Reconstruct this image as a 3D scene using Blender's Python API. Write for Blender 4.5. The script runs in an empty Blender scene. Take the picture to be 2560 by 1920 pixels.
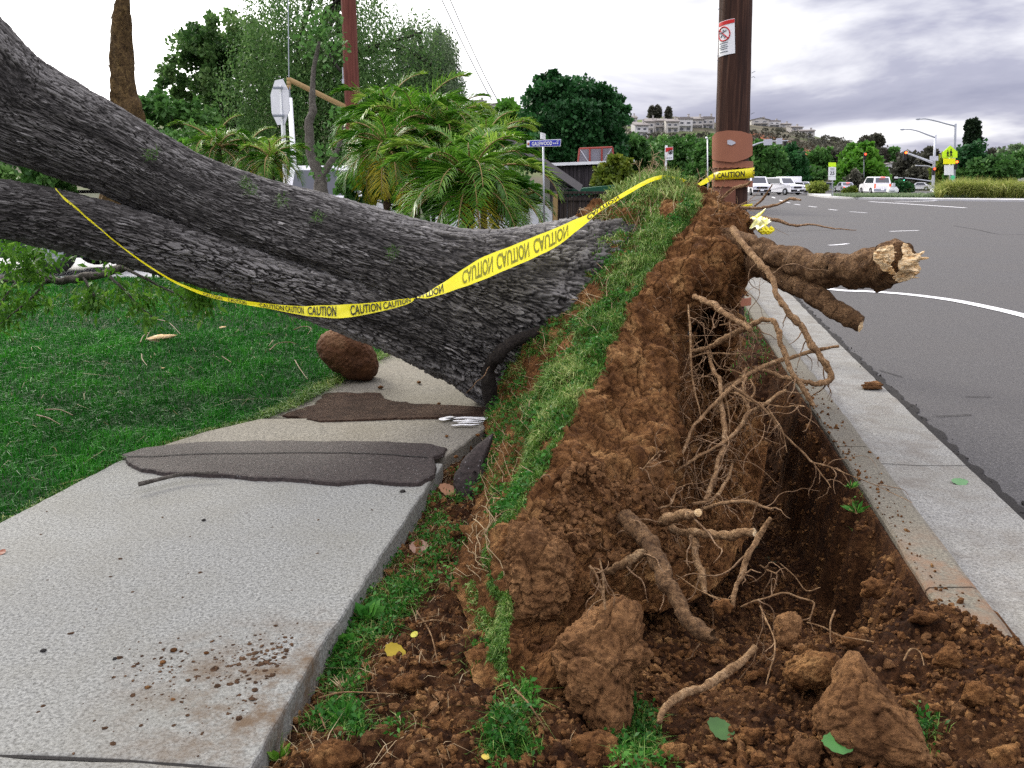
import bpy, bmesh, math, random
import numpy as np
from mathutils import Vector
SC = bpy.context.scene
COL = SC.collection
rng = np.random.default_rng(7)
random.seed(7)
# ---------------------------------------------------------------- camera
FPX, HOR, CAM_H = 2175.0, 455.0, 1.5
PITCH = math.atan((960 - HOR) / FPX)
cd = bpy.data.cameras.new("camera"); cam = bpy.data.objects.new("camera", cd); COL.objects.link(cam)
cam.location = (0, 0, CAM_H); cam.rotation_euler = (math.pi / 2 - PITCH, 0, 0)
cd.sensor_width = 36; cd.lens = 36 * FPX / 2560; cd.clip_start = .05; cd.clip_end = 3000
SC.camera = cam
# ---------------------------------------------------------------- light
SUN_AZ, SUN_EL = math.radians(-36), math.radians(30)      # azimuth measured from +Y towards +X
sdir = Vector((math.sin(SUN_AZ) * math.cos(SUN_EL), math.cos(SUN_AZ) * math.cos(SUN_EL), math.sin(SUN_EL)))
sl = bpy.data.lights.new("sun", 'SUN'); sun = bpy.data.objects.new("sun", sl); COL.objects.link(sun)
sl.energy = 1.9; sl.angle = math.radians(14); sl.color = (1, .94, .85)
sun.rotation_euler = sdir.to_track_quat('Z', 'Y').to_euler()
SC.view_settings.view_transform = 'Standard'; SC.view_settings.look = 'None'
SC.cycles.use_denoising = False; SC.cycles.sample_clamp_indirect = 4.0; SC.cycles.use_adaptive_sampling = False
SC.view_settings.exposure = 0.22; SC.view_settings.gamma = 1.0
W = bpy.data.worlds.new("World"); SC.world = W; W.use_nodes = True
nt = W.node_tree; nt.nodes.clear()
def wn(t, **k):
    n = nt.nodes.new(t)
    for a, b in k.items(): setattr(n, a, b)
    return n
def wl(a, b): nt.links.new(a, b)
def wmath(op, a, b=None, clamp=False):
    n = wn('ShaderNodeMath', operation=op); n.use_clamp = clamp
    for i, x in enumerate((a, b)):
        if x is None: continue
        if isinstance(x, (int, float)): n.inputs[i].default_value = x
        else: wl(x, n.inputs[i])
    return n.outputs[0]
sky = wn('ShaderNodeTexSky', sky_type='NISHITA', sun_disc=False, sun_elevation=SUN_EL, sun_rotation=SUN_AZ)
bg1 = wn('ShaderNodeBackground'); bg1.inputs[1].default_value = .10; wl(sky.outputs[0], bg1.inputs[0])
tc = wn('ShaderNodeTexCoord'); sx = wn('ShaderNodeSeparateXYZ'); wl(tc.outputs['Generated'], sx.inputs[0])
zz = wmath('MAXIMUM', sx.outputs[2], 0.0); den = wmath('ADD', zz, .20)
cx = wmath('DIVIDE', sx.outputs[0], den); cy = wmath('DIVIDE', sx.outputs[1], den)
cv = wn('ShaderNodeCombineXYZ'); wl(cx, cv.inputs[0]); wl(cy, cv.inputs[1])
ns = wn('ShaderNodeTexNoise'); ns.inputs['Scale'].default_value = .95; ns.inputs['Detail'].default_value = 7; ns.inputs['Roughness'].default_value = .55
ns.inputs['Distortion'].default_value = .35
mp = wn('ShaderNodeMapping'); mp.inputs['Location'].default_value = (4.4, 2.2, 6.3); mp.inputs['Scale'].default_value = (.8, .8, 1)
wl(cv.outputs[0], mp.inputs[0]); wl(mp.outputs[0], ns.inputs[0])
rp = wn('ShaderNodeValToRGB'); wl(ns.outputs[0], rp.inputs[0])
e = rp.color_ramp.elements
e[0].position = .40; e[0].color = (.32, .325, .45, 1); e[1].position = .63; e[1].color = (1.08, 1.07, 1.09, 1)
m = rp.color_ramp.elements.new(.50); m.color = (.46, .46, .58, 1)
# brightening around the veiled sun
dt = wn('ShaderNodeVectorMath', operation='DOT_PRODUCT'); wl(tc.outputs['Generated'], dt.inputs[0])
gl = Vector((math.sin(math.radians(-34)) * math.cos(math.radians(14)), math.cos(math.radians(-34)) * math.cos(math.radians(14)), math.sin(math.radians(14))))
dt.inputs[1].default_value = gl
mr = wn('ShaderNodeMapRange', interpolation_type='SMOOTHSTEP'); wl(dt.outputs['Value'], mr.inputs[0])
mr.inputs[1].default_value = .70; mr.inputs[2].default_value = 1.0; mr.inputs[3].default_value = 0; mr.inputs[4].default_value = 1
glow = wn('ShaderNodeMixRGB', blend_type='ADD'); glow.inputs[0].default_value = 1
gm = wn('ShaderNodeMixRGB', blend_type='MULTIPLY'); gm.inputs[0].default_value = 1
wl(mr.outputs[0], gm.inputs[1]); gm.inputs[2].default_value = (2.3, 2.25, 2.1, 1)
wl(rp.outputs[0], glow.inputs[1]); wl(gm.outputs[0], glow.inputs[2])
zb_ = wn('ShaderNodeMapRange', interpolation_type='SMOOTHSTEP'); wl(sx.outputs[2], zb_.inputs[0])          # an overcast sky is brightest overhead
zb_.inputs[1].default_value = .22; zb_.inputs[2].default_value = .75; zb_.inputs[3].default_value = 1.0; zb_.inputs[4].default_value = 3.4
rb_ = wn('ShaderNodeMapRange', interpolation_type='SMOOTHSTEP'); wl(sx.outputs[1], rb_.inputs[0])          # unseen sky behind the camera is raised as added fill light
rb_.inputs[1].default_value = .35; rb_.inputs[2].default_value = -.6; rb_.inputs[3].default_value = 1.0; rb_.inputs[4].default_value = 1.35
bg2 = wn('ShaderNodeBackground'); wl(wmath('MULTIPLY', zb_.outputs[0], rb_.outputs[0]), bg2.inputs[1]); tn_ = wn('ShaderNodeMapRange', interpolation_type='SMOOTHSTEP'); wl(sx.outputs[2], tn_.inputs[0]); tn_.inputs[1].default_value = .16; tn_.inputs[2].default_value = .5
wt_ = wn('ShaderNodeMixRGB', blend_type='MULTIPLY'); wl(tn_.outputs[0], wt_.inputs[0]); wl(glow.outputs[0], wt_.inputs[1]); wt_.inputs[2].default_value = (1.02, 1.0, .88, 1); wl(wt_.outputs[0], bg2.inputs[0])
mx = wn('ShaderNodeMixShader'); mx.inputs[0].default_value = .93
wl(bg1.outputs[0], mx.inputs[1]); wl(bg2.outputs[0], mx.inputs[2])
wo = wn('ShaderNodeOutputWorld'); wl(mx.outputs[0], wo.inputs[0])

# ---------------------------------------------------------------- picture-to-place helpers
K = 2560 / 2212.0
def ray(u, v):
    u = np.asarray(u, float) * K; v = np.asarray(v, float) * K
    x = (u - 1280) / FPX; y = -(v - 960) / FPX
    c, s = math.cos(PITCH), math.sin(PITCH)
    return np.stack([x, c + y * s, -s + y * c], -1)
def P(u, v, y):
    d = ray(u, v); t = np.asarray(y, float) / d[..., 1]
    return d * t[..., None] + np.array([0, 0, CAM_H])
def G(u, v, z=0.0):
    d = ray(u, v); t = (z - CAM_H) / d[..., 2]
    return d * np.asarray(t)[..., None] + np.array([0, 0, CAM_H])
def sstep(a, b, x):
    t = np.clip((np.asarray(x, float) - a) / (b - a), 0, 1); return t * t * (3 - 2 * t)
def gz(y): return -.15 + .42 * sstep(35, 86, y)          # road level
def GR(u, v, dz=0.0):                                     # pixel to road surface
    z = -.15
    for _ in range(40):
        p = G(u, v, z + dz); z = .5 * z + .5 * float(gz(p[1]))
    return p
def px(n, y): return n * K * y / FPX                      # overview pixels to metres at depth y

# ---------------------------------------------------------------- noise
def _h(ix, iy, iz, s):
    h = (ix.astype(np.int64) * 374761393 + iy.astype(np.int64) * 668265263 + iz.astype(np.int64) * 2147483647 + s * 974711) & 0xFFFFFFFF
    h = ((h ^ (h >> 13)) * 1274126177) & 0xFFFFFFFF
    h = ((h ^ (h >> 16)) * 2246822519) & 0xFFFFFFFF
    return ((h ^ (h >> 15)) & 0xFFFFFF) / float(0x1000000)
def vn(p, s=0):
    f = np.floor(p); i = f.astype(np.int64); t = p - f; t = t * t * t * (t * (t * 6 - 15) + 10)
    r = 0
    for dx in (0, 1):
        for dy in (0, 1):
            for dz in (0, 1):
                w = (t[:, 0] if dx else 1 - t[:, 0]) * (t[:, 1] if dy else 1 - t[:, 1]) * (t[:, 2] if dz else 1 - t[:, 2])
                r = r + w * _h(i[:, 0] + dx, i[:, 1] + dy, i[:, 2] + dz, s)
    return r * 2 - 1
def fbm(p, o=4, s=0, g=.5):
    r = 0; a = 1.0
    for k in range(o): r = r + a * vn(p * (2.03 ** k) + 17.3 * k, s + k); a *= g
    return r
def worley(p, s=0, jit=1.0):
    i = np.floor(p).astype(np.int64); f1 = np.full(len(p), 9.); f2 = f1.copy(); cid = np.zeros(len(p))
    for dx in (-1, 0, 1):
        for dy in (-1, 0, 1):
            for dz in (-1, 0, 1):
                c = i + np.array([dx, dy, dz])
                q = np.stack([_h(c[:, 0], c[:, 1], c[:, 2], s + k) for k in (1, 2, 3)], 1) * jit + .5 * (1 - jit)
                d = np.linalg.norm(c + q - p, axis=1)
                n = d < f1
                f2 = np.where(n, f1, np.minimum(f2, d)); f1 = np.where(n, d, f1)
                cid = np.where(n, _h(c[:, 0], c[:, 1], c[:, 2], s + 9), cid)
    return f1, f2, cid

# ---------------------------------------------------------------- objects
ORG = {}
def thing(name, label, cat, loc=(0, 0, 0), rotz=0.0, group=None):
    o = bpy.data.objects.new(name, None); COL.objects.link(o); o.empty_display_size = .2
    o.location = tuple(float(c) for c in loc); o.rotation_euler = (0, 0, rotz)
    o['label'] = label; o['category'] = cat
    if group: o['group'] = group
    ORG[o.name] = np.array(loc, float)
    return o
def tag(o, label, cat, group=None):
    o['label'] = label; o['category'] = cat
    if group: o['group'] = group
    return o
def obj(name, V, faces, mat, parent=None, smooth=True, local=False, attrs=None, kind=None, label=None):
    V = np.asarray(V, np.float32).reshape(-1, 3)
    org = ORG.get(parent.name) if parent is not None else None
    if org is not None and not local: V = (V - org).astype(np.float32)
    if isinstance(faces, np.ndarray): faces = [faces]
    me = bpy.data.meshes.new(name)
    groups = []
    for f in faces:
        if isinstance(f, np.ndarray): groups.append(f.astype(np.int32))
        else:
            d = {}
            for q in f: d.setdefault(len(q), []).append(q)
            for q in d.values(): groups.append(np.array(q, np.int32))
    nl = sum(g.size for g in groups); nf = sum(len(g) for g in groups)
    me.vertices.add(len(V)); me.vertices.foreach_set('co', V.ravel())
    me.loops.add(nl); me.polygons.add(nf)
    me.loops.foreach_set('vertex_index', np.concatenate([g.ravel() for g in groups]))
    tot = np.concatenate([np.full(len(g), g.shape[1], np.int32) for g in groups])
    st = np.concatenate([[0], np.cumsum(tot)[:-1]]).astype(np.int32)
    me.polygons.foreach_set('loop_start', st); me.polygons.foreach_set('loop_total', tot)
    me.polygons.foreach_set('use_smooth', np.full(nf, smooth, bool))
    for k, a in (attrs or {}).items():
        a = np.asarray(a, np.float32)
        at = me.attributes.new(k, 'FLOAT' if a.ndim == 1 else 'FLOAT_VECTOR', 'POINT')
        at.data.foreach_set('value' if a.ndim == 1 else 'vector', a.ravel())
    me.update(calc_edges=True); me.validate()
    me.materials.append(mat)
    o = bpy.data.objects.new(name, me); COL.objects.link(o)
    if parent is not None:
        o.parent = parent
        if org is not None: ORG[o.name] = org
        elif local: pass
    if kind: o['kind'] = kind
    if label: o['label'] = label
    return o
class MB:                                                 # collects pieces of ONE mesh
    def __init__(s): s.V = []; s.F = []; s.n = 0
    def add(s, V, F):
        V = np.asarray(V, float).reshape(-1, 3)
        for f in F: s.F.append(tuple(int(i) + s.n for i in f))
        s.V.append(V); s.n += len(V); return s
    def box(s, c, d, rz=0.0, bev=0.0):
        c = np.array(c, float); h = np.array(d, float) / 2
        if bev > 0:
            bm = bmesh.new(); bmesh.ops.create_cube(bm, size=1)
            for v in bm.verts: v.co = Vector((v.co.x * d[0], v.co.y * d[1], v.co.z * d[2]))
            bmesh.ops.bevel(bm, geom=bm.edges[:], offset=bev, segments=2, affect='EDGES')
            bm.verts.index_update()
            V = np.array([v.co[:] for v in bm.verts]); F = [[v.index for v in f.verts] for f in bm.faces]; bm.free()
        else:
            V = np.array([[x, y, z] for x in (-1, 1) for y in (-1, 1) for z in (-1, 1)]) * h
            F = [(0, 1, 3, 2), (4, 6, 7, 5), (0, 4, 5, 1), (2, 3, 7, 6), (0, 2, 6, 4), (1, 5, 7, 3)]
        if rz:
            a, b = math.cos(rz), math.sin(rz); V = V @ np.array([[a, b, 0], [-b, a, 0], [0, 0, 1]])
        return s.add(V + c, F)
    def tube(s, pts, r, n=10):
        V, F, _ = tube(pts, r, n); return s.add(V, F)
    def prism(s, poly, axis, a, b):                        # polygon extruded along an axis from a to b
        poly = np.asarray(poly, float); n = len(poly)
        def lift(t):
            q = np.zeros((n, 3)); o = [i for i in range(3) if i != axis]; q[:, o[0]] = poly[:, 0]; q[:, o[1]] = poly[:, 1]; q[:, axis] = t; return q
        V = np.concatenate([lift(a), lift(b)])
        F = [tuple(range(n))[::-1], tuple(range(n, 2 * n))] + [(i, (i + 1) % n, n + (i + 1) % n, n + i) for i in range(n)]
        return s.add(V, F)
    def build(s, name, mat, parent=None, smooth=False, local=False, **k):
        return obj(name, np.concatenate(s.V), [s.F], mat, parent, smooth, local, **k)
def catmull(pts, n):
    p = np.asarray(pts, float); p = np.vstack([2 * p[0] - p[1], p, 2 * p[-1] - p[-2]])
    m = len(p) - 3; t = np.linspace(0, m, n); i = np.minimum(t.astype(int), m - 1); f = (t - i)[:, None]
    a, b, c, d = p[i], p[i + 1], p[i + 2], p[i + 3]
    return .5 * (2 * b + (c - a) * f + (2 * a - 5 * b + 4 * c - d) * f ** 2 + (3 * b - 3 * c + d - a) * f ** 3)
def frames(pts):
    T = np.gradient(pts, axis=0); T /= np.linalg.norm(T, axis=1)[:, None] + 1e-9
    up = np.array([0, 0, 1.]) if abs(T[0, 2]) < .9 else np.array([1., 0, 0])
    N = np.zeros_like(T); n = up - T[0] * up.dot(T[0]); n /= np.linalg.norm(n)
    for i in range(len(T)):
        n = n - T[i] * n.dot(T[i]); n /= np.linalg.norm(n) + 1e-9; N[i] = n
    return T, N, np.cross(T, N)
def tube(pts, r, n=10, cap=True):
    pts = np.asarray(pts, float); m = len(pts); r = np.broadcast_to(np.asarray(r, float), (m,))
    T, N, B = frames(pts); a = np.linspace(0, 2 * math.pi, n, endpoint=False)
    V = pts[:, None, :] + r[:, None, None] * (N[:, None, :] * np.cos(a)[None, :, None] + B[:, None, :] * np.sin(a)[None, :, None])
    V = V.reshape(-1, 3)
    i = np.arange(m - 1)[:, None] * n; j = np.arange(n)[None, :]; k = (j + 1) % n
    F = np.stack([i + j, i + k, i + n + k, i + n + j], -1).reshape(-1, 4)
    F = [tuple(q) for q in F.tolist()]
    if cap: F += [tuple(range(n))[::-1], tuple(range((m - 1) * n, m * n))]
    return V, F, (T, N, B)
def gridF(m, n):
    i = np.arange(m - 1)[:, None]; j = np.arange(n - 1)[None, :]
    a = i * n + j
    return np.stack([a, a + 1, a + n + 1, a + n], -1).reshape(-1, 4)
def gridN(V, m, n):
    g = V.reshape(m, n, 3); N = np.cross(np.gradient(g, axis=1), np.gradient(g, axis=0)); N /= np.linalg.norm(N, axis=2)[..., None] + 1e-9
    return N.reshape(-1, 3)
_ico = {}
def ico(k):
    if k not in _ico:
        bm = bmesh.new(); bmesh.ops.create_icosphere(bm, subdivisions=k, radius=1); bm.verts.index_update()
        _ico[k] = (np.array([v.co[:] for v in bm.verts]), np.array([[v.index for v in f.verts] for f in bm.faces])); bm.free()
    return _ico[k]
def text(s, size=1.0, sx=1.0, bold=.022):
    c = bpy.data.curves.new('t', 'FONT'); c.body = s; c.offset = bold; c.size = size; c.align_x = 'CENTER'; c.align_y = 'CENTER'; c.resolution_u = 3
    o = bpy.data.objects.new('t', c); COL.objects.link(o)
    dg = bpy.context.evaluated_depsgraph_get(); me = o.evaluated_get(dg).to_mesh()
    V = np.array([v.co[:] for v in me.vertices]); F = [tuple(p.vertices) for p in me.polygons]
    o.evaluated_get(dg).to_mesh_clear(); bpy.data.objects.remove(o); bpy.data.curves.remove(c)
    V[:, 0] *= sx; return V, F
def leafquads(C, D, N, L, Wd, bend=0.0):
    """C base points, D direction, N side vector, L length, Wd half width: one diamond (two quads when bent) per leaf"""
    L = np.broadcast_to(L, (len(C),))[:, None]; Wd = np.broadcast_to(Wd, (len(C),))[:, None]
    V = np.stack([C, C + D * L * .5 + N * Wd, C + D * L + np.array([0, 0, -1]) * bend * L, C + D * L * .5 - N * Wd], 1).reshape(-1, 3)
    F = np.arange(len(C) * 4).reshape(-1, 4)
    return V, F
def runit(n):
    v = rng.normal(size=(n, 3)); return v / np.linalg.norm(v, axis=1)[:, None]
def perp(D):
    r = runit(len(D)); s = np.cross(D, r); return s / (np.linalg.norm(s, axis=1)[:, None] + 1e-9)
def inpoly(x, y, poly):
    poly = np.asarray(poly, float); r = np.zeros(len(x), bool); j = len(poly) - 1
    for i in range(len(poly)):
        xi, yi = poly[i]; xj, yj = poly[j]
        c = ((yi > y) != (yj > y)) & (x < (xj - xi) * (y - yi) / (yj - yi + 1e-12) + xi)
        r ^= c; j = i
    return r
def proj(Pw):                                             # world to overview pixels
    q = np.asarray(Pw, float) - np.array([0, 0, CAM_H]); c, s = math.cos(PITCH), math.sin(PITCH)
    d = q[:, 1] * c - q[:, 2] * s; up = q[:, 1] * s + q[:, 2] * c
    return np.stack([(1280 + FPX * q[:, 0] / d) / K, (960 - FPX * up / d) / K], 1)

# ---------------------------------------------------------------- materials
class NT:
    def __init__(s, name):
        s.m = bpy.data.materials.new(name); s.m.use_nodes = True; s.t = s.m.node_tree; s.t.nodes.clear()
        s.out = s.n('ShaderNodeOutputMaterial'); s.b = s.n('ShaderNodeBsdfPrincipled'); s.l(s.b.outputs[0], s.out.inputs[0])
        s.tc = s.n('ShaderNodeTexCoord')
    def n(s, t, **k):
        x = s.t.nodes.new(t)
        for a, b in k.items(): setattr(x, a, b)
        return x
    def l(s, a, b): s.t.links.new(a, b)
    def put(s, x, v):
        if isinstance(v, (int, float, tuple)): x.default_value = v if not isinstance(v, tuple) or len(v) != 3 or x.type == 'VECTOR' else (*v, 1)
        else: s.l(v, x)
    def vec(s, scale=(1, 1, 1), src=None, loc=(0, 0, 0)):
        m = s.n('ShaderNodeMapping'); m.inputs['Scale'].default_value = scale; m.inputs['Location'].default_value = loc
        s.l(src if src is not None else s.tc.outputs['Object'], m.inputs[0]); return m.outputs[0]
    def noise(s, scale, detail=4, rough=.55, vec=None, dist=0.0):
        x = s.n('ShaderNodeTexNoise'); x.inputs['Scale'].default_value = scale; x.inputs['Detail'].default_value = detail
        x.inputs['Roughness'].default_value = rough; x.inputs['Distortion'].default_value = dist
        s.l(vec if vec is not None else s.tc.outputs['Object'], x.inputs[0]); return x.outputs[0]
    def vor(s, scale, vec=None, feature='F1', out=0):
        x = s.n('ShaderNodeTexVoronoi', feature=feature); x.inputs['Scale'].default_value = scale
        s.l(vec if vec is not None else s.tc.outputs['Object'], x.inputs[0]); return x.outputs[out]
    def ramp(s, f, stops):
        x = s.n('ShaderNodeValToRGB'); s.l(f, x.inputs[0]); e = x.color_ramp.elements
        for i, (p, c) in enumerate(stops):
            q = e[i] if i < 2 else e.new(p)
            q.position = p; q.color = (*c, 1) if isinstance(c, tuple) else (c, c, c, 1)
        return x.outputs[0]
    def mix(s, f, a, b, mode='MIX'):
        x = s.n('ShaderNodeMixRGB', blend_type=mode); s.put(x.inputs[0], f); s.put(x.inputs[1], a); s.put(x.inputs[2], b); return x.outputs[0]
    def math(s, op, a, b=0.0, clamp=False):
        x = s.n('ShaderNodeMath', operation=op); x.use_clamp = clamp; s.put(x.inputs[0], a); s.put(x.inputs[1], b); return x.outputs[0]
    def attr(s, n, vec=False):
        x = s.n('ShaderNodeAttribute', attribute_name=n); return x.outputs['Vector' if vec else 'Fac']
    def bump(s, h, dist=.01, strength=1.0):
        x = s.n('ShaderNodeBump'); x.inputs['Distance'].default_value = dist; x.inputs['Strength'].default_value = strength
        s.l(h, x.inputs['Height']); s.l(x.outputs[0], s.b.inputs['Normal']); return x
    def fin(s, color=None, rough=.8, spec=.3, metal=0.0, **k):
        if color is not None: s.put(s.b.inputs['Base Color'], color)
        s.put(s.b.inputs['Roughness'], rough); s.b.inputs['Specular IOR Level'].default_value = spec; s.b.inputs['Metallic'].default_value = metal
        for a, b in k.items(): s.put(s.b.inputs[a.replace('_', ' ')], b)
        return s.m
def plain(name, c, rough=.6, spec=.3, metal=0.0, var=.12, scale=6.0, bump=0.0):
    t = NT(name); f = t.noise(scale, 5)
    col = t.mix(t.math('MULTIPLY', f, 1.0), tuple(x * (1 - var) for x in c), tuple(min(1, x * (1 + var)) for x in c))
    if bump: t.bump(f, bump)
    return t.fin(col, rough, spec, metal)
def emit(name, c, s):
    t = NT(name); return t.fin(c, .4, .3, Emission_Color=c, Emission_Strength=s)
def foliage(name, c1, c2, c3=None, trans=.3, rough=.55):
    t = NT(name); a = t.attr('tint')
    col = t.ramp(a, [(0, c1), (1, c2)] if c3 is None else [(0, c1), (1, c3), (.6, c2)])
    t.fin(col, rough, .25)
    tr = t.n('ShaderNodeBsdfTranslucent'); t.l(col, tr.inputs[0])
    mxx = t.n('ShaderNodeMixShader'); mxx.inputs[0].default_value = trans
    t.l(t.b.outputs[0], mxx.inputs[1]); t.l(tr.outputs[0], mxx.inputs[2]); t.l(mxx.outputs[0], t.out.inputs[0])
    return t.m
def mk_concrete(name, base, stain=None, dirt=0.0):
    t = NT(name); f = t.noise(85, 2, .8); g = t.noise(1.6, 5, .6); s2 = t.noise(48, 3, .8)
    c = t.ramp(f, [(.32, tuple(x * .42 for x in base)), (.68, tuple(min(1, x * 1.5) for x in base)), (.48, base)])
    c = t.mix(t.ramp(s2, [(.36, .6), (.48, 0)]), c, tuple(x * .5 for x in base))
    c = t.mix(t.ramp(g, [(.42, 0), (.75, .5)]), c, (base[0] * .78, base[1] * .73, base[2] * .62))
    if stain:                                              # earth trodden and washed on to the slab
        (sx, sy, sr), scol = stain
        d = t.n('ShaderNodeVectorMath', operation='DISTANCE'); t.l(t.tc.outputs['Object'], d.inputs[0]); d.inputs[1].default_value = (sx, sy, 0)
        w = t.math('SUBTRACT', 1.0, t.math('DIVIDE', d.outputs['Value'], sr), True)
        w = t.math('MULTIPLY', w, t.ramp(t.noise(7, 6, .7), [(.42, 0), (.66, 1)]), True)
        c = t.mix(t.math('MULTIPLY', w, 1.5, True), c, scol)
    if dirt:
        c = t.mix(t.ramp(t.noise(4.5, 6, .65), [(.45, 0), (.7, dirt)]), c, (.12, .10, .08))
    t.bump(t.math('ADD', f, s2), .004, .6)
    return t.fin(c, .88, .25)
M = {}
M['concrete'] = mk_concrete('concrete', (.215, .217, .203), ((-.70, 2.35, .60), (.115, .080, .050)))
M['concrete_far'] = mk_concrete('concrete_far', (.19, .176, .145))
M['kerb'] = mk_concrete('kerb_concrete', (.145, .134, .108), ((1.55, 2.9, .9), (.17, .10, .06)), .35)
M['gutter'] = mk_concrete('gutter_concrete', (.225, .222, .208), None, .6)
M['pale'] = mk_concrete('pale_concrete', (.48, .48, .49))
def mk_asphalt(name, base, patch, sc=70):
    t = NT(name); f = t.noise(sc, 4, .85); g = t.noise(.35, 6, .6); h = t.vor(sc * .65)
    c = t.ramp(f, [(.32, tuple(x * .22 for x in base)), (.72, tuple(x * 2.6 for x in base)), (.5, base)])
    c = t.mix(t.ramp(g, [(.4, 0), (.7, .55)]), c, patch)
    c = t.mix(t.ramp(h, [(.06, .5), (.14, 0)]), c, (.33, .32, .32))
    t.bump(f, .008, 1.0); return t.fin(c, t.ramp(g, [(.3, .62), (.7, .82)]), .35)
M['asphalt'] = mk_asphalt('asphalt', (.058, .055, .055), (.082, .077, .076))
M['patch'] = mk_asphalt('patch_asphalt', (.030, .022, .020), (.045, .033, .028), 48)
def mk_soil(name, a, b, c3, wet=.5):
    t = NT(name); f = t.noise(6, 8, .65); g = t.noise(45, 5, .7); k = t.noise(1.7, 4, .6)
    c = t.ramp(f, [(.33, a), (.68, c3), (.52, b)])
    c = t.mix(t.ramp(g, [(.36, .85), (.56, 0)]), c, tuple(x * .6 for x in a))
    c = t.mix(t.ramp(k, [(.5, 0), (.75, wet)]), c, tuple(x * .55 for x in a))
    c = t.mix(t.ramp(t.noise(190, 2, .8), [(.68, 0), (.76, .7)]), c, tuple(min(1, x * 2.0) for x in c3))
    t.bump(t.math('ADD', t.math('MULTIPLY', g, 1.6), t.math('ADD', t.noise(150, 4, .8), f)), .016, 1.0)
    return t.fin(c, .95, .12)
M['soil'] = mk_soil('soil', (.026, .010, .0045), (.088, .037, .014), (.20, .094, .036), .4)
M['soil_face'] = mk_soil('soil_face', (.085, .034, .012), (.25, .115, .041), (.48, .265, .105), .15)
M['clod'] = mk_soil('clod', (.13, .060, .025), (.27, .135, .056), (.40, .215, .095), .12)
def mk_bark(name, lo, mid, hi):
    t = NT(name); a = t.attr('crack'); v = t.attr('buv', True)
    st = t.noise(3.0, 7, .7, t.vec((2.2, 9, 1), v)); fine = t.noise(26, 5, .75, t.vec((1, 3, 1), v))
    h = t.math('ADD', t.math('MULTIPLY', a, .75), t.math('MULTIPLY', fine, .55))
    c = t.ramp(h, [(.30, lo), (1.02, hi), (.66, mid)])
    c = t.mix(t.math('MULTIPLY', t.ramp(st, [(.585, 0), (.65, .9)]), t.ramp(a, [(.5, 0), (.75, 1)])), c, tuple(x * 2.2 for x in hi))
    c = t.mix(t.ramp(t.noise(.8, 4, .6), [(.45, 0), (.7, .5)]), c, tuple(x * .6 for x in mid))
    t.bump(t.math('ADD', fine, t.math('MULTIPLY', a, .6)), .012, .9)
    return t.fin(c, .85, .3)
M['bark'] = mk_bark('bark', (.008, .007, .0065), (.080, .074, .069), (.22, .21, .20))
def mk_root(name, lo, mid, hi):
    t = NT(name); f = t.noise(18, 8, .75, dist=.8); g = t.noise(90, 5, .75)
    c = t.ramp(f, [(.34, lo), (.68, hi), (.52, mid)])
    c = t.mix(t.ramp(g, [(.38, .8), (.54, 0)]), c, tuple(x * .6 for x in lo))
    t.bump(t.math('ADD', t.math('MULTIPLY', f, 1.5), g), .016, 1.0); return t.fin(c, .88, .2)
M['root_thick'] = mk_root('thick_root_bark', (.06, .030, .014), (.19, .105, .048), (.34, .205, .105))
M['root'] = mk_root('root_bark', (.15, .080, .036), (.36, .215, .105), (.58, .40, .23))
M['root_hair'] = mk_root('root_hair', (.20, .11, .055), (.38, .235, .13), (.55, .38, .24))
def mk_cut(name):
    t = NT(name); v = t.vec((3, 3, 16)); f = t.noise(5, 7, .65, v, 1.0)
    c = t.ramp(f, [(.28, (.42, .20, .07)), (.66, (.90, .76, .52)), (.46, (.78, .54, .27))])
    t.bump(f, .02, 1); return t.fin(c, .7, .25)
M['cutwood'] = mk_cut('fresh_wood')
M['tape'] = None
t = NT('tape_yellow'); f = t.noise(9, 4)
col = t.mix(f, (.92, .82, .008), (1.0, .92, .03)); t.fin(col, .35, .5)
tr = t.n('ShaderNodeBsdfTranslucent'); t.l(col, tr.inputs[0]); ms = t.n('ShaderNodeMixShader'); ms.inputs[0].default_value = .35
t.l(t.b.outputs[0], ms.inputs[1]); t.l(tr.outputs[0], ms.inputs[2]); t.l(ms.outputs[0], t.out.inputs[0]); M['tape'] = t.m
M['ink'] = plain('tape_ink', (.012, .012, .010), .5)
M['ink_back'] = plain('ink_through_tape', (.20, .19, .012), .5)
M['white_paint'] = plain('white_paint', (.80, .80, .80), .6, var=.1, scale=30)
M['road_paint'] = plain('road_paint', (.72, .72, .74), .7, var=.18, scale=14)
M['white'] = plain('white_enamel', (.80, .81, .82), .35, .5)
M['black'] = plain('black_plastic', (.015, .015, .017), .5)
M['glass'] = plain('dark_glass', (.035, .04, .05), .08, .8)
M['tyre'] = plain('tyre_rubber', (.018, .018, .018), .85)
M['metal'] = plain('galvanised_metal', (.42, .44, .48), .45, .5, .35)
M['grey_metal'] = plain('grey_painted_metal', (.26, .28, .32), .5, .4)
M['alu'] = plain('sign_back_aluminium', (.50, .51, .56), .45, .5, .3)
M['red'] = plain('red_enamel', (.55, .02, .02), .4)
M['dullred'] = plain('weathered_red_paint', (.26, .045, .035), .6, var=.25)
M['lime'] = plain('fluorescent_lime', (.62, .95, .02), .5, var=.04)
M['yellow'] = plain('sign_yellow', (.92, .88, .01), .5, var=.04)
M['blue'] = plain('sign_blue', (.035, .045, .42), .4, var=.06)
M['redlamp'] = emit('red_lamp', (1, .05, .02), 5.0)
M['amberlamp'] = emit('orange_lamp', (1, .11, .015), 5.0)
M['greenlamp'] = emit('green_lamp', (.1, .9, .55), 2.0)
M['brakelamp'] = emit('brake_lamp', (1, .05, .02), 2.2)
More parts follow.
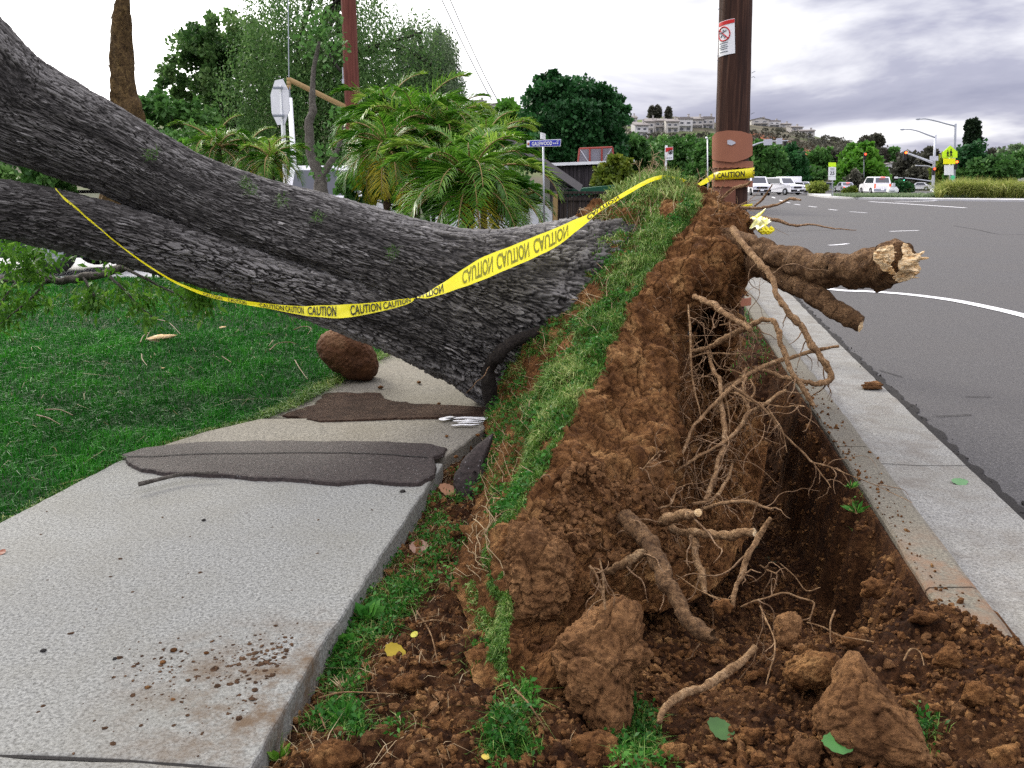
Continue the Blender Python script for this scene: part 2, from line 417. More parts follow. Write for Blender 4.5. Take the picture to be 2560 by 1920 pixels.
def mk_wood(name, lo, mid, hi, sc=(22, 22, 1.2), planks=0):
    t = NT(name); v = t.vec(sc); f = t.noise(2.2, 8, .7, v, .4)
    c = t.ramp(f, [(.30, lo), (.74, hi), (.52, mid)])
    if planks:
        w = t.n('ShaderNodeTexWave', wave_type='BANDS', bands_direction='X'); w.inputs['Scale'].default_value = planks; w.inputs['Distortion'].default_value = .2
        t.l(t.tc.outputs['Object'], w.inputs[0]); c = t.mix(t.ramp(w.outputs[0], [(.02, .9), (.12, 0)]), c, (.006, .005, .005))
    t.bump(f, .02, .8); return t.fin(c, .85, .25)
M['pole'] = mk_wood('pole_wood', (.008, .004, .0035), (.045, .020, .013), (.135, .068, .042), (12, 12, .40))
M['pole_red'] = mk_wood('red_pole_wood', (.065, .018, .013), (.135, .042, .03), (.20, .075, .055), (9, 9, .5))
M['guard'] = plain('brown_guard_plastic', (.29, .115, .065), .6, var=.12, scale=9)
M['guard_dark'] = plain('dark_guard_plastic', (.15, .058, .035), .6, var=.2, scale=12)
M['fence'] = mk_wood('weathered_fence_wood', (.014, .011, .010), (.042, .031, .026), (.095, .075, .06), (9, 9, .6), 3.3)
M['siding'] = mk_wood('dark_siding_wood', (.016, .013, .015), (.045, .038, .042), (.10, .085, .085), (7, 7, .5), 2.6)
M['strut'] = plain('ochre_timber', (.30, .20, .085), .7, var=.25, scale=8)
M['stucco'] = plain('white_stucco', (.72, .73, .76), .9, var=.05, scale=18)
M['palmtrunk'] = mk_root('palm_trunk', (.03, .017, .01), (.08, .05, .03), (.16, .11, .07))
M['greybark'] = mk_root('grey_tree_bark', (.07, .06, .05), (.15, .135, .115), (.23, .21, .18))
M['darkbark'] = mk_root('dark_tree_bark', (.012, .009, .008), (.03, .024, .02), (.06, .05, .04))
M['snag'] = mk_root('snag_bark', (.035, .020, .009), (.13, .080, .032), (.27, .18, .07))
M['grass'] = foliage('lawn_grass', (.004, .050, .0025), (.014, .14, .006), (.055, .27, .016), .25)
M['turf'] = foliage('turf_grass', (.035, .10, .010), (.11, .22, .030), (.36, .40, .14), .25)
M['weed'] = foliage('weed_leaf', (.014, .07, .008), (.034, .15, .016), (.11, .29, .04), .25)
M['litter'] = foliage('dry_stems', (.16, .10, .05), (.30, .21, .11), (.45, .36, .22), .1)
M['ash_leaf'] = foliage('fresh_branch_leaf', (.035, .11, .012), (.09, .23, .02), (.19, .36, .05), .4)
M['pepper'] = foliage('pepper_tree_leaf', (.036, .095, .022), (.095, .185, .048), (.18, .28, .095), .42)
M['bluepepper'] = foliage('grey_green_leaf', (.06, .105, .05), (.14, .205, .10), (.24, .31, .17), .42)
M['darktree'] = foliage('dark_round_tree_leaf', (.010, .050, .012), (.024, .10, .024), (.055, .165, .05), .25)
M['midtree'] = foliage('mid_green_leaf', (.034, .10, .02), (.078, .19, .04), (.145, .28, .07), .32)
M['lighttree'] = foliage('light_green_leaf', (.045, .15, .014), (.10, .26, .025), (.18, .38, .045), .35)
M['citrus'] = foliage('yellow_green_leaf', (.05, .085, .010), (.13, .18, .018), (.26, .28, .035), .3)
M['cypress'] = foliage('cypress_leaf', (.008, .020, .008), (.018, .038, .014), (.032, .055, .02), .1)
M['palm'] = foliage('palm_leaflet', (.03, .12, .010), (.11, .27, .022), (.34, .48, .08), .4, .35)
M['palmdry'] = foliage('yellowed_palm_leaflet', (.24, .22, .015), (.42, .36, .025), (.55, .40, .05), .35, .45)
M['fountain'] = foliage('fountain_grass', (.10, .15, .025), (.26, .31, .06), (.52, .50, .18), .4)
M['scrub'] = foliage('hill_scrub', (.045, .046, .034), (.085, .085, .06), (.14, .135, .10), .15)
# ================================================================ SETTING
def struct(o): o['kind'] = 'structure'; return o
KDIR = .19
def kx_back(y): return 1.04 + .172 * y + .0006 * y * y * 0 + .02 * np.sin(y * .2)
def kx_front(y): return kx_back(y) + .20 + .010 * np.minimum(y, 8) * 0
def kx_asph(y): return 1.90 + .158 * y + .0014 * np.minimum(y, 14) ** 2
# the wide ground out to the horizon
ys = np.concatenate([np.linspace(-30, 30, 13), np.linspace(35, 120, 35), np.linspace(140, 1500, 20)])
xs = np.concatenate([np.linspace(-900, -60, 12), np.linspace(-50, 60, 12), np.linspace(80, 900, 12)])
X, Y = np.meshgrid(xs, ys); Z = gz(Y) - .62
t = NT('ground_earth'); gcol = t.ramp(t.noise(.15, 6, .65), [(.35, (.020, .034, .012)), (.7, (.075, .07, .045))]); M['earth'] = t.fin(gcol, .95, .1)
struct(obj('ground', np.stack([X, Y, Z], -1), gridF(len(ys), len(xs)), M['earth']))
# road
ys = np.concatenate([np.linspace(-2, 34, 40), np.linspace(36, 140, 60)])
rows = [np.concatenate([[kx_asph(y) if y < 40 else kx_asph(40) + .19 * (y - 40)], kx_asph(min(y, 40)) + .19 * max(0, y - 40) + np.array([1, 3, 6, 10, 16, 26, 50, 90, 160])]) for y in ys]
X = np.array(rows); Y = np.repeat(ys[:, None], X.shape[1], 1)
struct(obj('road', np.stack([X, Y, gz(Y) - .004], -1), gridF(*X.shape), M['asphalt']))
# side street seen under the trunk
V = np.array([[-45, 14.2, -.02], [-3.2, 14.2, -.02], [-2.5, 19.5, -.02], [-45, 19.5, -.02], [-45, 14.2, -.5], [-3.2, 14.2, -.5], [-2.5, 19.5, -.5], [-45, 19.5, -.5]])
struct(obj('side_street', V, [[(0, 1, 2, 3), (4, 5, 1, 0), (5, 6, 2, 1), (7, 4, 0, 3)]], M['pale'], smooth=False))

# kerb and gutter: lofted section, with the joints cut as real gaps
def kerb_piece(y0, y1, which):
    n = max(2, int((y1 - y0) / .12)); yy = np.linspace(y0, y1, n)
    b, f, a = kx_back(yy), kx_front(yy), kx_asph(yy)
    if which == 'kerb':
        prof = [(b, -.75), (b, -.012), (b + .012, 0), (f - .03, 0.0), (f - .008, -.008), (f, -.03), (f + .035, -.105), (f + .035, -.75)]
    else:
        prof = [(f + .035, -.7), (f + .035, -.105), (f + .085, -.128), (f * .5 + a * .5, -.142), (a - .015, -.140), (a, -.15), (a, -.7)]
    V = np.stack([np.stack([x, yy, np.full(n, z)], -1) for x, z in prof], 1).reshape(-1, 3)
    m = len(prof)
    wob = fbm(V * 9, 3, 5)[:, None] * np.array([.004, 0, .003]); V = V + wob
    F = [tuple(q) for q in gridF(n, m).tolist()] + [tuple(range(m)), tuple(range((n - 1) * m, n * m))[::-1]]
    return V, F
kj = [-.5, 1.3, 3.05, 4.86, 6.6, 8.4, 10.2, 12, 14, 16, 20, 30, 42]
mb = MB()
for a, b in zip(kj[:-1], kj[1:]): mb.add(*kerb_piece(a, b - .012, 'kerb'))
struct(mb.build('kerb', M['kerb'], smooth=False))
gj = [-.5, .9, 4.93, 8.6, 12.3, 16, 22, 32, 42]
mb = MB()
for a, b in zip(gj[:-1], gj[1:]): mb.add(*kerb_piece(a, b - .016, 'gutter'))
struct(mb.build('gutter', M['gutter'], smooth=False))
# dark broken asphalt lip along the gutter
yy = np.linspace(0, 16, 700); nz = fbm(np.stack([yy * 5, yy * 0, yy * 0], 1), 4, 3); nz2 = fbm(np.stack([yy * 9, yy * 0 + 3, yy * 0], 1), 4, 8)
a = kx_asph(yy)
V = np.stack([np.stack([a - .016 + .012 * nz, yy, np.full(700, -.144)], -1), np.stack([a + .010, yy, np.full(700, -.140)], -1), np.stack([a + .055 + .030 * nz2, yy, np.full(700, -.1465)], -1)], 1).reshape(-1, 3)
M['seam'] = plain('seam_tar', (.018, .016, .015), .9, bump=.01, scale=60)
struct(obj('gutter_seam', V, gridF(700, 3), M['seam']))

# painted markings on the road, one sheet each
def stripe(name, pts, w, label=None, dz=.004, mat='road_paint'):
    p = np.array([GR(*q) for q in pts]); n = max(2, int(np.linalg.norm(p[-1] - p[0]) / .4) + 2)
    c = catmull(p, n); T = np.gradient(c, axis=0); T /= np.linalg.norm(T, axis=1)[:, None]; S = np.stack([T[:, 1], -T[:, 0], 0 * T[:, 0]], 1)
    c[:, 2] = gz(c[:, 1]) + dz
    V = np.stack([c - S * w / 2, c + S * w / 2], 1).reshape(-1, 3)
    o = struct(obj('road_marking', V, gridF(n, 2), M[mat])); return o
stripe('edge', [(1700, 604), (1790, 625), (1880, 630), (1960, 636), (2054, 648), (2130, 663), (2212, 682), (2330, 716)], .20)
for a, b in [((1873, 460), (1835, 457.2)), ((1808, 454.2), (1790, 452)), ((1764, 447.5), (1746, 445.4)), ((1728, 442.8), (1716, 441)), ((1706, 438.5), (1699, 437)), ((1691, 434.5), (1684, 432)), ((1674, 428), (1668, 425.5))]:
    stripe('dash', [a, ((a[0] + b[0]) / 2, (a[1] + b[1]) / 2), b], .16)
stripe('bar', [(1878, 435.5), (1980, 442), (2086, 449)], .34)
stripe('bar', [(1934, 436.5), (1980, 435.3), (2028, 433.5)], .30)
stripe('bar', [(1922, 500), (1950, 499), (1984, 498)], .14)
stripe('bar', [(1790, 530), (1808, 529), (1832, 526.5)], .13)
for pts in ([(2060, 488), (2110, 496), (2150, 505), (2190, 507), (2240, 505)], [(1690, 500), (1760, 498), (1800, 497)], [(1900, 800), (1926, 812), (1950, 815)], [(2020, 900), (2060, 893), (2100, 896)], [(2085, 857), (2110, 855), (2140, 858)], [(2060, 1100), (2140, 1130), (2212, 1165)]):
    stripe('crack', pts, .012 if pts[0][1] > 600 else .03, mat='seam')

# raised island across the road
isl = [(1738, 421), (1765, 425), (1800, 428.5), (1880, 431.5), (2000, 433.5), (2110, 434.8), (2212, 436), (2330, 437)]
fp = catmull(np.array([GR(*q) for q in isl]), 40)
bk = fp + np.array([1.5, 7, 0]) + np.linspace(0, 1, 40)[:, None] * np.array([5, 30, 0])
prof = []
for k, (off, z) in enumerate([(0, -.6), (0, .13), (.02, .15), (.35, .16)]):
    q = fp + (bk - fp) / np.linalg.norm(bk - fp, axis=1)[:, None] * off; q[:, 2] = gz(fp[:, 1]) + z; prof.append(q)
q = bk.copy(); q[:, 2] = gz(fp[:, 1]) + .2; prof.append(q)
V = np.stack(prof, 1).reshape(-1, 3)
struct(obj('traffic_island', V, gridF(40, 5), M['pale'], smooth=False))

# ---------------------------------------------------------------- sidewalk slabs
SWT = -.135
def slab(top_px, zs, name='sidewalk_slab', mat='concrete', wob=.006, n=60):
    """polygon given by picture points and heights -> solid slab with a worn, rounded rim"""
    p = np.array([G(u, v, z) for (u, v), z in zip(top_px, zs)])
    segs = []
    for a, b in zip(p, np.roll(p, -1, 0)):
        k = max(2, int(np.linalg.norm(b - a) / .035)); s = np.linspace(0, 1, k, endpoint=False)[:, None]; segs.append(a + (b - a) * s)
    r = np.concatenate(segs); m = len(r); c = r.mean(0)
    d = c - r; d[:, 2] = 0; d /= np.linalg.norm(d, axis=1)[:, None]
    nx = fbm(r * 13, 4, 3)[:, None]
    r = r + d * nx * wob
    rings = [r + [0, 0, -.14] + d * .004 * fbm(r * 30, 3, 9)[:, None], r + [0, 0, -.012] - d * 0, r + d * .005 + [0, 0, -.003], r + d * .014]
    V = np.concatenate(rings); F = []
    for k in range(3):
        for i in range(m): F.append((k * m + i, k * m + (i + 1) % m, (k + 1) * m + (i + 1) % m, (k + 1) * m + i))
    F.append(tuple(range(3 * m, 4 * m)))
    o = obj(name, V, [F], M[mat], smooth=False); return struct(o)
slab([(-420, 1332), (-60, 1158), (262, 992), (958, 1000), (936, 1030), (690, 1400), (636, 1494), (596, 1560), (541, 1659), (280, 1640), (0, 1628), (-300, 1622)], [0] * 12)
slab([(-420, 1624), (-300, 1626), (0, 1632), (280, 1644), (537, 1663), (380, 2090), (150, 2700), (-1300, 2700), (-700, 1990)], [0] * 9)
slab([(268, 990), (430, 935), (560, 904), (1072, 899), (1060, 916), (965, 984)], [.004, .02, .012, .0, 0, .004], mat='concrete_far')
slab([(560, 902), (640, 872), (700, 840), (790, 790), (870, 748), (1010, 690), (1190, 640), (1220, 700), (1130, 830), (1078, 897)], [-.03] * 10, mat='concrete_far')
p = catmull(np.array([G(u, v, 0) for u, v in [(-300, 1624), (0, 1630), (280, 1642), (538, 1661)]]), 80); S = np.array([0, 1., 0]) * .006
struct(obj('joint_dirt', np.stack([p - S + [0, 0, -.004], p + S + [0, 0, -.004]], 1).reshape(-1, 3), gridF(80, 2), M['seam']))
# tar patch over the raised joint
def sheet(name, poly, z, mat, h=.012, noise=.012, n=200, zfun=None):
    p = np.array([G(u, v, z) for u, v in poly]); segs = []
    for a, b in zip(p, np.roll(p, -1, 0)):
        k = max(2, int(np.linalg.norm(b - a) / .02)); segs.append(a + (b - a) * np.linspace(0, 1, k, endpoint=False)[:, None])
    r = np.concatenate(segs); m = len(r); c = r.mean(0); d = c - r; d[:, 2] = 0; L = np.linalg.norm(d, axis=1)[:, None]; d /= L
    r = r + d * fbm(r * 12, 4, 11)[:, None] * noise
    V = [r + [0, 0, -.012], r + d * .006 + [0, 0, h * .6], r + d * .02 + [0, 0, h]]; F = []
    for k in range(2):
        for i in range(m): F.append((k * m + i, k * m + (i + 1) % m, (k + 1) * m + (i + 1) % m, (k + 1) * m + i))
    F.append(tuple(range(2 * m, 3 * m)))
    return struct(obj(name, np.concatenate(V), [F], M[mat], smooth=False))
sheet('asphalt_patch', [(262, 984), (300, 972), (420, 958), (560, 954), (700, 955), (850, 957), (930, 962), (968, 970), (958, 982), (938, 990), (948, 1006), (940, 1030), (910, 1046), (860, 1047), (800, 1040), (730, 1046), (640, 1038), (540, 1033), (440, 1026), (360, 1024), (305, 1016), (275, 1002)], .012, 'patch', .012)
stripe_c = [(268, 986), (330, 985), (420, 980), (520, 979), (640, 977), (760, 978), (850, 982), (925, 988)]
p = catmull(np.array([G(u, v, .0275) for u, v in stripe_c]), 120); p[:, 1] += .006 * fbm(p * 14, 3, 2); S = np.array([0, 1., 0]) * .006
struct(obj('asphalt_crack', np.stack([p - S, p + S], 1).reshape(-1, 3), gridF(120, 2), M['seam']))
M['mud'] = mk_soil('mud', (.045, .026, .018), (.085, .052, .036), (.13, .085, .06), .5)
sheet('mud', [(612, 897), (690, 868), (700, 850), (760, 848), (822, 850), (830, 862), (900, 873), (980, 876), (1072, 882), (1076, 894), (940, 897), (760, 902), (660, 906)], -.024, 'mud', .006, .03)
sheet('mud', [(655, 906), (760, 901), (1060, 895), (1058, 901), (880, 904), (760, 909), (690, 911)], .012, 'mud', .007, .02)
# sprayed white mark
mb = MB()
for a, b, w in [((948, 905.5), (985, 901), 7), ((962, 903), (1058, 901.5), 3.5), ((978, 909.5), (1054, 906), 3.5), ((988, 913), (1046, 911), 2.5), ((975, 918), (1035, 916.5), 3), ((1004, 906), (1062, 904), 3)]:
    s = np.linspace(0, 1, 14); u = a[0] + (b[0] - a[0]) * s; v = a[1] + (b[1] - a[1]) * s + np.sin(s * 9 + a[0]) * .5
    ww = w * (.3 + .7 * np.sin(np.pi * np.clip(s * 1.1, 0, 1)) ** .5) / 2
    Vt = np.stack([G(u, v - ww, .022), G(u, v + ww, .022)], 1).reshape(-1, 3)
    mb.add(Vt, gridF(14, 2).tolist())
struct(mb.build('pavement_marking', M['white_paint']))

# ---------------------------------------------------------------- dug soil: one terrain sheet with the hole
ctl = []
def cpx(u, v, z): q = G(u, v, z); ctl.append((q[0], q[1], z))
for q in [(530, 1680, -.13), (620, 1530, -.125), (700, 1410, -.115), (850, 1185, -.11), (950, 1035, -.11), (1045, 930, -.08), (640, 1640, -.07), (760, 1560, -.06), (800, 1640, -.02), (900, 1480, -.05), (930, 1640, .0), (1080, 1630, .0), (1200, 1640, 0), (1350, 1650, -.02), (1500, 1650, -.01),
          (1480, 1540, -.07), (1660, 1620, -.01), (1850, 1650, .02), (2080, 1500, .02), (2130, 1600, .03), (2190, 1650, .03), (1740, 1480, -.08), (1600, 1420, -.20), (1720, 1360, -.26), (1450, 1450, -.15), (1000, 1330, -.05), (860, 1300, -.1), (1020, 1150, -.06), (1950, 1480, -.04), (1850, 1400, -.2)]: cpx(*q)
ctl += [(1.0, 4.2, -.48), (1.2, 5, -.55), (1.35, 5.8, -.56), (1.5, 6.4, -.48), (.9, 3.6, -.42), (1.15, 3.3, -.36), (1.3, 3.0, -.22), (1.42, 3.25, -.34), (1.55, 3.6, -.46), (1.68, 4.3, -.52), (1.86, 5.4, -.56), (2.0, 6.2, -.5),
        (1.9, 7.3, -.16), (2.25, 7.9, -.03), (1.3, 7.6, -.1), (1.0, 8.3, -.04), (2.3, 9.5, -.03), (1.4, 10, -.03), (.3, 8, -.06), (-.2, 6.6, -.06), (.0, 5, -.1), (.3, 4, -.12), (.2, 6, -.12), (.7, 6.3, -.25), (.6, 5, -.3), (.4, 3.2, -.12),
        (1.38, 2.4, .035), (1.5, 2.1, .04), (1.3, 2.0, .03), (1.47, 2.62, .03), (1.6, 2.5, .04), (1.65, 2.0, .04), (1.2, 2.55, .0), (1.36, 2.8, -.02), (1.5, 2.85, .03), (1.6, 2.75, .04), (1.6, 1.5, .03), (1.3, 1.4, 0), (.4, 1.4, 0), (-.6, 1.5, -.1)]
ctl = np.array(ctl); ctl[:, 2] -= .14 * sstep(-.34, -.5, ctl[:, 2])
def rbf_fit(c):
    d = np.linalg.norm(c[:, None, :2] - c[None, :, :2], axis=2); n = len(c)
    A = np.zeros((n + 3, n + 3)); A[:n, :n] = d - .0 + np.eye(n) * .02; A[:n, n] = 1; A[:n, n + 1:] = c[:, :2]; A[n:, :n] = A[:n, n:].T
    return np.linalg.solve(A, np.concatenate([c[:, 2], [0, 0, 0]]))
RW = rbf_fit(ctl)
def soil_base(x, y):
    r = np.zeros(len(x))
    for i in range(0, len(x), 20000):
        s = slice(i, i + 20000)
        d = np.hypot(x[s, None] - ctl[None, :, 0], y[s, None] - ctl[None, :, 1]); r[s] = d @ RW[:len(ctl)] + RW[-3] + RW[-2] * x[s] + RW[-1] * y[s]
    return r
def soil_rough(x, y, z=None):
    p = np.stack([x, y, np.zeros_like(x)], 1)
    far = np.clip(1.2 - (y - 7) * .6, .12, 1)
    r = .035 * fbm(p * 3.1, 3, 21)
    for sc, am, s in ((9, .030, 31), (21, .018, 41), (47, .0095, 51), (100, .005, 61)):
        f1, f2, cid = worley(p * sc + .35 * fbm(p * sc * .8, 2, s)[:, None], s)
        dome = np.sqrt(np.clip(1 - (f1 / .62) ** 2, 0, 1)) * (.3 + .9 * cid)
        r = r + am * (dome - .4)
    return r * far
NXs, NYs = 300, 760
gy = 1.35 + (np.linspace(0, 1, NYs) ** 1.7) * 8.6
Xg = np.zeros((NYs, NXs)); Yg = np.repeat(gy[:, None], NXs, 1)
def swr(y): return np.interp(y, [1.3, 2.0, 2.69, 4.72, 5.4, 6.4, 8, 10], [-.78, -.74, -.69, -.47, -.30, -.22, -.4, -.5])
def ker(y): return np.where(y < 2.9, kx_front(y) + .02, np.where(y < 3.3, kx_back(y) - .004 + (kx_front(y) + .024 - kx_back(y)) * (3.3 - y) / .4, kx_back(y) - .004))
for i, y in enumerate(gy): Xg[i] = np.linspace(swr(y), float(ker(np.array(y))), NXs)
xf, yf = Xg.ravel(), Yg.ravel()
zf = soil_base(xf, yf); edge = np.clip((ker(yf) - xf) / .05, 0, 1)
spill = (yf < 2.95)
lw = sstep(.0, .16, xf - swr(yf)); zf = np.where(lw < 1, np.minimum(zf, -.10) * (1 - lw) + zf * lw, zf)
zb = zf + soil_rough(xf, yf) * (.25 + .75 * lw)
kd = kx_back(yf) - xf; bank = sstep(.16, .03, kd + .05 * fbm(np.stack([xf * 0, yf * 6, xf * 0], 1), 3, 12)) * (kd > -.01); zb = zb + bank * np.maximum(0, -.085 + .03 * fbm(np.stack([xf * 9, yf * 9, zb * 9], 1), 3, 6) - zb)
# what spills over the kerb feathers out with a ragged edge
top = np.where(xf > kx_back(yf) - .02, np.where(xf < kx_front(yf) + .03, .003, -.12), -9)
rag = sstep(3.1, 2.6, yf + .22 * fbm(np.stack([xf * 5, yf * 5, xf * 0], 1), 4, 77) + .34 * (xf - kx_back(yf)) / .2 - .22)
zb = np.where(xf > kx_back(yf) - .02, np.maximum(top - .03, np.minimum(zb, .06)) * rag + (top - .03) * (1 - rag), zb)
# vertical bank under the kerb inside the hole stays below the kerb top
soilV = np.stack([xf, yf, zb], 1)
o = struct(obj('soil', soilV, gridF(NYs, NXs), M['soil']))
from mathutils.bvhtree import BVHTree
def soil_z(x, y):
    x = np.atleast_1d(np.asarray(x, float)); y = np.atleast_1d(np.asarray(y, float))
    ti = np.interp(y, gy, np.arange(NYs)); ii = np.clip(np.round(ti).astype(int), 0, NYs - 1)
    x0 = Xg[ii, 0]; x1 = Xg[ii, -1]; jj = np.clip(np.round((x - x0) / (x1 - x0) * (NXs - 1)).astype(int), 0, NXs - 1)
    return zb.reshape(NYs, NXs)[ii, jj]
def GS(u, v):                                              # pixel to the soil surface
    z = -.1
    for _ in range(30):
        p = G(u, v, z); z = .6 * z + .4 * float(soil_z(p[0], p[1])[0])
    return p
# ---------------------------------------------------------------- lawn
lawn_edge = np.array([G(u, v, 0) for u, v in [(-500, 1372), (-60, 1158), (262, 992), (430, 930), (560, 900), (640, 868), (705, 833), (790, 786), (875, 742), (960, 715), (1100, 680), (1180, 640)]])
lawn_edge = np.vstack([lawn_edge, [-1.6, 14.2, 0]])
poly = np.vstack([[-2.35, .3], lawn_edge[:, :2], [-45, 14.2], [-45, .3]])
Vl = np.column_stack([poly, np.full(len(poly), -.022)])
V2 = np.column_stack([poly, np.full(len(poly), -.5)]); n = len(poly)
t = NT('lawn_soil'); M['lawn_base'] = t.fin(t.ramp(t.noise(5, 5), [(.3, (.004, .016, .003)), (.7, (.010, .035, .007))]), .95, .1)
struct(obj('lawn', np.vstack([Vl, V2]), [[tuple(range(n))] + [(i, n + i, n + (i + 1) % n, (i + 1) % n) for i in range(n)]], M['lawn_base'], smooth=False))
def blades(x, y, z, hgt, wid, lean=.5):
    n = len(x); a = rng.uniform(0, 2 * np.pi, n); ln = rng.gamma(2, lean / 2, n); h = hgt * rng.uniform(.55, 1.25, n)
    d = np.stack([np.cos(a), np.sin(a), 0 * a], 1); b = rng.uniform(0, 2 * np.pi, n); s = np.stack([np.cos(b), np.sin(b), 0 * b], 1) * (wid * rng.uniform(.6, 1.2, n))[:, None]
    base = np.stack([x, y, z], 1); up = np.array([0, 0, 1.])
    mid = base + up * (h * .6)[:, None] + d * (h * ln * .28)[:, None]; tip = base + up * (h * np.clip(1 - .3 * ln, .25, 1))[:, None] + d * (h * ln)[:, None]
    V = np.stack([base - s, base + s, mid - s * .8, mid + s * .8, tip], 1).reshape(-1, 3); i = np.arange(n)[:, None] * 5
    return V, [i + np.array([[0, 1, 3, 2]]), i + np.array([[2, 3, 4]])], n
def bladeobj(name, V, F, tint, mat, **k):
    return obj(name, V, F, M[mat], attrs={'tint': np.repeat(tint, 5)}, smooth=True, **k)
pts = []
for y0, y1, dens in ((1.2, 2.6, 3500), (2.6, 4.0, 9000), (4.0, 6.0, 5200), (6, 9, 2600), (9, 14.2, 1100)):
    x0, x1 = -.70 * y1 - 1.6, 0.0; n = int((x1 - x0) * (y1 - y0) * dens)
    x = rng.uniform(x0, x1, n); y = rng.uniform(y0, y1, n); k = inpoly(x, y, poly) & (x > -.66 * y - 1.3); pts.append(np.stack([x[k], y[k]], 1))
pts = np.concatenate(pts)
cl = fbm(np.column_stack([pts * 2.2, np.zeros(len(pts))]), 3, 4); cl2 = fbm(np.column_stack([pts * 9, np.zeros(len(pts))]), 2, 14)
hg = .048 * (1 + .35 * cl + .25 * cl2) * (1 + .03 * pts[:, 1])
wd = .0022 * (1 + .16 * np.maximum(pts[:, 1] - 3, 0))
V, F, n = blades(pts[:, 0], pts[:, 1], np.full(len(pts), -.024), hg, wd, .75)
tint = np.clip(.42 + .24 * cl + .22 * cl2 + rng.normal(0, .20, n), 0, 1)
o = bladeobj('grass', V, F, tint, 'grass'); o['kind'] = 'stuff'
n = 900; y = rng.uniform(2.8, 12, n); x = rng.uniform(-8, -.5, n); k = inpoly(x, y, poly) & (x > -.66 * y - .5)
V, F, n = blades(x[k], y[k], np.full(k.sum(), -.012), .05, .0022, 3.0); V[:, 2] += .018
o = bladeobj('dry_litter', V, F, np.clip(rng.normal(.5, .25, n), 0, 1), 'litter'); o['kind'] = 'stuff'
# overgrown rim of dry runners along the slab edge
s = rng.uniform(0, 1, 5200); seg = np.interp(s, [0, 1], [1, 8.0]); i0 = seg.astype(int); f = seg - i0
pe = lawn_edge[i0] + (lawn_edge[np.minimum(i0 + 1, len(lawn_edge) - 1)] - lawn_edge[i0]) * f[:, None]
off = rng.normal(0, .035, len(s)); pe = pe + np.stack([off - .015, off * .6, 0 * off], 1)
V, F, n = blades(pe[:, 0], pe[:, 1], np.full(len(s), -.02), .05 * (.5 + .7 * sstep(3, 5, i0)) * rng.uniform(.5, 1.3, len(s)), .0028, 1.3)
o = bladeobj('grass', V, F, np.clip(rng.normal(.35, .25, n) + .3 * (fbm(pe * 6, 3, 8) > .1), 0, 1), 'turf'); o['kind'] = 'stuff'
# strip of verge between the hole and the kerb end, running on past the pole
n = 9000; y = rng.uniform(7.3, 16, n); x = rng.uniform(.6, 4.2, n); k = (x < kx_back(y) - .02) & (x > 1.0 + .1 * y) & (y > 7.6 + .35 * fbm(np.stack([x * 4, y * 2, x * 0], 1), 3, 5)); x, y = x[k], y[k]
V, F, n = blades(x, y, np.where(y < 9.9, soil_z(x, y), -.03), .05, .006, .9)
o = bladeobj('grass', V, F, np.clip(rng.normal(.6, .2, n), 0, 1), 'weed'); o['kind'] = 'stuff'
V = np.array([[-2, 9.9, -.05], [2.74, 9.9, -.05], [7.9, 40, -.05], [-8, 40, -.05]])
V2y = np.array([[-60, 19.5, -.17], [-2.3, 19.5, -.17], [-2.3, 60, -.17], [-60, 60, -.17]])
struct(obj('yard', V2y, [[(0, 1, 2, 3)]], M['earth'], smooth=False))
struct(obj('verge', V, [[(0, 1, 2, 3)]], M['lawn_base'], smooth=False))
# ================================================================ THE FALLEN TREE
TREE = thing('fallen_tree', 'huge uprooted grey-barked tree fallen over the lawn, its root plate standing beside the hole', 'tree', (0.3, 5.2, 0))
# ---- root plate: lofted from ground line over the turf, the ridge, the broken soil face, into the cavity
CT = [
 [(1030,1500,2.36),(1060,1490,2.36),(1090,1480,2.34),(1110,1490,2.34),(1130,1500,2.35),(1150,1510,2.35),(1180,1530,2.36)],
 [(1000,1340,2.85),(1055,1310,2.80),(1095,1290,2.72),(1130,1300,2.75),(1180,1310,2.80),(1240,1330,2.85),(1320,1370,2.85)],
 [(1005,1150,3.65),(1060,1150,3.35),(1103,1130,3.10),(1200,1160,3.12),(1320,1170,3.20),(1430,1200,3.35),(1520,1290,3.25)],
 [(1035,980,4.75),(1110,1000,4.10),(1180,990,3.55),(1290,1015,3.55),(1410,1030,3.72),(1480,1080,4.6),(1600,1190,3.8)],
 [(1060,880,5.65),(1150,870,4.80),(1245,860,4.10),(1340,885,4.15),(1447,905,4.32),(1492,950,5.8),(1640,1080,4.6)],
 [(1110,755,5.90),(1210,740,5.20),(1310,750,4.60),(1380,760,4.60),(1458,790,4.78),(1490,832,6.5),(1650,950,5.6)],
 [(1165,622,6.10),(1270,620,5.60),(1358,640,5.10),(1405,650,5.05),(1465,690,5.25),(1495,725,6.9),(1590,830,6.4)],
 [(1232,488,6.40),(1350,510,6.00),(1430,535,5.60),(1500,560,5.40),(1560,600,5.50),(1570,650,6.0),(1580,720,6.5)],
 [(1305,428,6.70),(1410,430,6.40),(1500,440,6.10),(1556,478,5.85),(1603,520,5.80),(1608,570,6.1),(1590,640,6.5)],
 [(1385,392,6.90),(1430,390,6.80),(1472,402,6.70),(1540,425,6.60),(1598,462,6.50),(1606,500,6.6),(1590,570,6.7)],
 [(1400,440,7.35),(1440,440,7.35),(1480,445,7.3),(1540,480,7.2),(1590,520,7.0),(1600,560,7.0),(1590,640,7.0)]]
CP = np.array([[P(*q) for q in r] for r in CT])
def loft(C, m, n):
    a = np.stack([catmull(C[:, j], m) for j in range(C.shape[1])], 1)
    return np.stack([catmull(a[i], n) for i in range(m)], 0)
MR, NR = 620, 520
base = loft(CP, MR, NR); bV = base.reshape(-1, 3); nN = gridN(bV, MR, NR)
ctr = np.array([.3, 5, .2])
